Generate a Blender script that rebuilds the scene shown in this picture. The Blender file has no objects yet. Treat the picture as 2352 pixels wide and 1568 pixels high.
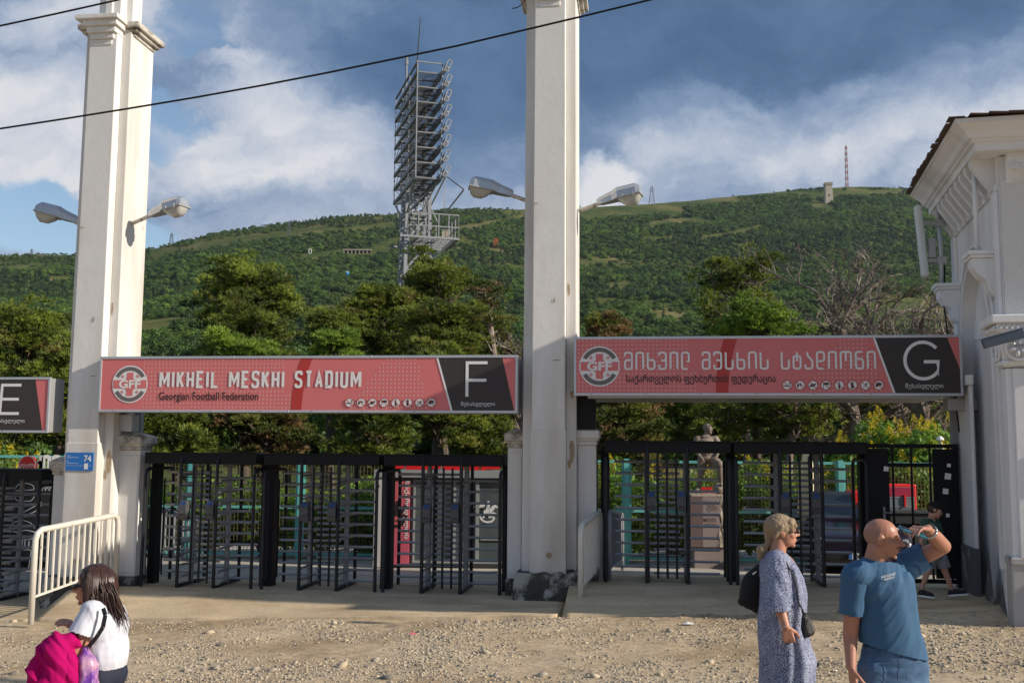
import bpy, bmesh, math, random
import numpy as np
from mathutils import Vector, Matrix
sc = bpy.context.scene
COL = sc.collection
PI = math.pi
R = math.radians
# ---------------------------------------------------------------- camera
CAMZ = 2.2
FPX = 2437.0                      # focal length in pixels of a 2352 px wide picture
PITCH = math.atan(262 / FPX)
ROLL = 0.008
cam_d = bpy.data.cameras.new('camera')
cam = bpy.data.objects.new('camera', cam_d)
COL.objects.link(cam)
cam_d.sensor_width = 36.0
cam_d.lens = 36.0 * FPX / 2352.0
cam_d.clip_start = 0.1
cam_d.clip_end = 9000
CAMROT = Matrix.Rotation(PI / 2 + PITCH, 4, 'X') @ Matrix.Rotation(ROLL, 4, 'Z')
cam.matrix_world = Matrix.Translation((0, 0, CAMZ)) @ CAMROT
sc.camera = cam
# ---------------------------------------------------------------- sun, sky, exposure
SUN_AZ = R(18.5)                  # angle of the sun behind the camera's right
SUN_EL = R(24.5)
sun_dir = Vector((math.cos(SUN_AZ) * math.cos(SUN_EL), -math.sin(SUN_AZ) * math.cos(SUN_EL), math.sin(SUN_EL)))
sun_d = bpy.data.lights.new('sun', 'SUN')
sun_d.energy = 5.0
sun_d.angle = R(0.55)
sun_d.color = (1.0, 0.90, 0.76)
sun = bpy.data.objects.new('sun', sun_d)
COL.objects.link(sun)
sun.rotation_euler = sun_dir.to_track_quat('Z', 'Y').to_euler()
sc.view_settings.view_transform = 'Standard'
sc.view_settings.look = 'None'
sc.view_settings.exposure = 0.17
sc.view_settings.gamma = 1.0
sc.view_settings.use_curve_mapping = False

def ray(px, py):
    """world direction (y component 1) through a point of the 2352x1568 picture"""
    d = CAMROT.to_3x3() @ Vector(((px - 1176) / FPX, (784 - py) / FPX, -1.0))
    return d / d.y

world = bpy.data.worlds.new('World')
sc.world = world
world.use_nodes = True
WT = world.node_tree
for n in list(WT.nodes):
    WT.nodes.remove(n)

class NT:
    """small helper for node trees"""
    def __init__(s, tree):
        s.t = tree
    def n(s, typ, **kw):
        nd = s.t.nodes.new(typ)
        for k, v in kw.items():
            if k.startswith('i_'):
                key = k[2:]
                key = int(key) if key.isdigit() else key.replace('_', ' ')
                nd.inputs[key].default_value = v
            else:
                setattr(nd, k, v)
        return nd
    def l(s, a, b):
        s.t.links.new(a, b)
    def math(s, op, a, b=None, clamp=False):
        nd = s.t.nodes.new('ShaderNodeMath'); nd.operation = op; nd.use_clamp = clamp
        for i, v in enumerate((a, b)):
            if v is None: continue
            if isinstance(v, (int, float)): nd.inputs[i].default_value = v
            else: s.l(v, nd.inputs[i])
        return nd.outputs[0]
    def vmath(s, op, a, b=None):
        nd = s.t.nodes.new('ShaderNodeVectorMath'); nd.operation = op
        for i, v in enumerate((a, b)):
            if v is None: continue
            if isinstance(v, (tuple, list, Vector)): nd.inputs[i].default_value = tuple(v)
            else: s.l(v, nd.inputs[i])
        return nd.outputs['Value'] if op in ('LENGTH', 'DOT_PRODUCT', 'DISTANCE') else nd.outputs[0]
    def noise(s, vec, scale, detail=4, rough=0.55, dist=0.0):
        nd = s.n('ShaderNodeTexNoise'); nd.inputs['Scale'].default_value = scale
        nd.inputs['Detail'].default_value = detail; nd.inputs['Roughness'].default_value = rough
        nd.inputs['Distortion'].default_value = dist
        if vec is not None: s.l(vec, nd.inputs['Vector'])
        return nd
    def ramp(s, fac, stops, interp='LINEAR'):
        nd = s.n('ShaderNodeValToRGB'); cr = nd.color_ramp; cr.interpolation = interp
        while len(cr.elements) < len(stops): cr.elements.new(0.5)
        for e, (p, c) in zip(cr.elements, stops):
            e.position = p
            e.color = c if len(c) == 4 else (*c, 1)
        s.l(fac, nd.inputs[0])
        return nd.outputs[0]
    def mix(s, fac, a, b, blend='MIX'):
        nd = s.n('ShaderNodeMix', data_type='RGBA', blend_type=blend)
        for k, v in ((0, fac), (6, a), (7, b)):
            if isinstance(v, (int, float)): nd.inputs[k].default_value = v
            elif isinstance(v, (tuple, list)): nd.inputs[k].default_value = v if len(v) == 4 else (*v, 1)
            else: s.l(v, nd.inputs[k])
        return nd.outputs[2]

w = NT(WT)
tc = w.n('ShaderNodeTexCoord').outputs['Generated']
wn = w.noise(tc, 3.2, 9, 0.64)
warp = w.vmath('SCALE', w.vmath('SUBTRACT', wn.outputs['Color'], (0.5, 0.5, 0.5)))
warp.node.inputs['Scale'].default_value = 0.20
wv = w.vmath('ADD', tc, warp)

def blob(px, py, rx, ry, hard=0.5, tilt=0.0):
    """soft ellipse in the sky round a direction; 1 inside, 0 outside"""
    c = ray(px, py).normalized()
    right = Vector((c.y, -c.x, 0)).normalized(); up = right.cross(c).normalized()
    a = (right * math.cos(tilt) + up * math.sin(tilt)) / (rx / FPX)
    b = (up * math.cos(tilt) - right * math.sin(tilt)) / (ry / FPX)
    q = w.vmath('SUBTRACT', wv, tuple(c))
    da = w.vmath('DOT_PRODUCT', q, tuple(a)); db = w.vmath('DOT_PRODUCT', q, tuple(b))
    fr = w.vmath('DOT_PRODUCT', tc, tuple(c))
    s2 = w.math('ADD', w.math('MULTIPLY', da, da), w.math('MULTIPLY', db, db))
    m = w.n('ShaderNodeMapRange', interpolation_type='SMOOTHSTEP')
    w.l(w.math('SQRT', s2), m.inputs[0])
    hard *= 0.8; m.inputs[1].default_value = 1.0 + hard; m.inputs[2].default_value = 1.0 - hard
    m.inputs[3].default_value = 0.0; m.inputs[4].default_value = 1.0
    f = w.n('ShaderNodeMapRange'); w.l(fr, f.inputs[0]); f.inputs[1].default_value = 0.0; f.inputs[2].default_value = 0.3
    return w.math('MULTIPLY', m.outputs[0], f.outputs[0])

def union(lst):
    o = lst[0]
    for x in lst[1:]: o = w.math('MAXIMUM', o, x)
    return o

sky = w.n('ShaderNodeTexSky', sky_type='NISHITA', sun_disc=False)
sky.sun_elevation = SUN_EL
sky.sun_rotation = PI / 2 + SUN_AZ
sky.air_density = 1.0; sky.dust_density = 0.6; sky.ozone_density = 1.6
bg1 = w.n('ShaderNodeBackground'); bg1.inputs[1].default_value = 0.12
w.l(sky.outputs[0], bg1.inputs[0])
# fine structure of the clouds
st = w.n('ShaderNodeMapping'); st.inputs['Scale'].default_value = (1, 1, 2.2); w.l(wv, st.inputs[0])
n1 = w.noise(st.outputs[0], 3.2, 8, 0.55, 0.3).outputs[0]
n2 = w.noise(st.outputs[0], 9, 10, 0.66, 0.1).outputs[0]
n3 = w.noise(st.outputs[0], 1.6, 3, 0.5).outputs[0]
dark = union([blob(1560, 50, 760, 230, .45), blob(1050, 180, 330, 190, .6), blob(2050, 60, 520, 190, .35, R(10)), blob(1330, 260, 150, 90, .7)])
bright = union([blob(1640, 285, 300, 75, .65, R(-4)), blob(1930, 270, 280, 90, .65, R(12)), blob(2250, 190, 300, 110, .6, R(20)),
                blob(30, 290, 260, 150, .6), blob(120, 390, 230, 60, .6), blob(590, 370, 190, 60, .8), blob(640, 250, 200, 90, .9), blob(250, 60, 200, 60, .9),
                blob(520, 160, 70, 35, .8), blob(1390, 400, 100, 60, .7), blob(760, 300, 110, 70, .9), blob(420, 290, 110, 40, .9), blob(2330, 330, 160, 90, .8)])
clear = union([blob(415, 70, 75, 55, .6), blob(370, 270, 90, 60, .7), blob(150, 540, 260, 60, .6), blob(40, 480, 140, 90, .7), blob(440, 110, 60, 30, .7)])
# coverage of grey-blue cloud
cov = w.math('ADD', w.math('MULTIPLY', n3, 0.8), w.math('MULTIPLY', n1, 0.8))
cov = w.math('SUBTRACT', w.math('ADD', cov, w.math('MULTIPLY', dark, 0.6)), w.math('MULTIPLY', clear, 0.75))
cov = w.math('ADD', cov, w.math('MULTIPLY', bright, 0.5))
covm = w.n('ShaderNodeMapRange', interpolation_type='SMOOTHSTEP'); w.l(cov, covm.inputs[0])
covm.inputs[1].default_value = 0.42; covm.inputs[2].default_value = 0.86
# shade of the cloud: dark blue-grey to white
sh = w.math('ADD', w.math('MULTIPLY', n2, 0.75), w.math('SUBTRACT', w.math('MULTIPLY', n1, 0.6), 0.125))
sh = w.math('SUBTRACT', sh, w.math('MULTIPLY', dark, 0.30))
sh = w.math('ADD', w.math('MULTIPLY', sh, 0.75), w.math('MULTIPLY', bright, 0.27))
sh = w.math('ADD', sh, 0.155)
sz = w.n('ShaderNodeSeparateXYZ'); w.l(tc, sz.inputs[0])
low = w.n('ShaderNodeMapRange', interpolation_type='SMOOTHSTEP'); w.l(sz.outputs[2], low.inputs[0]); low.inputs[1].default_value = 0.36; low.inputs[2].default_value = 0.14
sh = w.math('ADD', sh, w.math('MULTIPLY', low.outputs[0], 0.17))
ccol = w.ramp(sh, [(0.24, (0.056, 0.115, 0.225)), (0.44, (0.095, 0.17, 0.30)), (0.60, (0.19, 0.27, 0.41)), (0.76, (0.39, 0.45, 0.56)), (0.96, (0.66, 0.67, 0.70))])
bg2 = w.n('ShaderNodeBackground'); bg2.inputs[1].default_value = 1.0
w.l(ccol, bg2.inputs[0])
ms = w.n('ShaderNodeMixShader')
w.l(covm.outputs[0], ms.inputs[0]); w.l(bg1.outputs[0], ms.inputs[1]); w.l(bg2.outputs[0], ms.inputs[2])
wo = w.n('ShaderNodeOutputWorld'); w.l(ms.outputs[0], wo.inputs[0])
# ---------------------------------------------------------------- helpers
rng = random.Random(7)
nrs = np.random.RandomState(11)
GYAW = R(7.2)                     # the gates run right and towards the camera
GU = Vector((math.cos(GYAW), -math.sin(GYAW), 0))
GV = Vector((math.sin(GYAW), math.cos(GYAW), 0))
GO = Vector((0, 16.35, 0))
CAMP = Vector((0, 0, CAMZ))

def gate(u, v, z=0.0):
    return GO + GU * u + GV * v + Vector((0, 0, z))
def GP(px, py, v=0.0):
    """(u, z) where the sight line through a picture point meets the plane v of the gates"""
    d = ray(px, py)
    n = GV
    t = (GO + GV * v - CAMP).dot(n) / d.dot(n)
    p = CAMP + d * t
    return (p - GO).dot(GU), p.z
def WD(px, py, y):
    """world point on the sight line at forward distance y"""
    return CAMP + ray(px, py) * y
def WZ(px, py, z):
    d = ray(px, py)
    return CAMP + d * ((z - CAMZ) / d.z)

def fbm(x, y, s=1.0, o=4, seed=0.0):
    """cheap vectorised value noise, -1..1"""
    x = np.asarray(x, float) / s + seed * 17.3; y = np.asarray(y, float) / s - seed * 9.1
    r = 0; a = 1.0; tot = 0
    for i in range(o):
        xi = np.floor(x); yi = np.floor(y); fx = x - xi; fy = y - yi
        fx = fx * fx * (3 - 2 * fx); fy = fy * fy * (3 - 2 * fy)
        def h(a_, b_):
            v = np.sin(a_ * 127.1 + b_ * 311.7 + i * 74.7) * 43758.5453
            return v - np.floor(v)
        v = (h(xi, yi) * (1 - fx) + h(xi + 1, yi) * fx) * (1 - fy) + (h(xi, yi + 1) * (1 - fx) + h(xi + 1, yi + 1) * fx) * fy
        r = r + a * (v * 2 - 1); tot += a; a *= 0.5; x = x * 2.03; y = y * 2.03
    return r / tot

def tag(o, label=None, cat=None, group=None, kind=None):
    if label: o['label'] = label
    if cat: o['category'] = cat
    if group: o['group'] = group
    if kind: o['kind'] = kind
    return o
def thing(name, label, cat, loc=(0, 0, 0), rz=0.0, group=None):
    o = bpy.data.objects.new(name, None); COL.objects.link(o)
    o.empty_display_size = 0.2
    o.location = loc; o.rotation_euler = (0, 0, rz)
    return tag(o, label, cat, group)
def kids(o):
    return [c for c in list(bpy.data.objects) if c.parent is o]
def copy_tree(o, loc=None, label=None, rz=None):
    ch = {}
    for c in bpy.data.objects:
        if c.parent: ch.setdefault(c.parent, []).append(c)
    def cp(a, par):
        b = a.copy(); COL.objects.link(b)
        if par: b.parent = par
        for c in ch.get(a, []): cp(c, b)
        return b
    r = cp(o, None)
    if loc is not None: r.location = loc
    if rz is not None: r.rotation_euler = (0, 0, rz)
    if label: r['label'] = label
    return r
def inst(src, parent, loc=(0, 0, 0), rot=(0, 0, 0), scale=(1, 1, 1), label=None):
    """another object on the same mesh data"""
    o = bpy.data.objects.new(src.name.split('.')[0], src.data); COL.objects.link(o)
    o.parent = parent; o.location = loc; o.rotation_euler = rot; o.scale = scale
    if label: o['label'] = label
    return o

class MB:
    """mesh builder"""
    def __init__(s):
        s.v = []; s.f = []; s.m = []; s.mi = 0
    def add(s, vs, fs):
        k = len(s.v); s.v.extend([tuple(v) for v in vs])
        s.f.extend([tuple(i + k for i in f) for f in fs]); s.m.extend([s.mi] * len(fs))
        return s
    def box(s, x0, x1, y0, y1, z0, z1, M=None):
        vs = [(x0, y0, z0), (x1, y0, z0), (x1, y1, z0), (x0, y1, z0), (x0, y0, z1), (x1, y0, z1), (x1, y1, z1), (x0, y1, z1)]
        if M is not None: vs = [M @ Vector(v) for v in vs]
        return s.add(vs, [(0, 3, 2, 1), (4, 5, 6, 7), (0, 1, 5, 4), (1, 2, 6, 5), (2, 3, 7, 6), (3, 0, 4, 7)])
    def frus(s, x0, x1, y0, y1, z0, X0, X1, Y0, Y1, z1):
        vs = [(x0, y0, z0), (x1, y0, z0), (x1, y1, z0), (x0, y1, z0), (X0, Y0, z1), (X1, Y0, z1), (X1, Y1, z1), (X0, Y1, z1)]
        return s.add(vs, [(0, 3, 2, 1), (4, 5, 6, 7), (0, 1, 5, 4), (1, 2, 6, 5), (2, 3, 7, 6), (3, 0, 4, 7)])
    def bar(s, p, q, w, h=None, up=(0, 0, 1)):
        h = w if h is None else h
        p = Vector(p); q = Vector(q); d = (q - p).normalized(); up = Vector(up)
        if abs(d.dot(up)) > 0.98: up = Vector((1, 0, 0)) if abs(d.x) < 0.9 else Vector((0, 1, 0))
        a = d.cross(up).normalized() * w / 2; b = a.cross(d).normalized() * h / 2
        vs = [p - a - b, p + a - b, p + a + b, p - a + b, q - a - b, q + a - b, q + a + b, q - a + b]
        return s.add(vs, [(0, 1, 2, 3), (7, 6, 5, 4), (0, 4, 5, 1), (1, 5, 6, 2), (2, 6, 7, 3), (3, 7, 4, 0)])
    def tube(s, pts, r, n=8, caps=True, flat=1.0):
        pts = [Vector(p) for p in pts]; m = len(pts)
        rr = r if isinstance(r, (list, tuple)) else [r] * m
        prev = None; rings = []
        for i, p in enumerate(pts):
            d = (pts[min(i + 1, m - 1)] - pts[max(i - 1, 0)])
            d = d.normalized() if d.length > 1e-9 else Vector((0, 0, 1))
            if prev is None:
                a = d.cross(Vector((0, 0, 1)))
                if a.length < 0.1: a = d.cross(Vector((0, 1, 0)))
            else:
                a = prev - d * prev.dot(d)
            a.normalize(); prev = a; b = d.cross(a)
            rings.append([p + (a * math.cos(2 * PI * k / n) + b * math.sin(2 * PI * k / n) * flat) * rr[i] for k in range(n)])
        vs = [v for rg in rings for v in rg]
        fs = [(i * n + k, i * n + (k + 1) % n, (i + 1) * n + (k + 1) % n, (i + 1) * n + k) for i in range(m - 1) for k in range(n)]
        if caps:
            fs.append(tuple(range(n - 1, -1, -1))); fs.append(tuple((m - 1) * n + k for k in range(n)))
        return s.add(vs, fs)
    def lathe(s, prof, n=16, c=(0, 0, 0), sx=1, sy=1):
        vs = [(c[0] + r * math.cos(2 * PI * k / n) * sx, c[1] + r * math.sin(2 * PI * k / n) * sy, c[2] + z) for r, z in prof for k in range(n)]
        m = len(prof)
        fs = [(i * n + k, i * n + (k + 1) % n, (i + 1) * n + (k + 1) % n, (i + 1) * n + k) for i in range(m - 1) for k in range(n)]
        fs.append(tuple(range(n - 1, -1, -1))); fs.append(tuple((m - 1) * n + k for k in range(n)))
        return s.add(vs, fs)
    def prism(s, poly, y0, y1, holes=None):
        """poly in (x, z) counter-clockwise seen from -y, from depth y0 (front) to y1"""
        n = len(poly)
        vs = [(x, y0, z) for x, z in poly] + [(x, y1, z) for x, z in poly]
        fs = [tuple(range(n)), tuple(range(2 * n - 1, n - 1, -1))] + [(i, i + n, (i + 1) % n + n, (i + 1) % n) for i in range(n)]
        return s.add(vs, fs)
    def flat(s, poly, y):
        return s.add([(x, y, z) for x, z in poly], [tuple(range(len(poly)))])
    def disc(s, x, z, r, y, n=14, rx=None):
        return s.flat([(x + (rx or r) * math.cos(2 * PI * k / n), z + r * math.sin(2 * PI * k / n)) for k in range(n)], y)
    def ring(s, x, z, r0, r1, y, a0=0, a1=2 * PI, n=32):
        vs = []; 
        for k in range(n + 1):
            a = a0 + (a1 - a0) * k / n
            vs += [(x + r0 * math.cos(a), y, z + r0 * math.sin(a)), (x + r1 * math.cos(a), y, z + r1 * math.sin(a))]
        return s.add(vs, [(2 * k, 2 * k + 1, 2 * k + 3, 2 * k + 2) for k in range(n)])
    def sphere(s, c, r, n=12, m=8, M=None):
        r = (r, r, r) if isinstance(r, (int, float)) else r
        vs = []
        for j in range(m + 1):
            th = PI * j / m
            for k in range(n):
                vs.append(Vector((r[0] * math.sin(th) * math.cos(2 * PI * k / n), r[1] * math.sin(th) * math.sin(2 * PI * k / n), r[2] * math.cos(th))))
        if M is not None: vs = [M @ v for v in vs]
        c = Vector(c); vs = [v + c for v in vs]
        return s.add(vs, [(j * n + k, (j + 1) * n + k, (j + 1) * n + (k + 1) % n, j * n + (k + 1) % n) for j in range(m) for k in range(n)])
    def stroke(s, pts, w, y, closed=False, rnd=0.0, cap=True):
        """flat ribbon along a polyline in (x, z)"""
        P = [Vector(p) for p in pts]
        if rnd > 0:
            Q = [P[0]]
            for i in range(1, len(P) - 1):
                a, b, c = P[i - 1], P[i], P[i + 1]
                r1 = min(rnd, (a - b).length * .5, (c - b).length * .5)
                p1 = b + (a - b).normalized() * r1; p2 = b + (c - b).normalized() * r1
                for k in range(6):
                    t = k / 5
                    Q.append(p1 * (1 - t) ** 2 + b * 2 * t * (1 - t) + p2 * t * t)
            Q.append(P[-1]); P = Q
        L = []; n = len(P)
        for i, p in enumerate(P):
            a = P[i - 1] if i > 0 else (P[-1] if closed else p)
            c = P[i + 1] if i < n - 1 else (P[0] if closed else p)
            d1 = (p - a).normalized() if (p - a).length > 1e-9 else (c - p).normalized()
            d2 = (c - p).normalized() if (c - p).length > 1e-9 else d1
            t = d1 + d2
            t = t.normalized() if t.length > 1e-6 else d1
            nn = Vector((-t.y, t.x)); k = max(0.5, nn.dot(Vector((-d1.y, d1.x))))
            L.append((p + nn * w / 2 / k, p - nn * w / 2 / k))
        vs = [(q.x, y, q.y) for ab in L for q in ab]
        fs = [(2 * i, 2 * i + 1, 2 * i + 3, 2 * i + 2) for i in range(n - 1)]
        if closed: fs.append((2 * n - 2, 2 * n - 1, 1, 0))
        s.add(vs, fs)
        return s
    def xf(s, M):
        s.v = [tuple(M @ Vector(v)) for v in s.v]; return s
    def build(s, name, mat, parent=None, smooth=False, bevel=0.0, loc=None, sub=0, autosm=None):
        me = bpy.data.meshes.new(name)
        me.from_pydata(s.v, [], s.f)
        mats = mat if isinstance(mat, (list, tuple)) else [mat]
        for m in mats: me.materials.append(m)
        if len(mats) > 1: me.polygons.foreach_set('material_index', s.m)
        if smooth: me.polygons.foreach_set('use_smooth', [True] * len(me.polygons))
        me.update()
        o = bpy.data.objects.new(name, me); COL.objects.link(o)
        if parent: o.parent = parent
        if loc: o.location = loc
        if bevel:
            b = o.modifiers.new('bevel', 'BEVEL'); b.width = bevel; b.segments = 2; b.limit_method = 'ANGLE'; b.angle_limit = R(40)
        if sub:
            b = o.modifiers.new('sub', 'SUBSURF'); b.levels = sub; b.render_levels = sub
        if autosm: 
            me.shade_flat() if False else None
        return o

def np_mesh(name, verts, faces, mat, parent=None, smooth=False, mi=None):
    """verts (n,3), faces (m,k) numpy -> object"""
    me = bpy.data.meshes.new(name)
    n, k = faces.shape
    me.vertices.add(len(verts)); me.vertices.foreach_set('co', np.ascontiguousarray(verts, dtype=np.float32).ravel())
    me.loops.add(n * k); me.loops.foreach_set('vertex_index', np.ascontiguousarray(faces, dtype=np.int32).ravel())
    me.polygons.add(n); me.polygons.foreach_set('loop_start', np.arange(0, n * k, k, dtype=np.int32))
    if smooth: me.polygons.foreach_set('use_smooth', np.ones(n, dtype=bool))
    for m in (mat if isinstance(mat, (list, tuple)) else [mat]): me.materials.append(m)
    if mi is not None: me.polygons.foreach_set('material_index', np.ascontiguousarray(mi, dtype=np.int32))
    me.update(calc_edges=True); me.validate()
    o = bpy.data.objects.new(name, me); COL.objects.link(o)
    if parent: o.parent = parent
    return o

def text(body, mat, parent, x, z, y, height=0.1, width=None, align='LEFT', name='lettering', bold=0.0, shear=0.0, ext=0.0015):
    """lettering facing -y in the parent's frame; width squeezes it to that length"""
    cu = bpy.data.curves.new(name, 'FONT'); cu.body = body; cu.size = 1.0
    cu.offset = bold; cu.shear = shear; cu.extrude = 0.0; cu.resolution_u = 3
    t = bpy.data.objects.new('tmp', cu); COL.objects.link(t)
    dg = bpy.context.evaluated_depsgraph_get()
    me = bpy.data.meshes.new_from_object(t.evaluated_get(dg))
    bpy.data.objects.remove(t); bpy.data.curves.remove(cu)
    n = len(me.vertices)
    if n == 0: return None
    co = np.empty(n * 3, np.float32); me.vertices.foreach_get('co', co); co = co.reshape(-1, 3)
    x0, x1 = co[:, 0].min(), co[:, 0].max()
    sy = height / 0.73
    sx = (width / (x1 - x0)) if width else sy
    off = {'LEFT': 0, 'CENTER': -(x1 - x0) * sx / 2, 'RIGHT': -(x1 - x0) * sx}[align]
    out = np.zeros_like(co)
    out[:, 0] = (co[:, 0] - x0) * sx + off + x; out[:, 2] = co[:, 1] * sy + z; out[:, 1] = y
    me.vertices.foreach_set('co', out.ravel()); me.materials.clear(); me.materials.append(mat); me.update()
    me.name = name
    o = bpy.data.objects.new(name, me); COL.objects.link(o); o.parent = parent
    return o

# ---------------------------------------------------------------- materials
MATS = {}
def mat(name, col, rough=0.7, metal=0.0, var=0.0, vscale=3.0, col2=None, c2amt=0.5, c2scale=1.5, c2sharp=0.1, bump=0.0, bscale=40.0,
        spec=0.5, trans=0.0, emit=None, rand=0.0, world_co=False, streak=False, alpha=None):
    if name in MATS: return MATS[name]
    m = bpy.data.materials.new(name); m.use_nodes = True
    t = NT(m.node_tree); bs = m.node_tree.nodes['Principled BSDF']
    bs.inputs['Roughness'].default_value = rough; bs.inputs['Metallic'].default_value = metal
    bs.inputs['Specular IOR Level'].default_value = spec
    co = None
    if world_co:
        co = t.n('ShaderNodeNewGeometry').outputs['Position']
    else:
        co = t.n('ShaderNodeTexCoord').outputs['Object']
    cur = (*col, 1)
    if col2 is not None:
        v = co
        if streak:
            mp = t.n('ShaderNodeMapping'); mp.inputs['Scale'].default_value = (1, 1, 0.15); t.l(co, mp.inputs[0]); v = mp.outputs[0]
        nz = t.noise(v, c2scale, 6, 0.62)
        f = t.n('ShaderNodeMapRange'); t.l(nz.outputs[0], f.inputs[0])
        c = 0.72 - 0.42 * c2amt
        f.inputs[1].default_value = c - c2sharp; f.inputs[2].default_value = c + c2sharp
        cur = t.mix(f.outputs[0], cur, (*col2, 1))
    if var > 0:
        nz = t.noise(co, vscale, 5, 0.6)
        k = t.math('ADD', t.math('MULTIPLY', nz.outputs[0], var * 2), 1 - var)
        vm = t.n('ShaderNodeVectorMath', operation='SCALE')
        if isinstance(cur, tuple): vm.inputs[0].default_value = cur[:3]
        else: t.l(cur, vm.inputs[0])
        t.l(k, vm.inputs['Scale']); cur = vm.outputs[0]
    if rand > 0:
        oi = t.n('ShaderNodeObjectInfo')
        k = t.math('ADD', t.math('MULTIPLY', oi.outputs['Random'], rand * 2), 1 - rand)
        vm = t.n('ShaderNodeVectorMath', operation='SCALE')
        if isinstance(cur, tuple): vm.inputs[0].default_value = cur[:3]
        else: t.l(cur, vm.inputs[0])
        t.l(k, vm.inputs['Scale']); cur = vm.outputs[0]
    if isinstance(cur, tuple): bs.inputs['Base Color'].default_value = cur
    else: t.l(cur, bs.inputs['Base Color'])
    if bump > 0:
        nz = t.noise(co, bscale, 4, 0.6)
        b = t.n('ShaderNodeBump'); b.inputs['Strength'].default_value = min(1, bump); b.inputs['Distance'].default_value = 0.02 * max(1, bump)
        t.l(nz.outputs[0], b.inputs['Height']); t.l(b.outputs[0], bs.inputs['Normal'])
    if trans > 0:
        bs.inputs['Transmission Weight'].default_value = trans
    if alpha is not None:
        bs.inputs['Alpha'].default_value = alpha
    if emit: 
        bs.inputs['Emission Color'].default_value = (*emit[:3], 1); bs.inputs['Emission Strength'].default_value = emit[3]
    MATS[name] = m
    return m

def leafmat(name, c1, c2, c3=None, scale=1.2, tr=0.35, rand=0.25, brown=0.0, world_co=False, tone=False, big=0.0):
    """foliage: two greens by clump, per-plant variation, a little light through the leaf"""
    m = bpy.data.materials.new(name); m.use_nodes = True
    nt = m.node_tree; t = NT(nt); nt.nodes.remove(nt.nodes['Principled BSDF'])
    out = nt.nodes['Material Output']
    co = t.n('ShaderNodeNewGeometry').outputs['Position'] if world_co else t.n('ShaderNodeTexCoord').outputs['Object']
    f = t.noise(co, scale, 4, 0.6).outputs[0]
    if tone:
        at = t.n('ShaderNodeAttribute', attribute_name='tone').outputs['Fac']
        f = t.math('ADD', t.math('MULTIPLY', f, 0.45), t.math('MULTIPLY', at, 0.55))
    col = t.ramp(f, [(0.32, c1), (0.66, c2)])
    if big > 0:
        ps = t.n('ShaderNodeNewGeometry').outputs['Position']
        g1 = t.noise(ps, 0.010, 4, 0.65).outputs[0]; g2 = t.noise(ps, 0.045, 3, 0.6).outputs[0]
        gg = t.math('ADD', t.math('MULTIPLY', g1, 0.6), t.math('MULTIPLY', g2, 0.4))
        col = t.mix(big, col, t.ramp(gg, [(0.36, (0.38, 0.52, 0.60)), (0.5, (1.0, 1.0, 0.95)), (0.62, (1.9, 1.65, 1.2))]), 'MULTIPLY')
    if c3 is not None:
        g = t.math('ADD', t.math('MULTIPLY', t.n('ShaderNodeAttribute', attribute_name='tone2').outputs['Fac'], 0.6), 0.2) if tone else t.noise(t.vmath('ADD', co, (31.7, 8.1, 4.4)), scale * 0.8, 5, 0.65).outputs[0]
        fm = t.n('ShaderNodeMapRange'); t.l(g, fm.inputs[0]); fm.inputs[1].default_value = 0.66 - brown * 0.3; fm.inputs[2].default_value = 0.74 - brown * 0.3
        col = t.mix(fm.outputs[0], col, (*c3, 1))
    oi = t.n('ShaderNodeObjectInfo')
    k = t.math('ADD', t.math('MULTIPLY', oi.outputs['Random'], rand * 2), 1 - rand)
    vm = t.n('ShaderNodeVectorMath', operation='SCALE'); t.l(col, vm.inputs[0]); t.l(k, vm.inputs['Scale'])
    d = t.n('ShaderNodeBsdfDiffuse'); t.l(vm.outputs[0], d.inputs[0])
    tl = t.n('ShaderNodeBsdfTranslucent'); t.l(vm.outputs[0], tl.inputs[0])
    g = t.n('ShaderNodeBsdfGlossy'); g.inputs['Roughness'].default_value = 0.5; g.inputs[0].default_value = (.6, .65, .6, 1)
    a = t.n('ShaderNodeMixShader'); a.inputs[0].default_value = tr; t.l(d.outputs[0], a.inputs[1]); t.l(tl.outputs[0], a.inputs[2])
    b = t.n('ShaderNodeMixShader'); b.inputs[0].default_value = 0.04; t.l(a.outputs[0], b.inputs[1]); t.l(g.outputs[0], b.inputs[2])
    t.l(b.outputs[0], out.inputs['Surface'])
    MATS[name] = m
    return m

M_plaster = mat('white_plaster', (0.71, 0.70, 0.68), 0.85, var=0.14, vscale=1.3, col2=(0.50, 0.45, 0.38), c2amt=0.42, c2scale=1.1, c2sharp=0.14, bump=0.18, bscale=9, streak=True)
M_plaster_rough = mat('rough_plaster', (0.72, 0.71, 0.68), 0.9, var=0.08, vscale=1.0, bump=1.0, bscale=55)
M_plinth = mat('mossy_plinth', (0.06, 0.055, 0.045), 0.9, var=0.3, vscale=6, col2=(0.34, 0.33, 0.30), c2amt=0.42, c2scale=3.2, c2sharp=0.05, bump=1, bscale=20)
M_capstone = mat('weathered_stone', (0.55, 0.51, 0.45), 0.9, var=0.25, vscale=6, col2=(0.10, 0.09, 0.07), c2amt=0.35, c2scale=5, c2sharp=0.1, bump=1, bscale=25)
M_alu = mat('aluminium_trim', (0.55, 0.57, 0.60), 0.45, 0.6, var=0.08, vscale=3)
M_alud = mat('sheet_metal', (0.42, 0.42, 0.42), 0.5, 0.5, var=0.12, vscale=2)
M_black = mat('black_steel', (0.006, 0.0065, 0.008), 0.55, var=0.3, vscale=5, spec=0.25)
M_tube = mat('dark_tube', (0.014, 0.016, 0.020), 0.45, var=0.2, vscale=4, spec=0.35)
M_grey = mat('grey_paint_steel', (0.23, 0.23, 0.24), 0.5, 0.0, var=0.2, vscale=5, spec=0.4)
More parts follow.
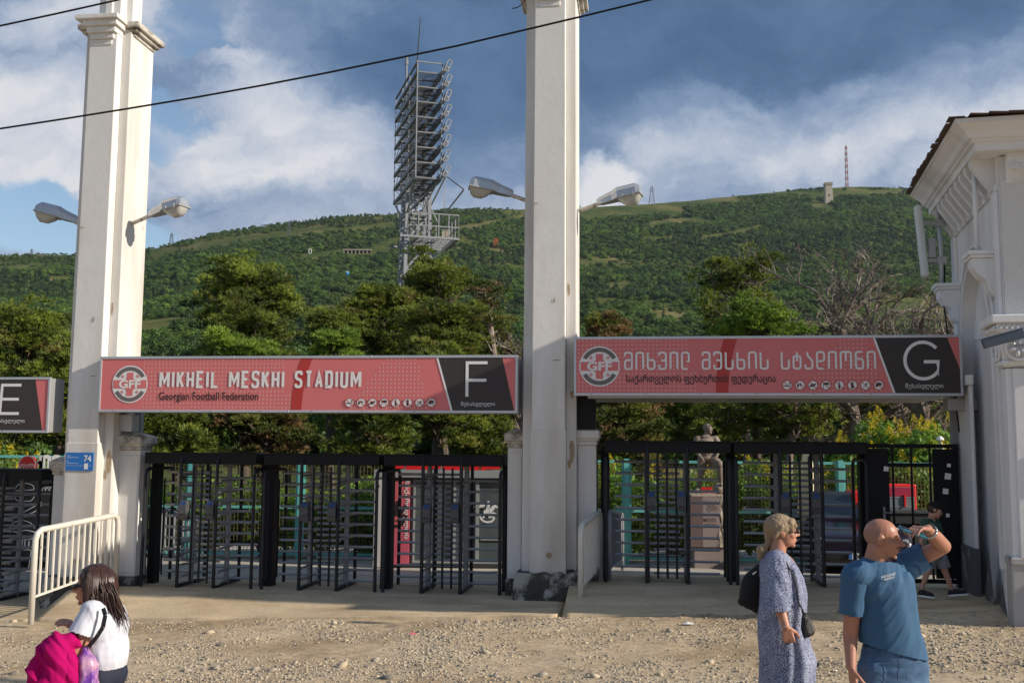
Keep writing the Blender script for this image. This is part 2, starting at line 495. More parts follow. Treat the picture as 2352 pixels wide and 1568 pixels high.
M_arm = mat('grey_arm', (0.30, 0.305, 0.32), 0.36, 0.3, var=0.2, vscale=8, spec=0.6, rand=0.15)
M_rail = mat('white_railing_paint', (0.62, 0.59, 0.52), 0.5, var=0.12, vscale=4, col2=(0.20, 0.09, 0.03), c2amt=0.13, c2scale=14, c2sharp=0.03)
M_galv = mat('galvanised_steel', (0.27, 0.28, 0.30), 0.55, 0.3, var=0.18, vscale=1.5)
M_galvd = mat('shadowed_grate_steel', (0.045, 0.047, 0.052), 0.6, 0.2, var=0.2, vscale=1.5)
M_lamp = mat('lamp_housing', (0.50, 0.51, 0.53), 0.38, 0.7, var=0.15, vscale=8)
M_lampc = mat('lamp_arm_paint', (0.62, 0.58, 0.50), 0.6, var=0.1, vscale=10, col2=(0.16, 0.08, 0.03), c2amt=0.3, c2scale=30, c2sharp=0.03)
M_bowl = mat('lamp_bowl', (0.62, 0.62, 0.58), 0.2, trans=0.35, var=0.1)
M_teal = mat('teal_fence_paint', (0.13, 0.46, 0.43), 0.55, var=0.15, vscale=4, col2=(0.30, 0.22, 0.10), c2amt=0.12, c2scale=9, c2sharp=0.05)
M_mesh = mat('mesh_wire', (0.16, 0.14, 0.07), 0.6, 0.3)
M_red = mat('bright_red', (0.72, 0.012, 0.015), 0.4, var=0.08)
M_white = mat('white_paint', (0.80, 0.80, 0.80), 0.6)
M_bark = mat('pine_bark', (0.10, 0.075, 0.055), 0.9, var=0.4, vscale=5, bump=1, bscale=18)
M_barkr = mat('reddish_bark', (0.20, 0.125, 0.085), 0.9, var=0.4, vscale=4, col2=(0.30, 0.28, 0.26), c2amt=0.45, c2scale=3, bump=1, bscale=18)
M_dead = mat('dead_wood', (0.12, 0.09, 0.07), 0.85, var=0.35, vscale=1.8, col2=(0.34, 0.29, 0.24), c2amt=0.45, c2scale=1.2, c2sharp=0.1, bump=0.6, bscale=12)
# ================================================================ ground
def bz(u):                         # street level
    return 0.04 * np.clip(u, -16, 14)
PADS = {'E': (-14.0, -6.86, -0.19), 'F': (-6.80, 0.86, 0.10), 'G': (0.93, 8.6, 0.33)}
def padz(u):
    return np.interp(u, [-14, -7.2, -6.5, 0.6, 1.2, 8], [-0.19, -0.19, 0.10, 0.10, 0.33, 0.33])

M_gravel = bpy.data.materials.new('gravel_dirt'); M_gravel.use_nodes = True
t = NT(M_gravel.node_tree); bs = M_gravel.node_tree.nodes['Principled BSDF']; bs.inputs['Roughness'].default_value = 0.95
bs.inputs['Specular IOR Level'].default_value = 0.2
pos = t.n('ShaderNodeNewGeometry').outputs['Position']
na = t.noise(pos, 0.55, 5, 0.6).outputs[0]; nb = t.noise(pos, 9, 6, 0.7).outputs[0]; nc = t.noise(pos, 60, 3, 0.6).outputs[0]
col = t.ramp(na, [(0.35, (0.42, 0.315, 0.20)), (0.5, (0.56, 0.44, 0.295)), (0.68, (0.65, 0.53, 0.37))])
spk = t.ramp(nb, [(0.3, (0.55, 0.53, 0.5)), (0.62, (1.08, 1.06, 1.02))])
col = t.mix(0.85, col, spk, 'MULTIPLY')
rd = t.n('ShaderNodeMapRange'); t.l(t.noise(t.vmath('ADD', pos, (5.2, 1, 3)), 0.8, 4, 0.7).outputs[0], rd.inputs[0]); rd.inputs[1].default_value = 0.64; rd.inputs[2].default_value = 0.76
rd.inputs[4].default_value = 0.5
col = t.mix(rd.outputs[0], col, (0.20, 0.10, 0.055, 1))
t.l(col, bs.inputs['Base Color'])
b = t.n('ShaderNodeBump'); b.inputs['Strength'].default_value = 0.9; b.inputs['Distance'].default_value = 0.02
t.l(t.math('ADD', nb, t.math('MULTIPLY', nc, 0.4)), b.inputs['Height']); t.l(b.outputs[0], bs.inputs['Normal'])

def slabmat(name, ca, cb, cc, scale=0.8):
    m = bpy.data.materials.new(name); m.use_nodes = True
    t = NT(m.node_tree); bs = m.node_tree.nodes['Principled BSDF']; bs.inputs['Roughness'].default_value = 0.9; bs.inputs['Specular IOR Level'].default_value = 0.25
    pos = t.n('ShaderNodeNewGeometry').outputs['Position']
    mp = t.n('ShaderNodeMapping'); mp.inputs['Scale'].default_value = (0.35, 1.2, 1); mp.inputs['Rotation'].default_value = (0, 0, R(35)); t.l(pos, mp.inputs[0])
    n1 = t.noise(mp.outputs[0], scale * 2.4, 6, 0.65, 0.6).outputs[0]; n2 = t.noise(pos, 22, 5, 0.7).outputs[0]; n3 = t.noise(pos, scale * .6, 3, .5).outputs[0]
    col = t.ramp(n1, [(0.3, ca), (0.52, cb), (0.72, cc)])
    col = t.mix(0.6, col, t.ramp(n2, [(0.30, (0.6, 0.58, 0.55)), (0.5, (1, 1, 1))]), 'MULTIPLY')
    col = t.mix(0.5, col, t.ramp(n3, [(0.3, (0.7, 0.7, 0.7)), (0.7, (1.1, 1.1, 1.1))]), 'MULTIPLY')
    t.l(col, bs.inputs['Base Color'])
    b = t.n('ShaderNodeBump'); b.inputs['Strength'].default_value = 0.6; b.inputs['Distance'].default_value = 0.01
    t.l(t.math('ADD', n2, n1), b.inputs['Height']); t.l(b.outputs[0], bs.inputs['Normal'])
    return m
M_slab = slabmat('dusty_concrete', (0.43, 0.325, 0.20), (0.59, 0.46, 0.30), (0.68, 0.55, 0.375))
M_yard = slabmat('old_asphalt', (0.36, 0.32, 0.27), (0.46, 0.415, 0.35), (0.54, 0.49, 0.42))

def gate_grid(name, us, vs, zf, m, skirt=0.0):
    U, V = np.meshgrid(us, vs, indexing='ij')
    Z = zf(U, V)
    X = GO.x + GU.x * U + GV.x * V; Y = GO.y + GU.y * U + GV.y * V
    co = np.stack([X, Y, Z], -1).reshape(-1, 3)
    a, b_ = U.shape
    i = np.arange(a - 1)[:, None] * b_ + np.arange(b_ - 1)[None, :]
    f = np.stack([i, i + b_, i + b_ + 1, i + 1], -1).reshape(-1, 4)
    o = np_mesh(name, co, f, m, smooth=True); o['kind'] = 'structure'
    return o
def edge_v(u):                     # ragged street edge of the aprons
    return np.interp(u, [-14, -7, -2, 2, 8], [-1.35, -1.4, -1.62, -1.8, -1.75]) + 0.05 * fbm(u, u * 0, 0.5, 3, 2.0)
us = np.concatenate([np.linspace(-120, -9.5, 14), np.arange(-9.4, 9.4, 0.06), np.linspace(9.5, 120, 14)])
vs = np.concatenate([np.linspace(-60, -13, 10), np.arange(-12.8, -7.4, 0.25), np.arange(-7.3, 0.9, 0.06), np.array([1.0, 1.4])])
def grav(U, V):
    z = bz(U) + 0.03 * fbm(U, V, 1.6, 3, 1.0) + 0.012 * fbm(U, V, 0.22, 3, 5.0)
    # rubble bank in front of the right apron
    bank = np.exp(-((V - edge_v(U) + 0.12) / 0.30) ** 2) * np.interp(U, [1, 2.5, 9], [0.01, 0.05, 0.10])
    z = z + bank * (0.6 + 0.8 * fbm(U, V, 0.3, 3, 8.0))
    return np.where(V > edge_v(U) + 0.15, z - 0.25, z)
gate_grid('ground', us, vs, grav, M_gravel)
def apron(name, key, m):
    u0, u1, L = PADS[key]
    us = np.arange(u0, u1 + 0.001, (u1 - u0) / int((u1 - u0) / 0.12))
    fr = np.array([-0.35, 0, 0, 0.03, 0.1, 0.25, 0.4, 0.6, 0.8, 1.0])
    rows = []
    for k, f in enumerate(fr):
        ve = edge_v(us)
        v = ve + f * (-0.5 - ve) if f >= 0 else ve
        zt = (bz(us) + 0.055) * (1 - max(f, 0)) + L * max(f, 0) + 0.012 * fbm(us, v, 0.6, 3, 3.0)
        if k in (0, 1): zt = bz(us) - 0.4 if k == 0 else zt - 0.012
        if k == 2: v = v + 0.012
        rows.append((us, v, zt))
    for v in (0.0, 0.6, 1.35):
        rows.append((us, us * 0 + v, us * 0 + L))
    rows.append((us, us * 0 + 1.36, us * 0 + L - 0.5))
    U = np.stack([r_[0] for r_ in rows], 1); V = np.stack([r_[1] for r_ in rows], 1); Z = np.stack([r_[2] for r_ in rows], 1)
    # side skirts
    U = np.concatenate([U[:1], U, U[-1:]]); V = np.concatenate([V[:1], V, V[-1:]]); Z = np.concatenate([Z[:1] * 0 - 0.8, Z, Z[-1:] * 0 - 0.8])
    X = GO.x + GU.x * U + GV.x * V; Y = GO.y + GU.y * U + GV.y * V
    co = np.stack([X, Y, Z], -1).reshape(-1, 3); a, b_ = U.shape
    i = np.arange(a - 1)[:, None] * b_ + np.arange(b_ - 1)[None, :]
    f = np.stack([i, i + b_, i + b_ + 1, i + 1], -1).reshape(-1, 4)
    o = np_mesh(name, co, f, m); o['kind'] = 'structure'
apron('pavement', 'E', M_slab); apron('pavement', 'F', M_slab); apron('pavement', 'G', M_slab)
YZ = 0.15
us = np.arange(-30, 30.1, 0.5); vs = np.array([1.362, 1.8, 2.4, 3, 3.6, 4.2, 5, 6, 7, 8, 9, 11, 14])
def yard(U, V):
    k = np.clip((V - 1.36) / 2.6, 0, 1)
    return (padz(U) - 0.01) * (1 - k) + YZ * k
gate_grid('yard', us, vs, yard, M_yard)

# loose stones
def stones(name, n, smin, smax, umin, umax, vmin, vmax, m, thresh, seed, label, octa=False):
    rs = np.random.RandomState(seed)
    u = rs.uniform(umin, umax, n); v = rs.uniform(vmin, vmax, n)
    dens = fbm(u, v, 1.1, 3, 4.0) + 0.5 * fbm(u, v, 0.25, 2, 6.0)
    keep = (dens + rs.uniform(-0.5, 0.5, n) > thresh) & (v < edge_v(u) - 0.02)
    u = u[keep]; v = v[keep]; n = len(u)
    z = grav(u, v)
    t_ = (1 + 5 ** .5) / 2
    base = np.array([(-1, t_, 0), (1, t_, 0), (-1, -t_, 0), (1, -t_, 0), (0, -1, t_), (0, 1, t_), (0, -1, -t_), (0, 1, -t_), (t_, 0, -1), (t_, 0, 1), (-t_, 0, -1), (-t_, 0, 1)]) / 1.9
    fc = np.array([(0, 11, 5), (0, 5, 1), (0, 1, 7), (0, 7, 10), (0, 10, 11), (1, 5, 9), (5, 11, 4), (11, 10, 2), (10, 7, 6), (7, 1, 8), (3, 9, 4), (3, 4, 2), (3, 2, 6), (3, 6, 8), (3, 8, 9), (4, 9, 5), (2, 4, 11), (6, 2, 10), (8, 6, 7), (9, 8, 1)])
    if octa:
        base = np.array([(1, 0, 0), (-1, 0, 0), (0, 1, 0), (0, -1, 0), (0, 0, 1), (0, 0, -1)], float)
        fc = np.array([(0, 2, 4), (2, 1, 4), (1, 3, 4), (3, 0, 4), (2, 0, 5), (1, 2, 5), (3, 1, 5), (0, 3, 5)])
    nv, nf = len(base), len(fc)
    s = smin * (smax / smin) ** (rs.uniform(0, 1, n) ** 2.2)
    sc_ = np.stack([s * rs.uniform(.8, 1.3, n), s * rs.uniform(.7, 1.1, n), s * rs.uniform(.35, .7, n)], -1)
    P = base[None] * (1 + rs.uniform(-.28, .28, (n, nv, 1))) * sc_[:, None, :]
    a = rs.uniform(0, 2 * PI, n); ca, sa = np.cos(a)[:, None], np.sin(a)[:, None]
    tl = rs.uniform(-.4, .4, n)[:, None]
    X = P[..., 0] * ca - P[..., 1] * sa; Y = P[..., 0] * sa + P[..., 1] * ca; Z = P[..., 2] + X * tl
    px = GO.x + GU.x * u + GV.x * v; py = GO.y + GU.y * u + GV.y * v
    co = np.stack([X + px[:, None], Y + py[:, None], Z + (z + sc_[:, 2] * 0.25)[:, None]], -1).reshape(-1, 3)
    f = (fc[None] + (np.arange(n) * nv)[:, None, None]).reshape(-1, 3)
    mi = np.repeat(rs.choice(len(m), n, p=[.35, .33, .14, .18]), nf)
    o = np_mesh(name, co, f, m, mi=mi)
    tag(o, label, 'gravel', kind='stuff')
M_st = [mat('stone_tan', (0.50, 0.41, 0.285), 0.9, var=0.2, vscale=30, world_co=True), mat('stone_grey', (0.36, 0.31, 0.245), 0.9, var=0.25, vscale=30, world_co=True),
        mat('stone_pale', (0.50, 0.42, 0.31), 0.9, var=0.15, vscale=30, world_co=True), mat('stone_dark', (0.16, 0.145, 0.125), 0.9, var=0.2, vscale=30, world_co=True)]
stones('gravel', 100000, 0.007, 0.026, -7.5, 8.0, -7.0, -1.3, M_st, 0.16, 3, 'fine pale gravel spread over the dusty street', octa=True)
stones('pebbles', 3600, 0.012, 0.028, -7.5, 8.0, -7.0, -1.3, M_st, 0.2, 13, 'scattered pebbles among the fine gravel of the street')
stones('rubble', 420, 0.025, 0.07, -7.5, 8.0, -7.0, -1.4, M_st, 0.15, 5, 'larger broken stones lying on the dusty street')

M_bare = mat('bare_render', (0.36, 0.27, 0.18), 0.95, var=.2, vscale=12)
# ================================================================ gate pillars
def pillar(label, px, zb, HT=9.30):
    u, _ = GP(px, 586, -0.4)
    t = thing('gate_pillar', label, 'pillar', gate(u, 0, zb), -GYAW, 'tall white pillars of the stadium entrance')
    H = HT - zb - 0.02
    k = 0.93
    m = MB(); m.frus(-.255, .255, -.40, .55, 0.35, -.255 * k, .255 * k, -.385, .5, H); sh = m.build('shaft', M_plaster, t, bevel=0.012)
    m = MB(); m.frus(-.41, -.2551, -.20, .62, 0.35, -.39, -.2551 * k, -.20, .60, H - .15)
    m.frus(.2551, .41, -.20, .62, 0.35, .2551 * k, .39, -.20, .60, H - .15); m.build('side_wing', M_plaster, t, bevel=0.012)
    # bare patches where the plaster has come off, and a round drain outlet
    rs = np.random.RandomState(int(px))
    m = MB()
    for (x, z, w_, h_) in ((.345, 2.15, .05, .42), (.30, 1.95, .03, .18), (.34, 3.0, .03, .15), (.285, 4.6, .02, .25)):
        n = 14; m.flat([(x + w_ * (.6 + .5 * rs.rand()) * math.cos(a), z + h_ / 2 * (.6 + .5 * rs.rand()) * math.sin(a)) for a in np.linspace(0, 2 * PI, n, endpoint=False)], -.203)
    for (x, z, w_, h_) in ((-.2, 5.9, .05, .02), (.12, 3.5, .07, .015), (.08, 4.4, .015, .10)):
        n = 12; m.flat([(x + w_ * (.5 + .6 * rs.rand()) * math.cos(a), z + h_ / 2 * (.5 + .7 * rs.rand()) * math.sin(a)) for a in np.linspace(0, 2 * PI, n, endpoint=False)], -.4135 if z < 2.4 else -.4005)
    m.build('bare_patch', M_bare, t)
    m = MB(); m.ring(.02, .62, .022, .045, -.418, 0, 2 * PI, 16); m.disc(.02, .62, .022, -.4165, 12); m.build('drain_outlet', M_bare, t)
    # slightly wider lower part, where the plaster steps out
    m = MB(); m.frus(-.268, .268, -.412, .3, 0.33, -.265, .265, -.409, .3, 2.45); m.build('lower_plaster', M_plaster, t, bevel=0.01)
    # plinth with a broken outline
    m = MB(); m.box(-.50, .50, -.52, .60, -0.5, 0.36)
    p = m.build('plinth', M_plinth, t)
    bmx = bmesh.new(); bmx.from_mesh(p.data); bmesh.ops.subdivide_edges(bmx, edges=bmx.edges[:], cuts=7, use_grid_fill=True)
    for v in bmx.verts:
        nn = math.sin(v.co.x * 23 + v.co.z * 31 + u) * math.cos(v.co.y * 19 + v.co.z * 13) * .03
        f = 1 - nn - (0.06 * max(0, v.co.z - 0.2) / .16)
        v.co.x *= f; v.co.y *= f
        if v.co.z > .3: v.co.z += nn * 1.5
    bmx.to_mesh(p.data); bmx.free()
    # stepped capital: mouldings on each arm of the cross
    def cap(x0, x1, y0, y1, z, parts):
        for (g, za, zb_) in parts:
            m.box(x0 - g, x1 + g, y0 - g, y1 + g, z + za, z + zb_)
    m = MB()
    cap(-.10, .10, -.34, .40, H, [(.06, -.44, -.34), (.10, -.34, -.25), (.15, -.25, -.15), (.20, -.15, -.06)])
    m.box(-.40, .34, -.60, .45, H - .06, H + .02)
    m.build('front_capital', M_plaster, t, bevel=0.012)
    m = MB()
    cap(-.39, .39, -.12, .56, H - .15, [(.03, -.06, .0), (.09, 0, .06), (.15, .06, .16)])
    c = m.build('wing_capital', M_capstone, t, bevel=0.02)
    # narrow upper shaft going on above the capital
    m = MB(); m.frus(-.19, .19, -.22, .40, H + .04, -.185, .185, -.2, .38, H + 3.2); m.box(-.06, .06, -.26, -.21, H + .04, H + 3.1); m.box(-.30, .30, -.02, .3, H + .04, H + 3.0)
    m.build('upper_shaft', M_plaster, t, bevel=0.01)
    return t, u
PL, uL = pillar('left white entrance pillar bearing the small blue street plate', 211, -0.10)
PC, uC = pillar('central white entrance pillar between the long red signs', 1261, 0.13, 9.62)

def pier(label, x0, x1, ytop, zb, v0=0.02, v1=0.42):
    ua, zt = GP(x0, ytop, v0); ub, _ = GP(x1, ytop, v0)
    w_ = ub - ua
    t = thing('gate_pier', label, 'pier', gate((ua + ub) / 2, v0, zb), -GYAW, 'short white piers beside the pillars')
    H = zt - zb; s = w_ / 2
    m = MB(); m.box(-s * .78, s * .78, .04, v1 - v0, 0, H - .22); m.box(-s * .70, s * .70, .032, v1 - v0, .3, H - .3); m.build('shaft', M_plaster, t, bevel=0.012)
    m = MB(); m.box(-s * .86, s * .86, .0, v1 - v0 + .05, H - .22, H - .17); m.frus(-s * .86, s * .86, 0, v1 - v0 + .05, H - .17, -s, s, -.04, v1 - v0 + .08, H - .12)
    m.box(-s - .01, s + .01, -.06, v1 - v0 + .1, H - .12, H); m.frus(-s, s, -.05, v1 - v0 + .1, H, -s * .3, s * .3, .1, .25, H + .07)
    m.build('cap', M_capstone if 'left' in label else M_plaster, t, bevel=0.015)
    m = MB(); m.box(-s * .9, s * .9, -.03, v1 - v0 + .02, -.3, .25); m.build('foot', M_plinth, t, bevel=0.02)
    return t
pier('short white pier right of the left pillar, with a dark weathered cap', 259, 329, 1001, 0.0)
pier('short white pier left of the central pillar', 1161, 1204, 994, 0.1)
pier('short white pier right of the central pillar, behind the railing', 1321, 1375, 988, 0.3)
pier('short pale pier left of the left pillar', 118, 152, 1058, -0.15)

# ================================================================ signs
RED = mat('sign_red_vinyl', (0.66, 0.175, 0.175), 0.36, var=0.04, vscale=1.5, spec=0.4)
DRED = mat('sign_dark_red', (0.45, 0.035, 0.03), 0.45)
SDOT = mat('sign_dot_pink', (0.72, 0.40, 0.36), 0.5)
SWHITE = mat('sign_white', (0.78, 0.77, 0.76), 0.5)
SDARK = mat('sign_charcoal', (0.050, 0.042, 0.041), 0.5, spec=0.3)
SBLACK = mat('sign_black_ink', (0.02, 0.018, 0.018), 0.5)
SGREYR = mat('sign_ring_grey', (0.15, 0.13, 0.125), 0.5)

def glyph(m, ch, x, z, w, h, th, y):
    """rounded monoline capitals and Georgian letters; returns advance"""
    G = {
     'I': [[(0, 0), (0, 1)]], 'M': [[(0, 0), (0, 1)], [(1, 0), (1, 1)], [(.05, .97), (.5, .3), (.95, .97)]],
     'K': [[(0, 0), (0, 1)], [(1, 1), (.12, .45)], [(.3, .6), (1, 0)]], 'H': [[(0, 0), (0, 1)], [(1, 0), (1, 1)], [(0, .5), (1, .5)]],
     'E': [[(1, 1), (0, 1), (0, 0), (1, 0)], [(0, .52), (.85, .52)]], 'L': [[(0, 1), (0, 0), (1, 0)]],
     'T': [[(0, 1), (1, 1)], [(.5, 1), (.5, 0)]], 'A': [[(0, 0), (.5, 1), (1, 0)], [(.2, .3), (.8, .3)]],
     'D': [[(0, 0), (0, 1), (.8, 1), (1, .85), (1, .15), (.8, 0), (0, 0), (0, .1)]], 'U': [[(0, 1), (0, 0), (1, 0), (1, 1)]],
     'S': [[(1, .8), (1, 1), (0, 1), (0, .55), (1, .45), (1, 0), (0, 0), (0, .2)]],
     'm_': [[(0, .8), (0, 1), (1, 1), (1, 0), (0, 0), (0, .55), (1, .55)]], 'i_': [[(0, 0), (0, 1), (1, 1), (1, 0)]],
     'kh_': [[(0, 1), (0, 0), (1, 0), (1, .55), (0, .55)]], 'e_': [[(0, .8), (0, 1), (1, 1), (1, 0), (0, 0), (0, .25)], [(1, .52), (.3, .52)]],
     'l_': [[(.8, 0), (0, 0), (0, 1), (1, 1), (1, .45), (.75, .45)]], 's_': [[(0, 1), (0, 0), (1, 0), (1, .55)]],
     't_': [[(.5, .45), (.5, 1)], [(.5, .75), (0, .75), (0, 0), (1, 0), (1, .75), (.5, .75)]],
     'a_': [[(0, .25), (0, 0), (1, 0), (1, .5), (.35, .75), (.3, 1)]], 'd_': [[(.85, 0), (0, 0), (0, 1), (1, 1), (1, .45), (0, .45)]],
     'o_': [[(0, 0), (0, 1), (1, 1), (1, 0)], [(.5, 1), (.5, .45)]], 'n_': [[(.9, 1), (0, 1), (0, 0), (1, 0), (1, .58), (0, .58)]],
    }
    if ch == ' ': return w * 0.75
    wk = w * (1.35 if ch in ('M', 'o_') else (0.0 if ch == 'I' else 1.0))
    i = th / 2
    for k, pl in enumerate(G[ch]):
        m.stroke([(x + i + p[0] * max(wk - th, 0), z + i + p[1] * (h - th)) for p in pl], th, y - 0.0003 * k, rnd=w * .30 if ch not in 'MKATIELD' or ch.endswith('_') else 0.0)
        for e in (pl[0], pl[-1]):
            pass
    return (wk if ch != 'I' else th) 
def title(seq, mt, parent, x, z, y, wtot, h, th_r, gap_r):
    tp = 0
    wn = sum((0.75 if c == ' ' else (1.35 if c in ('M', 'o_') else (th_r if c == 'I' else 1.0))) for c in seq) + gap_r * (len(seq) - 1)
    w_ = wtot / wn; cx = x
    for c in seq:
        m = MB(); cx += glyph(m, c, cx, z, w_, h, w_ * th_r, y) + w_ * gap_r
        if m.v: m.build('title_letter', mt, parent)

def emblem(parent, x, z, r, y):
    m = MB(); m.disc(x, z, r, y, 40); m.build('emblem_disc', SWHITE, parent)
    m = MB(); m.ring(x, z, r * .72, r * .93, y - .002, R(28), R(152), 24); m.ring(x, z, r * .72, r * .93, y - .002, R(208), R(332), 24); m.build('emblem_ring', SGREYR, parent)
    m = MB()
    m.flat([(x - r * .18, z - r * .62), (x + r * .18, z - r * .62), (x + r * .18, z + r * .62), (x - r * .18, z + r * .62)], y - .003)
    m.flat([(x - r * .93, z - r * .22), (x + r * .93, z - r * .22), (x + r * .93, z + r * .22), (x - r * .93, z + r * .22)], y - .0035)
    m.ring(x, z, r * .0, r * .36, y - .0037, 0, 2 * PI, 24)
    for sx in (-1, 1):
        for sz in (-1, 1):
            cx, cz, q = x + sx * r * .42, z + sz * r * .42, r * .085
            for ax in ((1, 0), (0, 1)):
                for sg in (-1, 1):
                    a = (cx + ax[0] * q * sg, cz + ax[1] * q * sg)
                    n_ = (ax[1] * q * .55, ax[0] * q * .55)
                    pol = [(cx, cz), (a[0] + n_[0], a[1] + n_[1]), (a[0] - n_[0], a[1] - n_[1])]
                    if sg * (1 if ax[0] else -1) < 0: pol = pol[::-1]
                    m.flat(pol, y - .003)
    m.build('emblem_cross', RED, parent)
    o = text('GFF', SWHITE, parent, x, z - r * .19, y - .006, r * .42, r * 1.22, 'CENTER', 'emblem_lettering', bold=0.035)

def icon(parent, x, z, r, y, k):
    m = MB(); m.disc(x, z, r, y, 24); m.build('icon_disc', SWHITE, parent)
    m = MB(); Y = y - .002
    def q(pts): m.flat([(x + a * r, z + b * r) for a, b in pts], Y)
    def ro(pts, a): c, s_ = math.cos(a), math.sin(a); return [(p[0] * c - p[1] * s_, p[0] * s_ + p[1] * c) for p in pts]
    bx = lambda a, b, c, d: [(a, b), (c, b), (c, d), (a, d)]
    if k == 0: q(bx(-.75, -.25, .3, -.05)); q(bx(.38, -.25, .48, -.05)); q(bx(.56, -.25, .66, -.05)); m.stroke([(x + .42 * r, z + .05 * r), (x + .35 * r, z + .3 * r), (x + .5 * r, z + .6 * r)], r * .1, Y); m.stroke([(x + .62 * r, z + .05 * r), (x + .55 * r, z + .3 * r), (x + .7 * r, z + .55 * r)], r * .1, Y)
    elif k == 1: q(bx(-.6, .0, .35, .2)); q([(-.6, -.45), (-.35, -.45), (-.25, 0), (-.6, 0)]); q(ro(bx(-.1, -.07, .75, .07), R(-45)) if 0 else [(a - .1, b + .5) for a, b in ro(bx(0, -.06, .8, .06), R(-42))])
    elif k == 2:
        for d in (-.28, .22): q([(a + d, b) for a, b in ro(bx(-.5, -.15, .45, .15), R(42))])
    elif k == 3: q(bx(-.5, -.7, -.42, .55)); q([(-.4, .0), (.1, .1), (.6, -.05), (.6, .45), (.1, .55), (-.4, .5)])
    elif k == 4: q(bx(-.2, -.7, .2, .05)); q([(-.2, .05), (.2, .05), (.08, .3), (-.08, .3)]); q(bx(-.08, .3, .08, .75))
    elif k == 5: q(bx(-.25, -.65, .25, .35)); q([(-.25, .35), (.25, .35), (.1, .55), (-.1, .55)]); m.ring(x, z + .55 * r, r * .12, r * .2, Y, 0, 2 * PI, 10)
    elif k == 6: q(ro([(-.15, -.02), (.2, -.16), (.75, 0), (.2, .16)], R(48))); q(ro(bx(-.65, -.05, -.15, .05), R(48)))
    else:
        m.flat([(x - .6 * r, z - .3 * r), (x - .05 * r, z - .3 * r), (x + .05 * r, z - .02 * r), (x + .62 * r, z - .05 * r)] + [(x + .62 * r * math.cos(a), z + (.0 + .55 * math.sin(a)) * r) for a in np.linspace(.1, PI, 9)], Y)
    m.build('icon_pictogram', SBLACK, parent)
    m = MB(); m.ring(x, z, r * .88, r * 1.0, y - .004, 0, 2 * PI, 24); m.stroke([(x - .66 * r, z + .66 * r), (x + .66 * r, z - .66 * r)], r * .13, y - .004)
    m.build('prohibition_ring', DRED, parent)

def signbox(label, pxa, pxb, yta, ytb, yba, ybb, depth, V=-0.5):
    u0, zt0 = GP(pxa, yta, V); u1, zt1 = GP(pxb, ytb, V); _, zb0 = GP(pxa, yba, V); _, zb1 = GP(pxb, ybb, V)
    W = u1 - u0; zb = (zb0 + zb1) / 2; H = (zt0 + zt1) / 2 - zb
    t = thing('sign_box', label, 'sign', gate(u0, V, zb), -GYAW, 'long red signs over the entrance gates')
    m = MB(); m.box(0.01, W - .01, .02, depth, .01, H - .01); m.build('housing', M_alud, t)
    fw = .035
    m = MB(); m.box(0, W, -.012, .03, H - fw, H + .004); m.box(0, W, -.012, .03, -.004, fw); m.box(0, fw, -.0115, .03, fw, H - fw); m.box(W - fw, W, -.0115, .03, fw, H - fw)
    for x in (W * .33, W * .66): m.box(x, x + .012, -.016, .02, H - fw - .002, H + .008); m.box(x + .9, x + .912, -.016, .02, -.008, fw)
    m.build('frame', M_alu, t, bevel=0.004)
    m = MB()
    for i in range(int(W / .8)): m.lathe([(0.007, 0), (0.006, .004)], 6, (0, 0, 0)) if False else m.box(.25 + i * .8, .262 + i * .8, -.017, -.010, .012, .024)
    m.build('screws', SBLACK, t)['kind'] = 'stuff'
    m = MB(); m.box(fw, W - fw, 0, .02, fw, H - fw); m.build('panel', RED, t)
    return t, W, H, fw
def sign_face(t, W, H, fw, L, gate_letter, geo):
    # L maps picture columns/rows (4096 wide) of this face to local x, z
    X, Z = L
    y = -.002
    # halftone dots
    m = MB(); step = H / 14.2
    for i in range(int(W / step)):
        for j in range(13):
            x = .07 + i * step; z = .075 + j * step
            if z > H - fw - .02 or x > W - .6: continue
            a = x / W; top = z / H
            left = (a < (.50 if top < .5 else .47)) and (a > (.165 if not geo else .0)) if not geo else a < (.33 if top < .4 else .30)
            if not geo: left = (.125 - .05 * abs(top - .5) < a < (.46 if top > .35 else .475))
            right = (a > .60 + .10 * top + (0 if not geo else -.0)) and a < (.80 - .035 * top)
            if not (left or right): continue
            s_ = step * (.21 if top < .8 else .19)
            m.disc(x, z, s_, y, 8)
    m.build('halftone_dots', SDOT, t)['kind'] = 'stuff'
    # dark red arc
    m = MB(); pts = []
    xa = X(1190 if not geo else 2876); xw = (X(1232) - X(1190)) if not geo else (X(2926) - X(2876)); zz = np.linspace(fw, H - fw, 12)
    lean = (X(1225) - X(1190)) if not geo else (X(2910) - X(2876))
    cv = lambda q: lean * q ** 2.0
    vs = []
    for q in np.linspace(0, 1, 12):
        z = fw + (H - 2 * fw) * q; vs += [(xa + cv(q), y - .001, z), (xa + cv(q) + xw * (1 + .08 * q), y - .001, z)]
    m.add(vs, [(2 * k, 2 * k + 1, 2 * k + 3, 2 * k + 2) for k in range(11)]); m.build('arc_band', DRED, t)
    # charcoal end with a white slanting edge
    if not geo: a0, a1, b0, b1 = X(1820), X(1762), X(2058), X(2012)
    else: a0, a1, b0, b1 = X(3580), X(3507), X(3850), X(3790)
    xr = W - fw
    m = MB(); pol = [(a0, fw), (min(b0, xr), fw), (b1, H - fw), (a1, H - fw)]
    if geo: pol = [(a0, fw), (xr, fw), (xr, fw + (H - 2 * fw) * .42), (b1, H - fw), (a1, H - fw)]
    m.flat(pol, y - .002); m.build('charcoal_field', SDARK, t)
    m = MB(); m.stroke([(a0, fw), (a1, H - fw)], .028, y - .004); m.build('slanting_stripe', SWHITE, t)

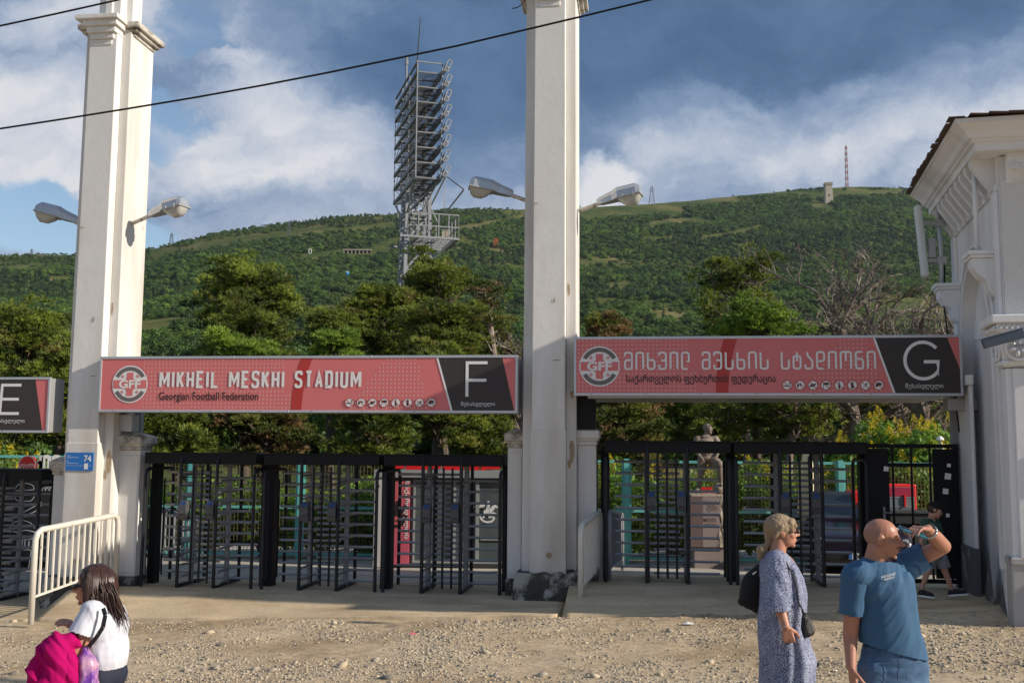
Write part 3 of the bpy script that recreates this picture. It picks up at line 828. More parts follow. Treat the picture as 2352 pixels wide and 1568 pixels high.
# --- sign with Latin title
tF, W, H, fw = signbox('red entrance sign reading MIKHEIL MESKHI STADIUM with gate letter F', 231, 1189.5, 818.5, 816.5, 944.5, 949, .75)
X = lambda px: (px - 401) / (2071 - 401) * W
Z = lambda py, px=1000: H * (1 - (py - 1424) / (1648 - 1424))
sign_face(tF, W, H, fw, (X, Z), 'F', False)
emblem(tF, X(530), H * .50, (X(604) - X(456)) / 2, -.006)
title(list('MIKHEIL MESKHI STADIUM'), SWHITE, tF, X(652), Z(1552), -.008, X(1467) - X(652), Z(1482) - Z(1552), .34, .28)
text('Georgian Football Federation', SBLACK, tF, X(652), Z(1599), -.008, .125, X(1058) - X(652), name='subtitle_lettering', bold=0.012)
for k, px in enumerate((1422, 1468, 1512.5, 1558, 1604, 1650, 1696, 1742)): icon(tF, X(px), Z(1609), X(1018) - X(1000), -.008, k)
m = MB(); th = .045
m.stroke([(X(1878), Z(1585)), (X(1878), Z(1453)), (X(1956), Z(1453))], th, -.010); m.stroke([(X(1878), Z(1521)), (X(1952), Z(1521))], th, -.0103); m.build('gate_letter', SWHITE, tF)
text('შესასვლელი', SWHITE, tF, X(1855), Z(1620), -.010, .055, X(1986) - X(1855), name='gate_word')
# --- sign with Georgian title
tG, W, H, fw = signbox('red entrance sign with Georgian title and gate letter G', 1318.5, 2208, 773, 770.5, 906, 910, 1.5)
X = lambda px: (px - 2295) / (3845 - 2295) * W
Z = lambda py: H * (1 - (py - 1344) / (1582 - 1344))
sign_face(tG, W, H, fw, (X, Z), 'G', True)
emblem(tG, X(2401), Z(1464), X(2485) - X(2401), -.006)
title(['m_', 'i_', 'kh_', 'e_', 'i_', 'l_', ' ', 'm_', 'e_', 's_', 'kh_', 'i_', 's_', ' ', 's_', 't_', 'a_', 'd_', 'i_', 'o_', 'n_', 'i_'], SWHITE, tG, X(2503), Z(1479), -.008, X(3512) - X(2503), Z(1405) - Z(1479), .22, .30)
text('საქართველოს ფეხბურთის ფედერაცია', SBLACK, tG, X(2512), Z(1528), -.008, .105, X(3116) - X(2512), name='subtitle_lettering', bold=0.012)
for k, px in enumerate((3161, 3212, 3262.5, 3313, 3366, 3417, 3468, 3520)): icon(tG, X(px), Z(1541), X(3020) - X(3000), -.008, k)
m = MB(); cx, cz, rr_ = X(3694), Z(1444), (Z(1372) - Z(1516)) / 2
m.stroke([(cx + rr_ * .95 * math.cos(a), cz + rr_ * math.sin(a)) for a in np.linspace(R(42), R(322), 40)] + [(cx + rr_ * .75, cz - rr_ * .60), (X(3751), Z(1495)), (X(3751), Z(1449)), (X(3697), Z(1449))], .047, -.010)
m.build('gate_letter', SWHITE, tG)
text('შესასვლელი', SWHITE, tG, X(3622), Z(1552), -.010, .062, X(3768) - X(3622), name='gate_word')
m = MB(); m.box(.2, W - .3, .05, 1.35, -.035, .012); m.build('underside_panel', M_alud, tG)
# --- sign E, cut by the picture edge
tE, W, H, fw = signbox('dark end of the sign with gate letter E, left of the left pillar', -840, 117, 868, 866, 984, 997.5, .42)
u0E = W
X = lambda px: W - (204 - px) / (204 + 1463) * W
Z = lambda py: H * (1 - (py - 1508) / (1735 - 1508))
m = MB(); m.flat([(X(-60), fw), (X(182), fw), (X(146), H - fw), (X(-120), H - fw)], -.004); m.build('charcoal_field', SDARK, tE)
m = MB(); m.stroke([(X(95), Z(1540)), (X(22), Z(1540)), (X(18), Z(1657)), (X(91), Z(1657))], .045, -.010); m.stroke([(X(20), Z(1598)), (X(88), Z(1598))], .045, -.0103); m.build('gate_letter', SWHITE, tE)
text('შესასვლელი', SWHITE, tE, X(-20), Z(1694), -.010, .055, X(114) - X(-20), name='gate_word')

def beam(label, u0, u1, v, z0, z1, mt=M_alud):
    t = tag(MB().box(0, u1 - u0, 0, .25, 0, z1 - z0).build('sign_bracket', mt, bevel=.01, loc=None), label, 'bracket', 'steel brackets carrying the signs')
    t.location = gate(u0, v, z0); t.rotation_euler = (0, 0, -GYAW)
ub, zz_ = GP(1321, 907, .1)
beam('dark bracket under the left end of the Georgian sign', ub, ub + .32, -.05, GP(1321, 985, 0)[1], zz_ - .02, M_black)
ub, zz_ = GP(2165, 912, .0)
beam('grey boxed bracket under the right end of the Georgian sign', ub, ub + .42, -.25, zz_ - .2, zz_ - .03)
ub, zz_ = GP(263, 948, .1)
beam('grey bracket under the left end of the Latin sign', ub, ub + .38, -.05, zz_ - .3, zz_ - .03)

# slim upright channels behind the signs
def upright(label, px, v, z0, z1, w_=.09):
    u, _ = GP(px, 1000, v)
    t = tag(MB().box(-w_ / 2, w_ / 2, 0, .1, 0, z1 - z0).build('upright_channel', M_galv), label, 'post'); t.location = gate(u, v, z0); t.rotation_euler = (0, 0, -GYAW)
upright('slim grey channel post right of the left pier', 316, .5, 0, GP(316, 945, .5)[1] )
upright('slim pale channel post at the right end of the pedestrian gate', 2196, .35, .3, GP(2196, 905, .35)[1], .12)

# ================================================================ street plate on the left pillar
up_, zp_ = GP(150, 1080, -.425); up2, zp2 = GP(215, 1039, -.425)
pt = thing('street_plate', 'small blue street plate numbered 74 on the left pillar', 'sign', gate(up_, -.425, zp_), -GYAW)
pw, ph = up2 - up_, zp2 - zp_
M_blue = mat('plate_blue', (0.015, 0.16, 0.50), 0.4)
MB().box(0, pw, 0, .012, 0, ph).build('plate', M_blue, pt)
text('74', SWHITE, pt, pw * .66, ph * .52, -.003, ph * .34, pw * .27, name='house_number', bold=.02)
text('ილია\nჭავჭავაძის გამზ.', SWHITE, pt, pw * .05, ph * .80, -.003, ph * .07, pw * .40, name='street_name')
text('Ilia\nChavchavadze Ave.', SWHITE, pt, pw * .05, ph * .48, -.003, ph * .07, pw * .42, name='street_name')
m = MB(); m.box(pw * .03, pw * .97, -.003, 0, ph * .27, ph * .28); m.flat([(pw * .68, ph * .08), (pw * .82, ph * .08), (pw * .82, ph * .4), (pw * .68, ph * .4)], -.004); m.build('plate_print', SWHITE, pt)

# ================================================================ turnstiles
armmesh = MB().tube([(0.03, 0, 0), (.50, 0, 0)], .0205, 8).build('arm', M_arm); ARM = armmesh.data
bpy.data.objects.remove(armmesh)
M_tape_sun = mat('worn_tape_painted_sun', (0.55, 0.52, 0.45), 0.6)  # pale colour also stands for sunlight on the arm tips
def rotor(t, x, y, zoff, tw, H=2.06):
    m = MB(); m.tube([(0, 0, .02), (0, 0, H)], .040, 12)
    for i in range(10): m.tube([(0, 0, .19 + zoff + i * .178 - .03), (0, 0, .19 + zoff + i * .178 + .03)], .046, 10)
    ro = m.build('rotor', M_grey, t, smooth=False, loc=(x, y, 0))
    ro.rotation_euler = (0, 0, tw)
    for i in range(10):
        for k in range(4):
            a = bpy.data.objects.new('arm', ARM); COL.objects.link(a); a.parent = ro
            a.location = (0, 0, .19 + zoff + i * .178 + (0 if k % 2 == 0 else -.035)); a.rotation_euler = (0, 0, k * PI / 2)
    return ro
def turnstile(label, px, zb, tw=(0, 0), both=True, W=1.90, H=2.10, tape_sun=False):
    u, _ = GP(px, 1200, 0.0)
    t = thing('turnstile', label, 'turnstile', gate(u, 0, zb), -GYAW, 'black full height turnstiles of the entrance')
    m = MB(); m.box(-W / 2 + .02, W / 2 - .02, .02, 1.1, H - .17, H); m.box(-W / 2 + .03, W / 2 - .03, .0, 1.12, H - .012, H + .01); m.build('header', M_black, t, bevel=.006)
    rotor(t, -.30, .52, 0, tw[0], H - .14); rotor(t, .30, .52, -.088, tw[1], H - .14)
    for x in (-.30, .30):
        m = MB(); h = H - .03
        pts = [(x, 0, 0), (x, 0, h - .12), (x, .03, h - .04), (x, .1, h), (x, .95, h), (x, 1.02, h - .04), (x, 1.05, h - .12), (x, 1.05, 0)]
        m.tube(pts, .028, 8); m.box(x - .03, x + .03, 0, 1.06, 0.0, .05); m.build('hoop_frame', M_tube, t, smooth=False)
    for yy in (.12,):
        for x in (-.14, 0, .14):
            MB().tube([(x, yy, .06), (x, yy, H - .20)], .018, 6).build('guard_bar', M_tube, t)
        m = MB(); m.bar((-.30, yy, .42), (.30, yy, .42), .012); m.bar((-.30, yy, H - .38), (.30, yy, H - .38), .012); m.build('tie_rod', M_tube, t)
    for sx in (-1, 1):
        x = sx * (W / 2 - .045)
        m = MB(); m.tube([(x, 0.02, 0), (x, .02, H - .38), (x, .06, H - .28), (x, .15, H - .25), (x, .95, H - .25), (x, 1.02, H - .3), (x, 1.05, H - .4), (x, 1.05, 0)], .028, 8); m.build('end_frame', M_tube, t)
        m = MB(); x2 = sx * (W / 2 - .01); m.box(x2 - .055, x2 + .055, .42, .62, -.02, H - .16); m.build('post', M_black, t)
        for yy in (.3, .8):
            MB().tube([(x2, yy, .1), (x2, yy, H - .42)], .014, 6).build('guard_bar', M_tube, t)
    for x, s_ in ((-.235, 1), (.21, 1)):
        m = MB(); m.frus(x - .065, x + .065, -.03, .10, 1.06, x - .065, x + .065, -.06, .10, 1.14); m.box(x - .065, x + .065, -.06, .10, 1.14, 1.27)
        m.frus(x - .065, x + .065, -.06, .10, 1.27, x - .06, x + .06, 0.0, .10, 1.36)
        bo = m.build('card_reader', M_reader, t, bevel=.006)
        m = MB(); m.add([(x - .04, -.052, 1.285), (x + .04, -.052, 1.285), (x + .04, -.014, 1.343), (x - .04, -.014, 1.343)], [(0, 1, 2, 3)]); m.build('reader_screen', M_screen, bo)
        m = MB(); m.box(x - .045, x + .045, -.0625, -.055, 1.135, 1.15); m.build('card_slot', SBLACK, bo)
    if tape_sun:
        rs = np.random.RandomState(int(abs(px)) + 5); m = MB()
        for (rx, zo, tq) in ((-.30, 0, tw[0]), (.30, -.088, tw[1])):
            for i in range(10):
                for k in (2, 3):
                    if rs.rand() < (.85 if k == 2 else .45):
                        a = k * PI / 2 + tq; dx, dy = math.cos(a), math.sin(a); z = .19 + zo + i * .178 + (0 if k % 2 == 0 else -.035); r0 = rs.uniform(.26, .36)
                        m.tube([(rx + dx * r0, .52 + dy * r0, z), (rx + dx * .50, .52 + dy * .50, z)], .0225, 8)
        m.build('worn_tape_sunlit_tips', M_tape_sun, t)['kind'] = 'stuff'
    return t
M_reader = mat('reader_grey', (0.075, 0.075, 0.08), 0.5, var=.1)
M_screen = mat('reader_screen', (0.02, 0.05, 0.16), 0.2)
turnstile('leftmost turnstile under the Latin sign, lit on its grey card readers', 453, .10, (R(-6), R(5)), tape_sun=True)
turnstile('middle turnstile under the Latin sign', 732.7, .10, (R(2), R(-3)))
turnstile('right turnstile under the Latin sign, before the pink and grey kiosk', 1014, .10, (R(1), R(2)))
turnstile('left turnstile under the Georgian sign, before the footballer statue', 1533, .33, (R(0), R(0)), W=1.93)
turnstile('right turnstile under the Georgian sign, before the dark parked car', 1842, .33, (R(1), R(-1)), W=1.97)
turnstile('turnstile under the gate E sign at the left picture edge', -36, -.19, (R(-5), R(4)), tape_sun=True)
# tape - worn wrap plus painted sunlight on some left rotor arm tips, as sleeves
def bars_panel(name, label, pxa, pxb, v, zb, zt, n, cat='gate', extra=None):
    u0, _ = GP(pxa, 1100, v); u1, _ = GP(pxb, 1100, v); W = u1 - u0
    t = thing(name, label, cat, gate(u0, v, zb), -GYAW)
    m = MB(); m.box(0, W, 0, .05, zt - zb - .06, zt - zb); m.build('top_rail', M_black, t)
    m = MB(); m.box(0, W, 0.0, .05, .06, .12); m.build('bottom_rail', M_black, t)
    for i in range(n):
        x = W * (i + .5) / n
        MB().box(x - .014, x + .014, .011, .039, .12, zt - zb - .06).build('upright_bar', M_black, t)
    for x in (0, W - .06):
        MB().box(x, x + .06, -.001, .0512, -.05, zt - zb + .001).build('post', M_black, t)
    return t, W
bars_panel('fence_panel', 'narrow black barred panel beside the left pier', 308, 341, .4, .10, 2.1, 2, 'fence')
bars_panel('fence_panel', 'narrow black barred panel right of the central pillar pier', 1362, 1398, .4, .33, 2.3, 2, 'fence')
g, W = bars_panel('pedestrian_gate', 'black barred pedestrian gate beside the white building, stickers on its post', 1988, 2203, .25, .33, 2.42, 5)
H = 2.09
m = MB(); m.box(0.061, .34, .0, .05, .13, H - .07); m.build('lock_panel', M_black, g)
m = MB(); m.box(W - .36, W - .061, .0, .05, .13, H - .07); m.build('hinge_panel', M_black, g)
m = MB(); m.box(.3405, W - .3605, .0, .05, H - .34, H - .28); m.box(.3405, W - .3605, .0, .05, .86, .92); m.build('cross_rail', M_black, g)
m = MB(); m.box(.24, .27, -.02, 0, .98, 1.16); m.tube([(.25, -.02, 1.08), (.25, -.06, 1.08), (.36, -.06, 1.07)], .009, 6); m.build('handle', M_galv, g)
m = MB()
for (x, z, q) in ((W - .16, 1.62, .05), (W - .2, 1.4, .045), (W - .14, 1.78, .03), (W - .18, 1.05, .03), (.3, 1.72, .04)):
    m.add([(x - q, -.004, z - q * .8), (x + q * .8, -.004, z - q), (x + q, -.004, z + q * .7), (x - q * .7, -.004, z + q)], [(0, 1, 2, 3)])
m.build('sticker', SWHITE, g)

# ================================================================ tubular railings
def railing(label, p, q, h0, h1, n, mt=M_rail, rp=.043, group='tubular railings by the gates'):
    p = Vector(p); q = Vector(q); d = (q - p); L = Vector((d.x, d.y, 0)).length; ang = math.atan2(d.y, d.x)
    t = thing('railing', label, 'railing', p, ang, group)
    z1 = q.z - p.z
    m = MB(); m.tube([(0, 0, -.15), (0, 0, h0 - .14), (.03, 0, h0 - .05), (.10, 0, h0), (L - .10, 0, z1 + h1), (L - .03, 0, z1 + h1 - .04), (L, 0, z1 + h1 - .13), (L, 0, z1 - .1)], rp, 10); m.build('hoop', mt, t, smooth=True)
    zb0 = .22; zb1 = z1 + .2
    m = MB(); m.bar((0, 0, zb0), (L, 0, zb1), .03, .03); m.build('lower_rail', mt, t)
    for i in range(n):
        x = L * (i + 1) / (n + 1); f = x / L
        MB().tube([(x, 0, zb0 + (zb1 - zb0) * f), (x, 0, h0 + (z1 + h1 - h0) * f)], .019, 6).build('baluster', mt, t)
    return t
def onz(px, py, z): return WZ(px, py, z)
railing('cream tubular railing before the left pillar, on the step between gates', WD(72, 1408, 15.2), WD(265, 1332, 16.75), 1.15, 1.0, 13)
railing('cream tubular railing standing right of the central pillar base', onz(1334, 1388, .13), onz(1379, 1330, .33), 1.10, 1.02, 10)
railing('grey tubular railing inside the yard behind the Georgian sign gate', onz(1430, 1313, .2), onz(1400, 1335, .32), 1.0, 1.05, 9, M_galv, .03)
railing('pale tubular railing inside the yard behind the leftmost turnstile', onz(366, 1300, .13), onz(470, 1315, .12), 1.05, .85, 9, M_galv, .03)
railing('railing just right of the picture, whose barred shadow falls on the street', (7.15, 12.45, .2), (7.75, 14.8, .3), 1.08, 1.05, 14)
# ================================================================ white building on the right
BYAW = R(12.8)
BU = Vector((math.cos(BYAW), -math.sin(BYAW), 0)); BV = Vector((math.sin(BYAW), math.cos(BYAW), 0))
C0 = Vector((6.06, 12.98, -0.088))
M_bwall = mat('building_white_plaster', (0.74, 0.74, 0.74), 0.85, var=0.08, vscale=1.2, col2=(0.50, 0.48, 0.46), c2amt=0.25, c2scale=.9, c2sharp=0.15, bump=0.15, bscale=14, streak=True)
M_bfoot = mat('building_grey_foot', (0.10, 0.105, 0.11), 0.85, var=0.15, vscale=3, col2=(0.30, 0.28, 0.25), c2amt=0.2, c2scale=3, c2sharp=0.05, bump=.5)
M_tile = mat('roof_tile', (0.085, 0.05, 0.035), 0.8, var=0.4, vscale=5)
B = thing('gatehouse', 'white plastered building with bracketed cornice and pointed arch niche', 'building', C0, -BYAW); B.scale = (1.04, 1.04, 1.04)
DEP = 2.92; TOP = 5.83
def B_side_px(px, py):
    """(y, z) on the side wall plane x=0 of the building"""
    d = ray(px, py); tt = (C0 - CAMP).dot(BU) / d.dot(BU); p = CAMP + d * tt
    return (p - C0).dot(BV), p.z
# main block, with side wall carrying an arch opening
m = MB(); m.box(.22, 9, 0, DEP + .02, -.4, TOP)
m.build('wall', M_bwall, B)
# side wall skin x from 0 to .22 with arch hole: build as polygons in (y, z)
AC, AW, ASP, ATOP = 1.52, 1.02, 2.95, 4.78
def arch_pts(c, hw, sp, top, n=12):
    L = [(c - hw, z) for z in (0.0,)] ; pts = []
    for k in range(n + 1):
        a = k / n
        pts.append((c - hw * math.cos(a * PI / 2) ** 1.0, sp + (top - sp) * math.sin(a * PI / 2) ** .92))
    return pts
ap = arch_pts(AC, AW, ASP, ATOP)
m = MB()
leftp = [(-.0, -.4), (0, TOP), (AC, TOP)] + [p for p in ap[::-1]] + [(AC - AW, -.4)]
ap2 = [(2 * AC - y, z) for y, z in ap]
rightp = [(AC, TOP), (DEP, TOP), (DEP, -.4), (AC + AW, -.4)] + ap2
for pol in (leftp, rightp):
    n = len(pol)
    vs = [(0, y, z) for y, z in pol] + [(.22, y, z) for y, z in pol]
    m.add(vs, [tuple(range(n)), tuple(range(2 * n - 1, n - 1, -1))] + [(i, (i + 1) % n, (i + 1) % n + n, i + n) for i in range(n)])
m.build('side_wall', M_bwall, B)
m = MB(); m.box(.13, .2199, AC - AW - .02, AC + AW + .02, -.4, ATOP + .02); m.build('niche_back', M_bwall, B)
def archband(off, wd, pr, nm):
    m = MB(); rows = []
    q = arch_pts(AC, AW + off, ASP, ATOP + off, 16); q2 = arch_pts(AC, AW + off + wd, ASP, ATOP + off + wd, 16)
    def full(a): return [(AC - (AC - a[0][0]), .9)] + a + [(2 * AC - y, z) for y, z in a[::-1][1:]] + [(2 * AC - a[0][0], .9)]
    q, q2 = full(q), full(q2)
    vs = []
    for a, b_ in zip(q, q2): vs += [(0.002, *a), (-pr, *a), (-pr * .8, *b_), (0.002, *b_)]
    n = len(q); fs = []
    for i in range(n - 1):
        for k in range(3): fs.append((4 * i + k, 4 * (i + 1) + k, 4 * (i + 1) + k + 1, 4 * i + k + 1))
    m.add(vs, fs); m.build(nm, M_bwall, B)
archband(0.0, .10, .05, 'arch_moulding'); archband(.22, .05, .04, 'arch_moulding')
# cornice swept round the corner (mitred), profile in (out, z)
prof = [(0, TOP - .0), (.30, TOP - .0), (.30, TOP + .09), (.34, TOP + .10), (.34, TOP + .13), (.38, TOP + .14), (.42, TOP + .20), (.50, TOP + .26), (.52, TOP + .28), (.55, TOP + .285), (.55, TOP + .33), (0, TOP + .33)]
m = MB()
n = len(prof)
vs = [(-o_, DEP + .2, z) for o_, z in prof] + [(-o_, -o_, z) for o_, z in prof] + [(9, -o_, z) for o_, z in prof]
fs = []
for s_ in range(2):
    for k in range(n): fs.append((s_ * n + k, (s_ + 1) * n + k, (s_ + 1) * n + (k + 1) % n, s_ * n + (k + 1) % n))
fs.append(tuple(range(n))); m.add(vs, fs); m.build('cornice', M_bwall, B)
# roof covering, slightly ragged edge of tiles
m = MB(); m.add([(-.58, DEP + .25, TOP + .335), (-.58, -.58, TOP + .335), (9, -.58, TOP + .335), (9, 1.5, TOP + .95), (2.5, 1.5, TOP + .95)], [(0, 1, 2, 3, 4)]); m.add([(-.58, DEP + .25, TOP + .335), (2.5, 1.5, TOP + .95), (9, 1.5, TOP + .95), (9, DEP + .25, TOP + .335)], [(0, 1, 2, 3)]); m.build('roof', M_tile, B)
rt = MB().box(-.12, .06, -.098, .098, 0, .014).build('tile', M_tile, B, bevel=0)
TD = rt.data; rt.location = (-.5, -.45, TOP + .345)
k = 0
for y in np.arange(-.24, DEP + .2, .205):
    o = bpy.data.objects.new('roof_tile', TD); COL.objects.link(o); o.parent = B
    o.location = (-.49 - rng.uniform(0, .035), y, TOP + .338 + rng.uniform(0, .008)); o.rotation_euler = (rng.uniform(-.05, .05), rng.uniform(-.10, .02), rng.uniform(-.08, .08))
for x in np.arange(-.3, 2.0, .205):
    o = bpy.data.objects.new('roof_tile', TD); COL.objects.link(o); o.parent = B
    o.location = (x, -.50 - rng.uniform(0, .03), TOP + .345 + rng.uniform(0, .01)); o.rotation_euler = (rng.uniform(.0, .08), rng.uniform(-.03, .03), PI / 2)
rt.name = 'roof_tile'
# modillions along the side
def modillion(nm, loc, rz, w_=.11, out=.28, h=.40, mt=M_bwall):
    pr = [(0, 0), (out, 0), (out, -.07), (.07, -h + .03), (.05, -h), (0, -h)]
    n = len(pr); vs = [(-o_, -w_ / 2, z) for o_, z in pr] + [(-o_, w_ / 2, z) for o_, z in pr]
    m = MB(); m.add(vs, [tuple(range(n)), tuple(range(2 * n - 1, n - 1, -1))] + [(i, i + n, (i + 1) % n + n, (i + 1) % n) for i in range(n)])
    o = m.build(nm, mt, B); o.location = loc; o.rotation_euler = (0, 0, rz); return o
m0 = None
for y in np.linspace(.17, DEP - .12, 9):
    if m0 is None: m0 = modillion('cornice_bracket', (0, y, TOP - .001), 0)
    else:
        o = bpy.data.objects.new('cornice_bracket', m0.data); COL.objects.link(o); o.parent = B; o.location = (0, y, TOP - .001)
m1 = modillion('carved_bracket', (.18, 0, TOP - .001), PI / 2, .20, .16, .34)
m = MB()
for a in range(5):
    an = R(90 + (a - 2) * 38); m.tube([(.18, -.165, TOP - .20), (.18 + .06 * math.cos(an), -.172, TOP - .20 + .06 * math.sin(an)), (.18 + .075 * math.cos(an), -.165, TOP - .20 + .08 * math.sin(an))], [.012, .016, .005], 6)
m.build('leaf_ornament', M_bwall, B, smooth=True)
o = bpy.data.objects.new('carved_bracket', m1.data); COL.objects.link(o); o.parent = B; o.location = (1.1, 0, TOP - .001); o.rotation_euler = (0, 0, PI / 2)
# strip mouldings
m = MB(); m.box(-.03, -.001, .02, DEP - .02, TOP - .42, TOP - .34); m.build('frieze_band', M_bwall, B)
m = MB(); m.box(-.045, -.001, .0, .22, 3.3, TOP - .43); m.box(-.045, -.001, DEP - .25, DEP, .9, TOP - .43); m.build('corner_strip', M_bwall, B, bevel=.01)
# scrolled corbels below the arch shoulders
def corbel(y0, y1, z, label=None):
    m = MB(); out = .34
    m.box(-out, .0, y0, y1, z - .05, z); m.box(-out + .03, .0, y0 + .02, y1 - .02, z - .09, z - .05)
    pr = [(.0, -.09), (out - .05, -.09), (out - .06, -.20), (out * .62, -.30), (out * .38, -.37), (.10, -.50), (.05, -.56), (0, -.55)]
    n = len(pr); vs = [(-o_, y0 + .05, z + zz) for o_, zz in pr] + [(-o_, y1 - .05, z + zz) for o_, zz in pr]
    m.add(vs, [tuple(range(n)), tuple(range(2 * n - 1, n - 1, -1))] + [(i, i + n, (i + 1) % n + n, (i + 1) % n) for i in range(n)])
    return m.build('corbel', M_bwall, B, bevel=.012)
corbel(.12, .50, 4.72); corbel(DEP - .42, DEP - .02, 4.70)
m = MB(); m.tube([(-.20, .30, TOP), (-.20, .30, 4.72)], .03, 8); m.build('downpipe', M_bwall, B, smooth=True)
# corner pilaster, capital with rosette, foot
m = MB(); m.box(.02, .75, -.045, -.001, 3.75, TOP - .02); m.build('rough_panel', M_plaster_rough, B)
m = MB(); m.box(-.03, .95, -.14, .10, 1.06, 3.26); m.box(.04, .95, -.17, -.1401, 1.06, 3.26); m.build('pilaster', M_bwall, B, bevel=.02)
m = MB(); m.box(-.06, .95, -.17, .12, -.4, 1.06); m.box(-.07, .95, -.19, .14, 1.0, 1.09); m.build('pilaster_foot', mat('pilaster_foot_plaster', (0.40, 0.39, 0.38), 0.9, var=.15, vscale=2, col2=(.05, .05, .05), c2amt=.3, c2scale=2.2, c2sharp=.04, bump=.2), B, bevel=.02)
m = MB(); m.frus(-.04, .95, -.14, .12, 3.02, -.10, .95, -.26, .26, 3.42); m.box(-.08, .95, -.20, .15, 3.04, 3.10); m.box(-.14, .95, -.30, .30, 3.42, 3.52); m.box(-.20, .95, -.34, .36, 3.52, 3.62); m.xf(Matrix.Translation((0, 0, .25))); m.build('capital', M_bwall, B, bevel=.015)
m = MB()
for cx, cy, fl in ((.10, -.235, 0), (.72, -.235, 0)):
    m.tube([(cx + .14 * math.cos(a), cy, 3.24 + .14 * math.sin(a)) for a in np.linspace(0, 2 * PI, 20)], .018, 6)
    for a in range(6):
        an = a * PI / 3 + .3; m.tube([(cx + .02 * math.cos(an), cy - .01, 3.24 + .02 * math.sin(an)), (cx + .07 * math.cos(an), cy - .03, 3.24 + .07 * math.sin(an)), (cx + .115 * math.cos(an), cy - .005, 3.24 + .115 * math.sin(an))], [.012, .028, .008], 6)
for k in range(12):
    y = -.28 + k * .045; m.tube([(-.14, y, 3.44), (-.165, y + .02, 3.47), (-.14, y + .03, 3.50)], .012, 5)
for k in range(18):
    x = -.12 + k * .06; m.tube([(x, -.30, 3.44), (x + .02, -.325, 3.47), (x + .03, -.30, 3.50)], .012, 5)
for y in (-.2, .12):
    m.tube([(-.08, y * .5 + .08 + .10 * math.cos(a), 3.24 + .13 * math.sin(a)) for a in np.linspace(0, 2 * PI, 16)], .018, 6)
m.xf(Matrix.Translation((0, 0, .25))); m.build('rosette', M_bwall, B, smooth=True)
m = MB(); m.box(.38, .9, -.22, -.1702, 1.95, 2.35); m.build('meter_box', M_lamp, B, bevel=.02)
# pier and dark foot at the back of the side wall
m = MB(); m.box(-.05, -.001, DEP - 1.0, DEP - .2, .9, 3.2); m.box(-.09, 0, DEP - 1.05, DEP - .15, 3.20, 3.34); m.build('side_pier', M_bwall, B, bevel=.015)
m = MB(); m.box(-.09, -.001, DEP - 1.05, DEP - .15, -.1, 1.02); m.build('side_pier_foot', M_bfoot, B, bevel=.02)
m = MB(); rs = np.random.RandomState(4)
for (yc, w_, h) in ((2.35, .25, .62), (1.35, .30, .8), (.6, .2, .45)):
    pts = [(yc - w_, .0), (yc + w_, .0), (yc + w_ * .8, h * .35), (yc + w_ * .3, h * .6), (yc + .02, h), (yc - w_ * .3, h * .7), (yc - w_ * .7, h * .3)]
    m.add([(-.003, y, z + .3) for y, z in pts], [tuple(range(len(pts)))])
m.build('peeled_patch', M_bfoot, B)

# security camera
def cam_px(px, py, y): return WD(px, py, y)
sc_p = cam_px(2352, 764, 12.1)
s = thing('security_camera', 'grey security camera under the capital at the right picture edge', 'camera', sc_p, R(165))
m = MB(); m.box(0, .46, -.055, .055, -.06, .05); h = m.build('housing', mat('camera_grey', (.10, .12, .15), .4, .3), s, bevel=.01); h.rotation_euler = (0, R(15), 0)
m = MB(); m.box(-.03, .52, -.065, .065, .052, .066); h = m.build('sunshield', mat('camera_shield', (.32, .35, .40), .35, .5), s); h.rotation_euler = (0, R(15), 0)
m = MB(); m.tube([(.14, 0, -.06), (.10, 0, -.14), (.02, .1, -.16), (-.1, .3, -.12)], .016, 6); m.build('arm', M_alud, s)
# antenna panel on the back corbel
ap_ = C0 + (BV * (DEP - .2) + BU * (-.22) + Vector((0, 0, 4.70))) * 1.04
a = thing('antenna_mast', 'pale panel antenna on a short mast standing on the building corbel', 'antenna', ap_, -BYAW)
m = MB(); m.tube([(0, 0, 0), (0, 0, 1.12)], .032, 8); m.build('mast', M_alu, a, smooth=True)
m = MB(); m.box(-.05, .05, -.09, .09, -.55, .55); p_ = m.build('panel', mat('antenna_panel', (.62, .66, .66), .5), a, bevel=.03); p_.location = (-.27, 0, .68); p_.rotation_euler = (0, R(-4), 0)
m = MB(); m.bar((-.24, 0, .95), (.03, 0, .95), .05); m.bar((-.24, 0, .38), (.03, 0, .38), .05); m.box(-.05, .08, -.05, .05, .90, 1.0); m.box(-.05, .08, -.05, .05, .33, .43); m.build('clamp', M_alud, a)
m = MB(); m.box(-.17, -.07, -.05, .05, .42, .72); m.build('amplifier_box', M_alud, a, bevel=.01)
cp = [ap_ + Vector((.05, -.02, .3)), ap_ + BU * .02 + Vector((0, 0, -.3)), ap_ + BU * .10 + Vector((0, 0, -1.2)), ap_ + BU * .17 + Vector((0, 0, -2.2))]
tag(MB().tube(cp, .012, 5).build('cable', M_black), 'thin black cable hanging down from the panel antenna', 'cable')

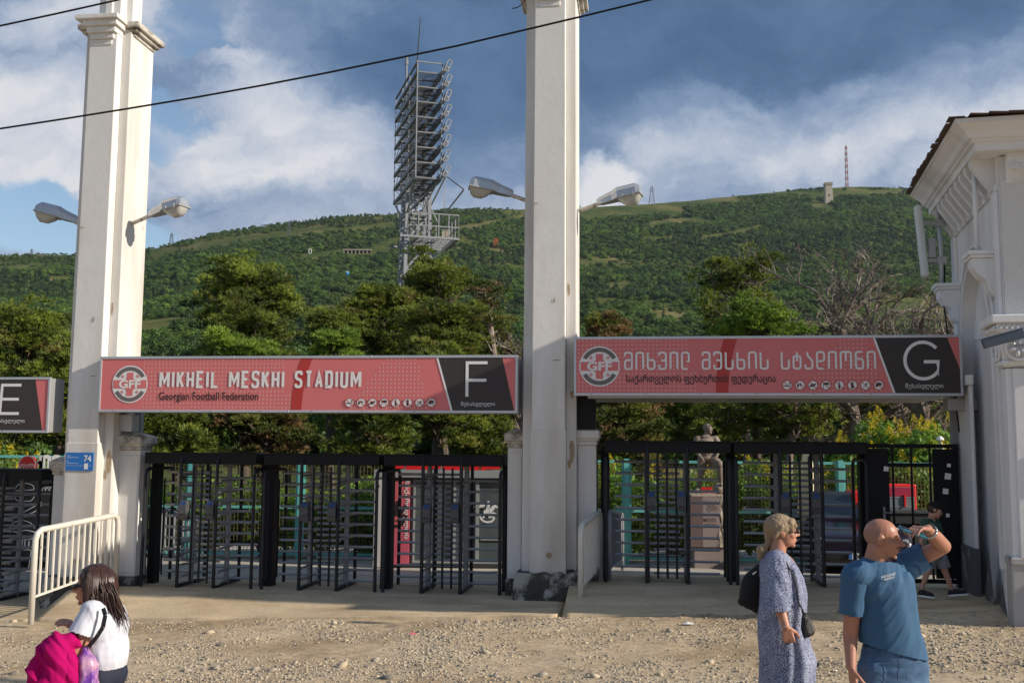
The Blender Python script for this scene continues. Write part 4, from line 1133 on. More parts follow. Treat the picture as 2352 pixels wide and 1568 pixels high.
# ================================================================ street lamps on the pillars
def pillar_lamp(label, base, tip, L=None):
    """base: end of arm at the pillar; tip: outer end of the head"""
    base = Vector(base); tip = Vector(tip); d = tip - base; L = d.length
    t = thing('pillar_lamp', label, 'street lamp', base, 0, 'street lamps on the pillars'); t.scale = (1.03, 1.15, 1.2)
    rot = d.to_track_quat('X', 'Z').to_matrix().to_4x4(); t.rotation_euler = rot.to_euler()
    hl = .66; a0 = L - hl
    m = MB(); m.tube([(-.05, 0, -.02), (a0 * .5, 0, 0), (a0 + .18, 0, .03)], .028, 8); m.build('arm', M_lampc, t, smooth=True)
    # housing: tapered shell
    secs = [(a0 - .02, .045, .0, .08), (a0 + .05, .06, -.01, .10), (a0 + .22, .085, -.01, .13), (a0 + .32, .12, 0, .16), (L - .06, .125, 0, .155), (L, .10, .01, .11)]
    m = MB(); vs = []
    for x, hw, zb, zt in secs:
        for a in range(9):
            an = PI * a / 8; vs.append((x, -hw * math.cos(an), zb + (zt - zb) * math.sin(an) ** .6))
    fs = [(i * 9 + k, (i + 1) * 9 + k, (i + 1) * 9 + k + 1, i * 9 + k + 1) for i in range(len(secs) - 1) for k in range(8)]
    fs += [(i * 9, i * 9 + 8, (i + 1) * 9 + 8, (i + 1) * 9) for i in range(len(secs) - 1)] + [tuple(range(9)), tuple(len(vs) - 9 + k for k in range(8, -1, -1))]
    m.add(vs, fs); m.build('housing', M_lamp, t, smooth=False)
    m = MB(); vs = []; secs = [(a0 + .30, .085, .0), (a0 + .36, .105, -.07), (a0 + .44, .10, -.12), (L - .10, .10, -.125), (L - .04, .10, -.08), (L - .01, .10, .0)]
    for x, hw, zb in secs:
        for a in range(9):
            an = PI * a / 8; vs.append((x, -hw * math.cos(an), min(0, zb) * math.sin(an) ** .7 + .0))
    fs = [(i * 9 + k, i * 9 + k + 1, (i + 1) * 9 + k + 1, (i + 1) * 9 + k) for i in range(len(secs) - 1) for k in range(8)]
    m.add(vs, fs); m.build('glass_bowl', M_bowl, t, smooth=True)
    m = MB(); m.box(a0 + .29, L + .006, -.13, .13, -.012, .006)
    for x in (a0 + .38, L - .12):
        m.box(x, x + .03, -.137, -.125, -.03, .03)
    m.build('rim', M_alud, t, bevel=.003)
def lp(px, py, v): 
    u, z = GP(px, py, v); return gate(u, v, z)
pillar_lamp('weathered street lamp on the left side of the left pillar', lp(178, 512, .1), lp(86, 487, -.05))
pillar_lamp('sunlit street lamp on the right side of the left pillar', lp(303, 511, .1), lp(421, 474, -.15))
pillar_lamp('greyish street lamp on the left side of the central pillar', lp(1208, 458, .1), lp(1081, 430, -.1))
pillar_lamp('sunlit street lamp on the right side of the central pillar', lp(1336, 480, .1), lp(1469, 446, -.1))

# ================================================================ overhead cables
def wire(label, pts, r=.011):
    P = [Vector(p) for p in pts]
    tag(MB().tube(P, r, 5).build('overhead_cable', M_black), label, 'cable', 'black cables crossing the sky')
xs = [-500, -200, 0, 150, 300, 450, 600, 750, 900, 1050, 1220, 1360, 1495, 1650, 1900]
ys = [366, 326, 296, 273, 249, 224, 197, 168, 137, 106, 66, 33, 0, -42, -112]
wire('long black cable rising from left to right in front of both pillars', [WD(x, y, 12.6 - .0007 * (x)) for x, y in zip(xs, ys)], .0125)
wire('short black cable crossing the top left corner of the sky', [WD(x, y, 12.8 - .0007 * x) for x, y in zip([-300, 0, 130, 260, 500], [120, 60, 32, 3, -58])], .0125)
wire('thin broken cable end hanging near the central pillar top', [WD(x, y, 15.5) for x, y in ((1206, 0), (1203, 6), (1196, 13), (1188, 18), (1176, 20))], .008)
# utility pole standing right of the picture
up = thing('utility_pole', 'tall concrete utility pole standing right of the picture', 'pole', (12.8, 5.4, .1), 0)
MB().tube([(0, 0, -.3), (0, 0, 9.5)], [.16, .10], 12).build('shaft', M_capstone, up)
MB().bar((-.8, 0, 8.9), (.8, 0, 8.9), .09).build('crossarm', M_capstone, up)
# ================================================================ teal mesh fence behind the gates
ZF = 20.9                          # forward distance of the fence at the middle
def fence_pt(px, py): return WD(px, py, ZF)
FX0, FX1 = -10.5, 9.6
def teal_fence():
    t = thing('mesh_fence', 'teal framed wire mesh fence in front of the hedge', 'fence', (0, ZF, YZ), -R(3))
    H = 1.98
    xs = [-10.5, -8.4, -6.35, -4.15, -2.0, 0.15, 2.25, 4.3, 6.35, 8.4, 10.2]
    for x in xs: MB().box(x - .05, x + .05, -.05, .05, 0, H + .03).build('post', M_teal, t)
    pr = None
    for a, b_ in zip(xs[:-1], xs[1:]):
        m = MB(); z0 = .08
        for zz in (z0, .98, H - .05): m.box(a + .05, b_ - .05, -.02, .02, zz, zz + .05)
        m.box(a + .052, a + .09, -.021, .021, z0 + .05, H - .05); m.box(b_ - .09, b_ - .052, -.021, .021, z0 + .05, H - .05)
        m.build('panel_frame', M_teal, t)
        m = MB(); n = int((b_ - a) / .075)
        for i in range(n):
            x = a + .09 + (b_ - a - .18) * (i + .5) / n; m.box(x - .004, x + .004, -.004, .004, .12, H - .05)
        for j in range(24):
            z = .14 + j * .075; m.box(a + .08, b_ - .08, .004, .010, z, z + .007)
        o = m.build('wire_mesh', M_mesh, t); o['kind'] = 'stuff'
teal_fence()

# ================================================================ kiosk of two containers
M_kgrey = mat('kiosk_grey', (0.13, 0.145, 0.155), 0.35, var=.1, vscale=2)
M_kframe = mat('kiosk_frame', (0.30, 0.31, 0.31), 0.5, var=.1)
M_pink = mat('kiosk_pink', (0.55, 0.075, 0.17), 0.5, var=.15, vscale=1.2, col2=(0.62, 0.16, 0.10), c2amt=.35, c2scale=.8, c2sharp=.3)
KY = 19.8
k0 = WD(857, 1272, KY); k1 = WD(1172, 1270, KY)
KW = k1.x - k0.x + .35; KH = WD(857, 1085, KY).z - YZ
K = thing('kiosk', 'grey and pink glazed kiosk with white emblem and red roof letters', 'kiosk', (k0.x, KY, YZ), -R(2))
kx = lambda px: WD(px, 1200, KY).x - k0.x
kz = lambda py: WD(1000, py, KY).z - YZ
m = MB(); m.box(.16, KW, .12, 2.4, 0, KH - .02); m.build('body', M_kgrey, K)
m = MB(); m.box(0, .155, 0, .3, 0, KH + .02); m.build('corner_post', mat('kiosk_post', (.55, .54, .52), .5), K)
m = MB(); m.box(-.01, KW, -.03, .4, KH - .08, KH + .06); m.build('roof_edge', M_kframe, K)
m = MB(); m.box(kx(880), kx(940), .02, .11, .05, KH - .14); m.build('pink_panel', M_pink, K)
M_kglass = mat('kiosk_glass', (0.075, 0.095, 0.10), 0.12, spec=.6, var=.15, vscale=.8)
xs_ = [kx(948), kx(1042), kx(1096), KW - .1]
for a, b_ in zip(xs_[:-1], xs_[1:]):
    m = MB(); m.box(a + .03, b_ - .03, .09, .11, .12, KH - .16); gl = m.build('window', M_kglass, K)
    m = MB(); fx = .03
    m.box(a, a + fx, .05, .115, .08, KH - .12); m.box(b_ - fx, b_, .05, .115, .08, KH - .12); m.box(a + fx, b_ - fx, .05, .115, .08, .12); m.box(a + fx, b_ - fx, .05, .115, KH - .16, KH - .12)
    m.build('frame', M_kframe, gl)
m = MB(); m.box(kx(1104), kx(1165), .06, .088, .5, .53); m.box(kx(1085), kx(1125), .06, .088, kz(1165), kz(1160)); m.build('inner_shelf', M_kframe, K)
m = MB(); m.ring(kx(866), kz(1117), .0, .035, -.004, 0, 2 * PI, 14); m.build('round_badge', SBLACK, K)
# white horseman emblem drawn with simple polygons
def horseman(cx, cz, s, mt, y):
    m = MB()
    def q(pts, yy=0): m.flat([(cx + a * s, cz + b * s) for a, b in pts], y - yy)
    q([(-.45, -.1), (.25, -.15), (.45, .15), (.15, .3), (-.35, .2)])
    q([(.1, .2), (.45, .1), (.75, .55), (.5, .65), (.3, .45)], .001)
    q([(.5, .5), (.85, .35), (.9, .5), (.6, .72)], .002)
    q([(-.2, .15), (.1, .2), (.15, .75), (-.1, .8)], .001)
    m.disc(cx + .02 * s, cz + .9 * s, .12 * s, y - .002, 10)
    q([(-.85, .35), (-.3, .55), (-.25, .75), (-.75, .7)], .002)
    q([(.2, -.1), (.5, .0), (.85, -.15), (.8, -.28), (.45, -.15)], .003)
    q([(-.4, -.05), (-.2, -.1), (-.35, -.55), (-.55, -.6), (-.45, -.4)], .003)
    m.stroke([(cx + a * s, cz + b * s) for a, b in ((-.8, -.2), (-.6, -.75), (-.1, -.95), (.4, -.85), (.6, -.5), (.35, -.35), (.05, -.5))], s * .17, y - .004, rnd=s * .25)
    m.stroke([(cx + a * s, cz + b * s) for a, b in ((-.05, .7), (.45, -.6))], s * .06, y - .005)
    return m.build('horseman_emblem', mt, K)
horseman(kx(1121), kz(1174), .20, SWHITE, .05)
horseman(kx(912), kz(1180), .24, SBLACK, .01)
tx = text('ᲑᲐᲜᲙᲘ', SWHITE, K, 0, 0, 0, .09, name='vertical_lettering', bold=.02)
tx2 = text('საქართველოს', SWHITE, K, 0, 0, 0, .075, 1.05, name='vertical_lettering', bold=.02)
for o_, zz in ((tx2, kz(1105)),):
    if o_: o_.rotation_euler = (0, R(90), 0); o_.location = (kx(930), .012, zz)
if tx: bpy.data.objects.remove(tx)
# red channel letters on the roof
m = None
lx = kx(880); n = 0
for wd, kind in ((.36, 0), (.30, 1), (.30, 0), (.42, 2), (.22, 1), (.34, 0), (.46, 2), (.30, 0)):
    if lx > KW - .1: break
    m = MB()
    if kind == 0: m.box(0, wd * .25, 0, .14, 0, .19); m.box(wd * .25, wd, 0, .14, .02, .12); m.box(wd * .8, wd, .001, .141, .12, .19)
    elif kind == 1: m.box(0, wd, 0, .14, 0, .12); m.box(wd * .4, wd * .6, 0.001, .14, .12, .19)
    else:
        m.tube([(wd / 2 + wd * .42 * math.cos(a), .07, .10 + .08 * math.sin(a)) for a in np.linspace(0, PI, 10)], .055, 6)
        m.box(wd * .06, wd * .94, .01, .13, 0, .10)
    o = m.build('roof_letter', M_red, K); o.location = (lx, -.02, KH + .062); lx += wd + .04

# ================================================================ black snack stand with round red sign (behind gate E)
M_sblack = mat('stand_black', (0.011, 0.012, 0.014), 0.7, var=.15)
M_chalk = mat('chalk_white', (0.62, 0.64, 0.66), 0.8)
SY = 20.2
s0 = WD(-90, 1290, SY); s1 = WD(150, 1290, SY)
S = thing('snack_stand', 'black snack stand painted with white burgers, red disc on its roof', 'kiosk', (s0.x, SY, YZ), 0)
sx_ = lambda px: WD(px, 1200, SY).x - s0.x
sz_ = lambda py: WD(60, py, SY).z - YZ
m = MB(); m.box(0, sx_(128), 0, 1.6, 0, sz_(1100)); m.build('wall', M_sblack, S)
m = MB(); m.box(0, sx_(140), -.05, 1.7, sz_(1092), sz_(1084)); m.build('roof_edge', M_kframe, S)
m = MB()
def chalk(pts, w_=.014): m.stroke([(sx_(a), sz_(b)) for a, b in pts], w_, -.006, rnd=.05)
chalk([(30, 1123), (36, 1112), (50, 1108), (70, 1112), (76, 1124), (32, 1126)]); chalk([(28, 1130), (78, 1131)], .02); chalk([(30, 1140), (36, 1150), (70, 1150), (76, 1139)])
chalk([(24, 1212), (28, 1200), (50, 1193), (72, 1200), (80, 1212)]); chalk([(22, 1216), (40, 1222), (60, 1216), (82, 1221)], .02); chalk([(24, 1228), (32, 1238), (60, 1240), (78, 1236), (82, 1226)])
chalk([(45, 1262), (49, 1320), (70, 1320), (76, 1262), (45, 1262)]); chalk([(52, 1262), (54, 1240)], .03); chalk([(60, 1262), (60, 1236)], .03); chalk([(68, 1262), (70, 1242)], .03)
chalk([(40, 1180), (60, 1172), (84, 1158), (88, 1150), (96, 1156), (80, 1174), (56, 1184), (42, 1182)], .016)
m.build('chalk_drawing', M_chalk, S)
text('კოკა-კოლა', M_chalk, S, sx_(91), sz_(1121), -.006, .11, sx_(126) - sx_(91), name='drink_lettering', bold=.02, shear=.3)
cxr, czr = sx_(57), sz_(1066)
m = MB(); m.lathe([(.165, -.04), (.165, .04)], 32); dsc = m.build('round_sign', M_red, S); dsc.rotation_euler = (PI / 2, 0, 0); dsc.location = (cxr, .0, czr)
m = MB(); m.ring(cxr, czr, .150, .166, -.042, 0, 2 * PI, 32); m.build('round_sign_rim', SWHITE, S)
text('კოკა-კოლა', SWHITE, S, cxr, czr - .04, -.045, .07, .27, 'CENTER', 'drink_lettering', bold=.02, shear=.3)
# big white letters beside the disc
m = MB()
def big(pts, x, w_=.072):
    z0 = sz_(1081); hh = sz_(1046) - z0
    m.stroke([(x + a * .19, z0 + b_ * hh) for a, b_ in pts], w_, -.03, rnd=.05)
xx = sx_(80)
for pl in ([(0, .1), (.35, 0), (.35, .55), (0, .6)], ):
    big(pl, xx)
big([(.35, .0), (.35, 1)], xx); big([(0, .45), (.35, .6)], xx)
xx += .11; big([(0, 0), (0, .95), (.6, .95), (.6, 0)], xx)
xx += .19; big([(0, .0), (.1, .5), (0, .95), (.6, .95), (.6, .5), (.2, .45), (.7, 0)], xx)
xx += .20; big([(0, .95), (.6, .95), (.6, 0), (.0, .05)], xx); big([(.6, .5), (.25, .5)], xx)
xx += .18; big([(0, .95), (.6, .95), (.6, 0), (.0, .05)], xx)
m.build('roof_lettering', SWHITE, S)
# second, narrow black panel with words, right of the left pillar
n0 = WD(309, 1275, 19.6); n1 = WD(324, 1275, 19.6)
N = thing('menu_board', 'narrow black board with white chalk words behind the left turnstile', 'board', (n0.x, 19.6, YZ), 0)
nz = lambda py: WD(315, py, 19.6).z - YZ
MB().box(0, n1.x - n0.x, 0, .05, nz(1262), nz(1092)).build('board', M_sblack, N)
MB().box(-.05, n1.x - n0.x + .02, .051, .10, nz(1290), nz(1262)).build('stand', M_galv, N)
m = MB()
for py, a in ((1110, .3), (1130, .8), (1150, .5), (1187, .9), (1195, .4), (1212, .7), (1235, .9), (1243, .6)):
    z = nz(py); m.flat([(.01, z), (.01 + .09 * a, z - .02), (.02 + .09 * a, z + .06), (.02, z + .05)], -.004)
m.build('chalk_words', M_chalk, N)

# ================================================================ car behind the right gate
M_car = mat('car_dark_purple', (0.022, 0.016, 0.034), 0.22, 0.3, spec=.7)
M_carglass = mat('car_glass', (0.012, 0.018, 0.026), 0.06, spec=.8)
M_carblk = mat('car_black_plastic', (0.006, 0.006, 0.007), 0.6)
M_head = mat('car_headlight', (0.42, 0.46, 0.50), 0.12, .3)
M_orange = mat('indicator_orange', (0.65, 0.16, 0.02), 0.3)
CY = 18.6
cxm = WD(1985, 1300, CY)
CAR = thing('parked_car', 'dark purple estate car facing the street behind the gate', 'car', (cxm.x, CY, YZ - .02), R(-8))
cw = 1.76
def carloft(secs, nm, mt, par=CAR, smooth=True, ends=True):
    """secs: list of (y, [(x, z)...]) rings"""
    m = MB(); n = len(secs[0][1])
    vs = [(x, y, z) for y, rg in secs for x, z in rg]
    fs = [(i * n + k, i * n + (k + 1) % n, (i + 1) * n + (k + 1) % n, (i + 1) * n + k) for i in range(len(secs) - 1) for k in range(n)]
    if ends: fs += [tuple(range(n - 1, -1, -1)), tuple((len(secs) - 1) * n + k for k in range(n))]
    m.add(vs, fs)
    o = m.build(nm, mt, par, smooth=smooth, bevel=0); 
    b = o.modifiers.new('b', 'BEVEL'); b.width = .025; b.segments = 2; b.limit_method = 'ANGLE'; b.angle_limit = R(28)
    o.modifiers.new('wn', 'WEIGHTED_NORMAL')
    return o
def bodyring(w_, z0, zs, zt, tum=.06):
    h = w_ / 2
    return [(-h + .05, z0), (h - .05, z0), (h, z0 + .18), (h, zs), (h - tum, zt - .04), (h - tum - .10, zt), (-h + tum + .10, zt), (-h + tum, zt - .04), (-h, zs), (-h, z0 + .18)]
carloft([(-.02, bodyring(1.50, .28, .52, .62)), (.04, bodyring(1.62, .22, .60, .72)), (.22, bodyring(1.72, .20, .70, .80)), (.9, bodyring(1.76, .20, .78, .92)), (1.25, bodyring(1.76, .20, .82, .95)), (4.1, bodyring(1.76, .20, .84, .95)), (4.3, bodyring(1.68, .3, .8, .92))], 'body', M_car)
gr = lambda wb, wt, zb, zt: [(-wb / 2, zb), (wb / 2, zb), (wt / 2, zt - .05), (wt / 2 - .1, zt), (-wt / 2 + .1, zt), (-wt / 2, zt - .05)]
carloft([(1.05, gr(1.55, 1.5, .93, .96 + .02)), (1.75, gr(1.62, 1.24, .93, 1.40)), (2.1, gr(1.62, 1.20, .93, 1.46)), (3.8, gr(1.62, 1.18, .93, 1.45)), (4.25, gr(1.55, 1.1, .93, 1.05))], 'cabin', M_car)
m = MB(); m.add([(-.70, 1.09, .975), (.70, 1.09, .975), (.57, 1.70, 1.385), (-.57, 1.70, 1.385)], [(0, 1, 2, 3)]); 
o = m.build('windscreen', M_carglass, CAR); o.location = (0, -.02, .022)
for s_ in (-1, 1):
    m = MB(); pl = [(s_ * .805, 1.35, .96), (s_ * .805, 3.9, .96), (s_ * .635, 3.7, 1.36), (s_ * .64, 1.90, 1.37)]
    m.add(pl if s_ > 0 else pl[::-1], [(0, 1, 2, 3)]); o = m.build('side_window', M_carglass, CAR); o.location = (s_ * .02, 0, 0)
    m = MB(); m.box(-.19, .19, -.03, .12, -.075, .075); o = m.build('headlight', M_head, CAR, bevel=.03); o.location = (s_ * .57, .045, .62)
    m = MB(); m.box(-.045, .045, -.03, .1, -.05, .05); o = m.build('indicator', M_orange, CAR, bevel=.02); o.location = (s_ * .60, -.01, .39)
    m = MB(); m.sphere((0, 0, 0), (.11, .07, .075), 12, 8); o = m.build('mirror', M_car, CAR, smooth=True); o.location = (s_ * .98, 1.35, .98)
    for yy in (.78, 3.45):
        m = MB(); m.lathe([(.20, -.10), (.31, -.095), (.315, 0), (.31, .095), (.20, .10)], 24); wh = m.build('wheel', M_carblk, CAR, smooth=True); wh.rotation_euler = (0, PI / 2, 0); wh.location = (s_ * .77, yy, .315)
        m = MB(); m.lathe([(.0, .112 * s_), (.10, .11 * s_), (.19, .095 * s_)], 16); m.build('rim', M_galvd, wh)
m = MB(); m.box(-.66, .66, -.05, .06, .30, .47); m.build('bumper', M_carblk, CAR, bevel=.04)
m = MB(); m.box(-.34, .34, .0, .05, .56, .68); m.build('grille', M_carblk, CAR, bevel=.01)
m = MB(); m.box(-.26, .26, -.07, -.05, .34, .45); pl = m.build('number_plate', mat('plate_white', (.6, .62, .65), .4), CAR)
text('YY-7', SBLACK, pl, -.16, .362, -.074, .07, .36, name='plate_lettering', bold=.02)
MB().box(-.258, -.21, -.074, -.0701, .342, .448).build('plate_band', M_blue, pl)
m = MB(); m.box(-.25, .3, 0, .01, 0, .14); o = m.build('paper_sheet', mat('pink_paper', (.35, .04, .12), .7), CAR); o.location = (0, 1.28, 1.06); o.rotation_euler = (R(-55), 0, 0)

# ================================================================ red drinks fridge, black counter, parasols
M_fglass = mat('fridge_glass', (0.16, 0.20, 0.23), 0.15, spec=.6)
FY = 19.9
f0 = WD(2026, 1170, FY); f1 = WD(2106, 1112, FY)
F = thing('drinks_fridge', 'red glass door drinks fridge standing behind the black counter', 'fridge', (f0.x, FY, YZ), 0)
fw_, fh = f1.x - f0.x, f1.z - YZ; zb = f0.z - YZ
m = MB(); m.box(0, fw_, .03, .6, 0, fh); m.build('cabinet', M_red, F, bevel=.02)
m = MB(); m.box(.05, fw_ - .05, .005, .029, zb - .3, fh - .05); gl = m.build('glass_door', M_fglass, F)
m = MB(); m.box(.055, fw_ - .055, .0, .0045, fh - .22, fh - .06); m.build('header_panel', mat('fridge_header', (.35, .02, .06), .4), F)
for zz in (zb + .05, zb + .22):
    MB().box(.05, fw_ - .05, -.004, .002, zz, zz + .018).build('shelf', M_galv, F)
MB().box(fw_ * .62, fw_ * .62 + .03, -.03, .0, zb + .06, zb + .28).build('handle', M_red, F)
f2 = thing('drinks_fridge', 'second red fridge side seen between the car and the glass fridge', 'fridge', (WD(1998, 1170, FY).x - .25, FY + .1, YZ), 0)
MB().box(0, .50, 0, .6, 0, WD(2010, 1128, FY).z - YZ).build('cabinet', M_red, f2, bevel=.02); MB().box(.05, .45, -.012, -.001, .2, 1.15).build('door', M_fglass, f2)
CTY = 18.9
c0 = WD(2010, 1172, CTY); c1 = WD(2155, 1172, CTY)
CT = thing('counter', 'black counter with white letters behind the pedestrian gate', 'counter', (c0.x, CTY, YZ), 0)
cw_, ch = c1.x - c0.x, c0.z - YZ
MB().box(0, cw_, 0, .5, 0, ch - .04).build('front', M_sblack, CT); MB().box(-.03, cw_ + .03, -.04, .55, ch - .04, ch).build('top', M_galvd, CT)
text('NAR DO', M_chalk, CT, cw_ * .10, ch - .43, -.006, .15, cw_ * .86, name='counter_lettering', bold=.02)
text('alu', M_chalk, CT, cw_ * .62, ch - .85, -.006, .15, cw_ * .32, name='counter_lettering', bold=.02)
MB().box(cw_ * .18, cw_ * .42, -.008, -.001, ch - 1.12, ch - .9).build('paper_notice', SWHITE, CT)
M_cream = mat('parasol_cloth', (0.62, 0.55, 0.33), 0.8, var=.1, vscale=3)
def parasol(label, px, ytop, ybot, y, wpx):
    b0 = WD(px, ybot, y); top = WD(px, ytop, y); r_ = wpx / 2 / FPX * y
    t = thing('closed_parasol', label, 'parasol', (b0.x, y, YZ), 0, 'closed cream parasols in the yard')
    H = top.z - YZ; L = top.z - b0.z
    m = MB(); n = 20; prof = [(.04, H), (.35, H - .10), (.62, H - L * .35), (.85, H - L * .75), (1.0, H - L)]
    vs = []; 
    for j, (f, z) in enumerate(prof):
        for k in range(n):
            a = 2 * PI * k / n; rr = r_ * f * (1 + (.25 * math.cos(a * 5 + j * .3)) * min(1, j * .5)); vs.append((rr * math.cos(a), rr * math.sin(a), z))
    fs = [(j * n + k, j * n + (k + 1) % n, (j + 1) * n + (k + 1) % n, (j + 1) * n + k) for j in range(len(prof) - 1) for k in range(n)] + [tuple(range(n))]
    m.add(vs, fs); m.build('canopy', M_cream, t, smooth=True)
    MB().tube([(0, 0, 0), (0, 0, H - .02)], .025, 8).build('pole', M_galv, t)
    m = MB(); m.lathe([(.07, 0), (.06, .03), (.02, .07)], 10, (0, 0, H)); m.build('cap', M_white, t)
parasol('folded cream parasol behind the right turnstile', 1857, 1030, 1225, 20.2, 52)
parasol('folded cream parasol behind the pedestrian gate', 2165, 1010, 1170, 19.3, 40)

# ================================================================ statue of a footballer
M_stat = mat('statue_stone', (0.19, 0.135, 0.095), 0.8, var=.2, vscale=3, col2=(0.25, 0.22, 0.19), c2amt=.45, c2scale=2.5, c2sharp=.15, bump=.4, bscale=30)
M_gran = mat('polished_granite', (0.26, 0.21, 0.20), 0.45, var=.18, vscale=40)
M_grand = mat('dark_granite', (0.13, 0.09, 0.085), 0.5, var=.2, vscale=40)
M_rock = mat('rough_granite', (0.38, 0.32, 0.26), 0.9, var=.2, vscale=8, bump=1, bscale=20)
STY = 20.0
q = lambda px, py, dy=0: WD(px, py, STY + dy)
ped = thing('pedestal', 'granite pedestal with rough right edge under the footballer statue', 'pedestal', (q(1628, 1279).x, STY, YZ), 0)
# picture columns of the pedestal (4096 px): 2762 to 2911; rows 1979 - 2228
cx = q(1628, 1200).x
px_ = lambda p: q(p / 1.7415, 1200).x - cx
pz_ = lambda p: q(1628, p / 1.7415).z - YZ
m = MB(); m.box(px_(2776), px_(2900), -.02, .7, 0, pz_(2188)); m.build('base_block', M_gran, ped, bevel=.01)
m = MB(); m.box(px_(2762), px_(2810), -.06, .75, pz_(2186), pz_(1986)); m.build('dark_side', M_grand, ped)
m = MB(); m.box(px_(2810), px_(2880), -.062, .75, pz_(2186), pz_(1986)); m.build('lettered_face', M_gran, ped)
m = MB(); m.box(px_(2874), px_(2909), -.055, .75, pz_(2186), pz_(1986))
o = m.build('rough_edge', M_rock, ped)
bmx = bmesh.new(); bmx.from_mesh(o.data); bmesh.ops.subdivide_edges(bmx, edges=bmx.edges[:], cuts=8, use_grid_fill=True)
for v in bmx.verts: v.co.x += rng.uniform(-.025, .01); v.co.y += rng.uniform(-.02, .01)
bmx.to_mesh(o.data); bmx.free()
m = MB(); m.box(px_(2766), px_(2904), -.04, .72, pz_(1986), pz_(1977)); m.build('top_slab', M_rock, ped, bevel=.01)
text('MIKHEIL', M_grand, ped, px_(2814), pz_(2085), -.066, .075, px_(2866) - px_(2814), name='engraved_name', bold=.01)
text('MESKHI', M_grand, ped, px_(2817), pz_(2102), -.066, .055, px_(2864) - px_(2817), name='engraved_name')
text('მიხეილ', M_grand, ped, px_(2814), pz_(2018), -.066, .09, px_(2866) - px_(2814), name='engraved_signature', shear=.3)
text('მესხი', M_grand, ped, px_(2826), pz_(2040), -.066, .10, px_(2870) - px_(2826), name='engraved_signature', shear=.3)
tb = thing('drinks_banner', 'small red drinks banner seen between the statue feet', 'banner', (q(1611, 1132).x, 21.2, YZ), 0)
w0 = WD(1611, 1132, 21.2); w1 = WD(1668, 1121, 21.2)
tb.location.x = w0.x
MB().box(0, w1.x - w0.x, 0, .03, w0.z - YZ, w1.z - YZ + .02).build('board', M_red, tb)
for xx in (0.03, w1.x - w0.x - .03): MB().box(xx - .015, xx + .015, .03, .05, 0, w0.z - YZ).build('leg', M_galv, tb)
text('Coca', mat('banner_yellow', (.7, .35, .03), .6), tb, .18, w0.z - YZ + .025, -.004, .065, .16, name='drink_lettering', shear=.3, bold=.02)
# ================================================================ hill
RIDGE = [(-1500, 700), (-900, 650), (-300, 606), (0, 591), (165, 588), (345, 572), (480, 536), (600, 517), (760, 495), (900, 487), (1000, 477), (1100, 472), (1205, 473), (1340, 467), (1500, 457),
         (1600, 448), (1700, 436), (1800, 426), (1900, 417), (1960, 412), (2050, 412), (2110, 416), (2352, 424), (2700, 450), (3400, 560), (4200, 700)]
RT = np.array([(p - 1176) / FPX for p, _ in RIDGE]); RA = np.array([(1046 - y) / FPX for _, y in RIDGE])
Z0 = 115.0
def ridge_dist(t): return np.interp(t, [-.6, -.3, 0, .35], [1700, 1800, 2050, 2300])
def hillz(t, z):
    """height above the camera of the hill at tangent t, forward distance z"""
    S = np.interp(t, RT, RA); Rr = ridge_dist(t)
    s = np.clip((z - Z0) / (Rr - Z0), 0, 1)
    base = S * z * s ** .62
    x = t * z
    und = (fbm(x, z, 420, 3, 2.0) * 26 + fbm(x, z, 130, 3, 5.0) * 8) * (4 * s * (1 - s)) ** .8
    over = np.clip(z - Rr, 0, None)
    return np.where(z > Rr, S * Rr - over * .10, base + und) - 2.2 * np.clip(1 - s * 8, 0, 1)
M_hill = bpy.data.materials.new('hill_grass'); M_hill.use_nodes = True
t = NT(M_hill.node_tree); bs = M_hill.node_tree.nodes['Principled BSDF']; bs.inputs['Roughness'].default_value = 1; bs.inputs['Specular IOR Level'].default_value = .05
pos = t.n('ShaderNodeNewGeometry').outputs['Position']
a1 = t.noise(pos, .012, 5, .6).outputs[0]; a2 = t.noise(pos, .12, 6, .7).outputs[0]
c = t.ramp(a1, [(.35, (.05, .085, .022)), (.5, (.11, .125, .036)), (.66, (.21, .18, .075))])
c = t.mix(.7, c, t.ramp(a2, [(.35, (.35, .42, .35)), (.6, (1, 1, 1))]), 'MULTIPLY')
t.l(c, bs.inputs['Base Color'])
ts = np.linspace(-1.3, 1.3, 330); zs = np.concatenate([np.linspace(24, Z0, 12), Z0 + (2350 - Z0) * np.linspace(0, 1, 190)[1:] ** 1.25, np.linspace(2450, 3600, 8)])
T, Zg = np.meshgrid(ts, zs, indexing='ij')
Hh = np.where(Zg <= Z0, -2.1 + .05, hillz(T, Zg)) + CAMZ
Hh = np.where(Zg > Z0, np.maximum(Hh, .1), Hh)
co = np.stack([T * Zg, Zg, Hh], -1).reshape(-1, 3); na, nb_ = T.shape
i = np.arange(na - 1)[:, None] * nb_ + np.arange(nb_ - 1)[None, :]
f = np.stack([i, i + nb_, i + nb_ + 1, i + 1], -1).reshape(-1, 4)
o = np_mesh('hill', co, f, M_hill, smooth=True); o['kind'] = 'structure'
m = MB(); m.add([(-4500, -2500, -1.2), (4500, -2500, -1.2), (4500, 4200, -1.2), (-4500, 4200, -1.2)], [(0, 1, 2, 3)])
o = m.build('terrain', M_hill); o['kind'] = 'structure'

def hill_px(px, py):
    """point on the hill seen at a picture point"""
    d = ray(px, py)
    zz = np.linspace(Z0 + 5, 2600, 1500); hh = hillz(d.x, zz) / zz
    k = np.argmax(hh >= d.z)
    if hh.max() < d.z: k = int(np.argmax(hh))
    z = zz[k]
    return Vector((d.x * z, z, CAMZ + float(hillz(d.x, z))))

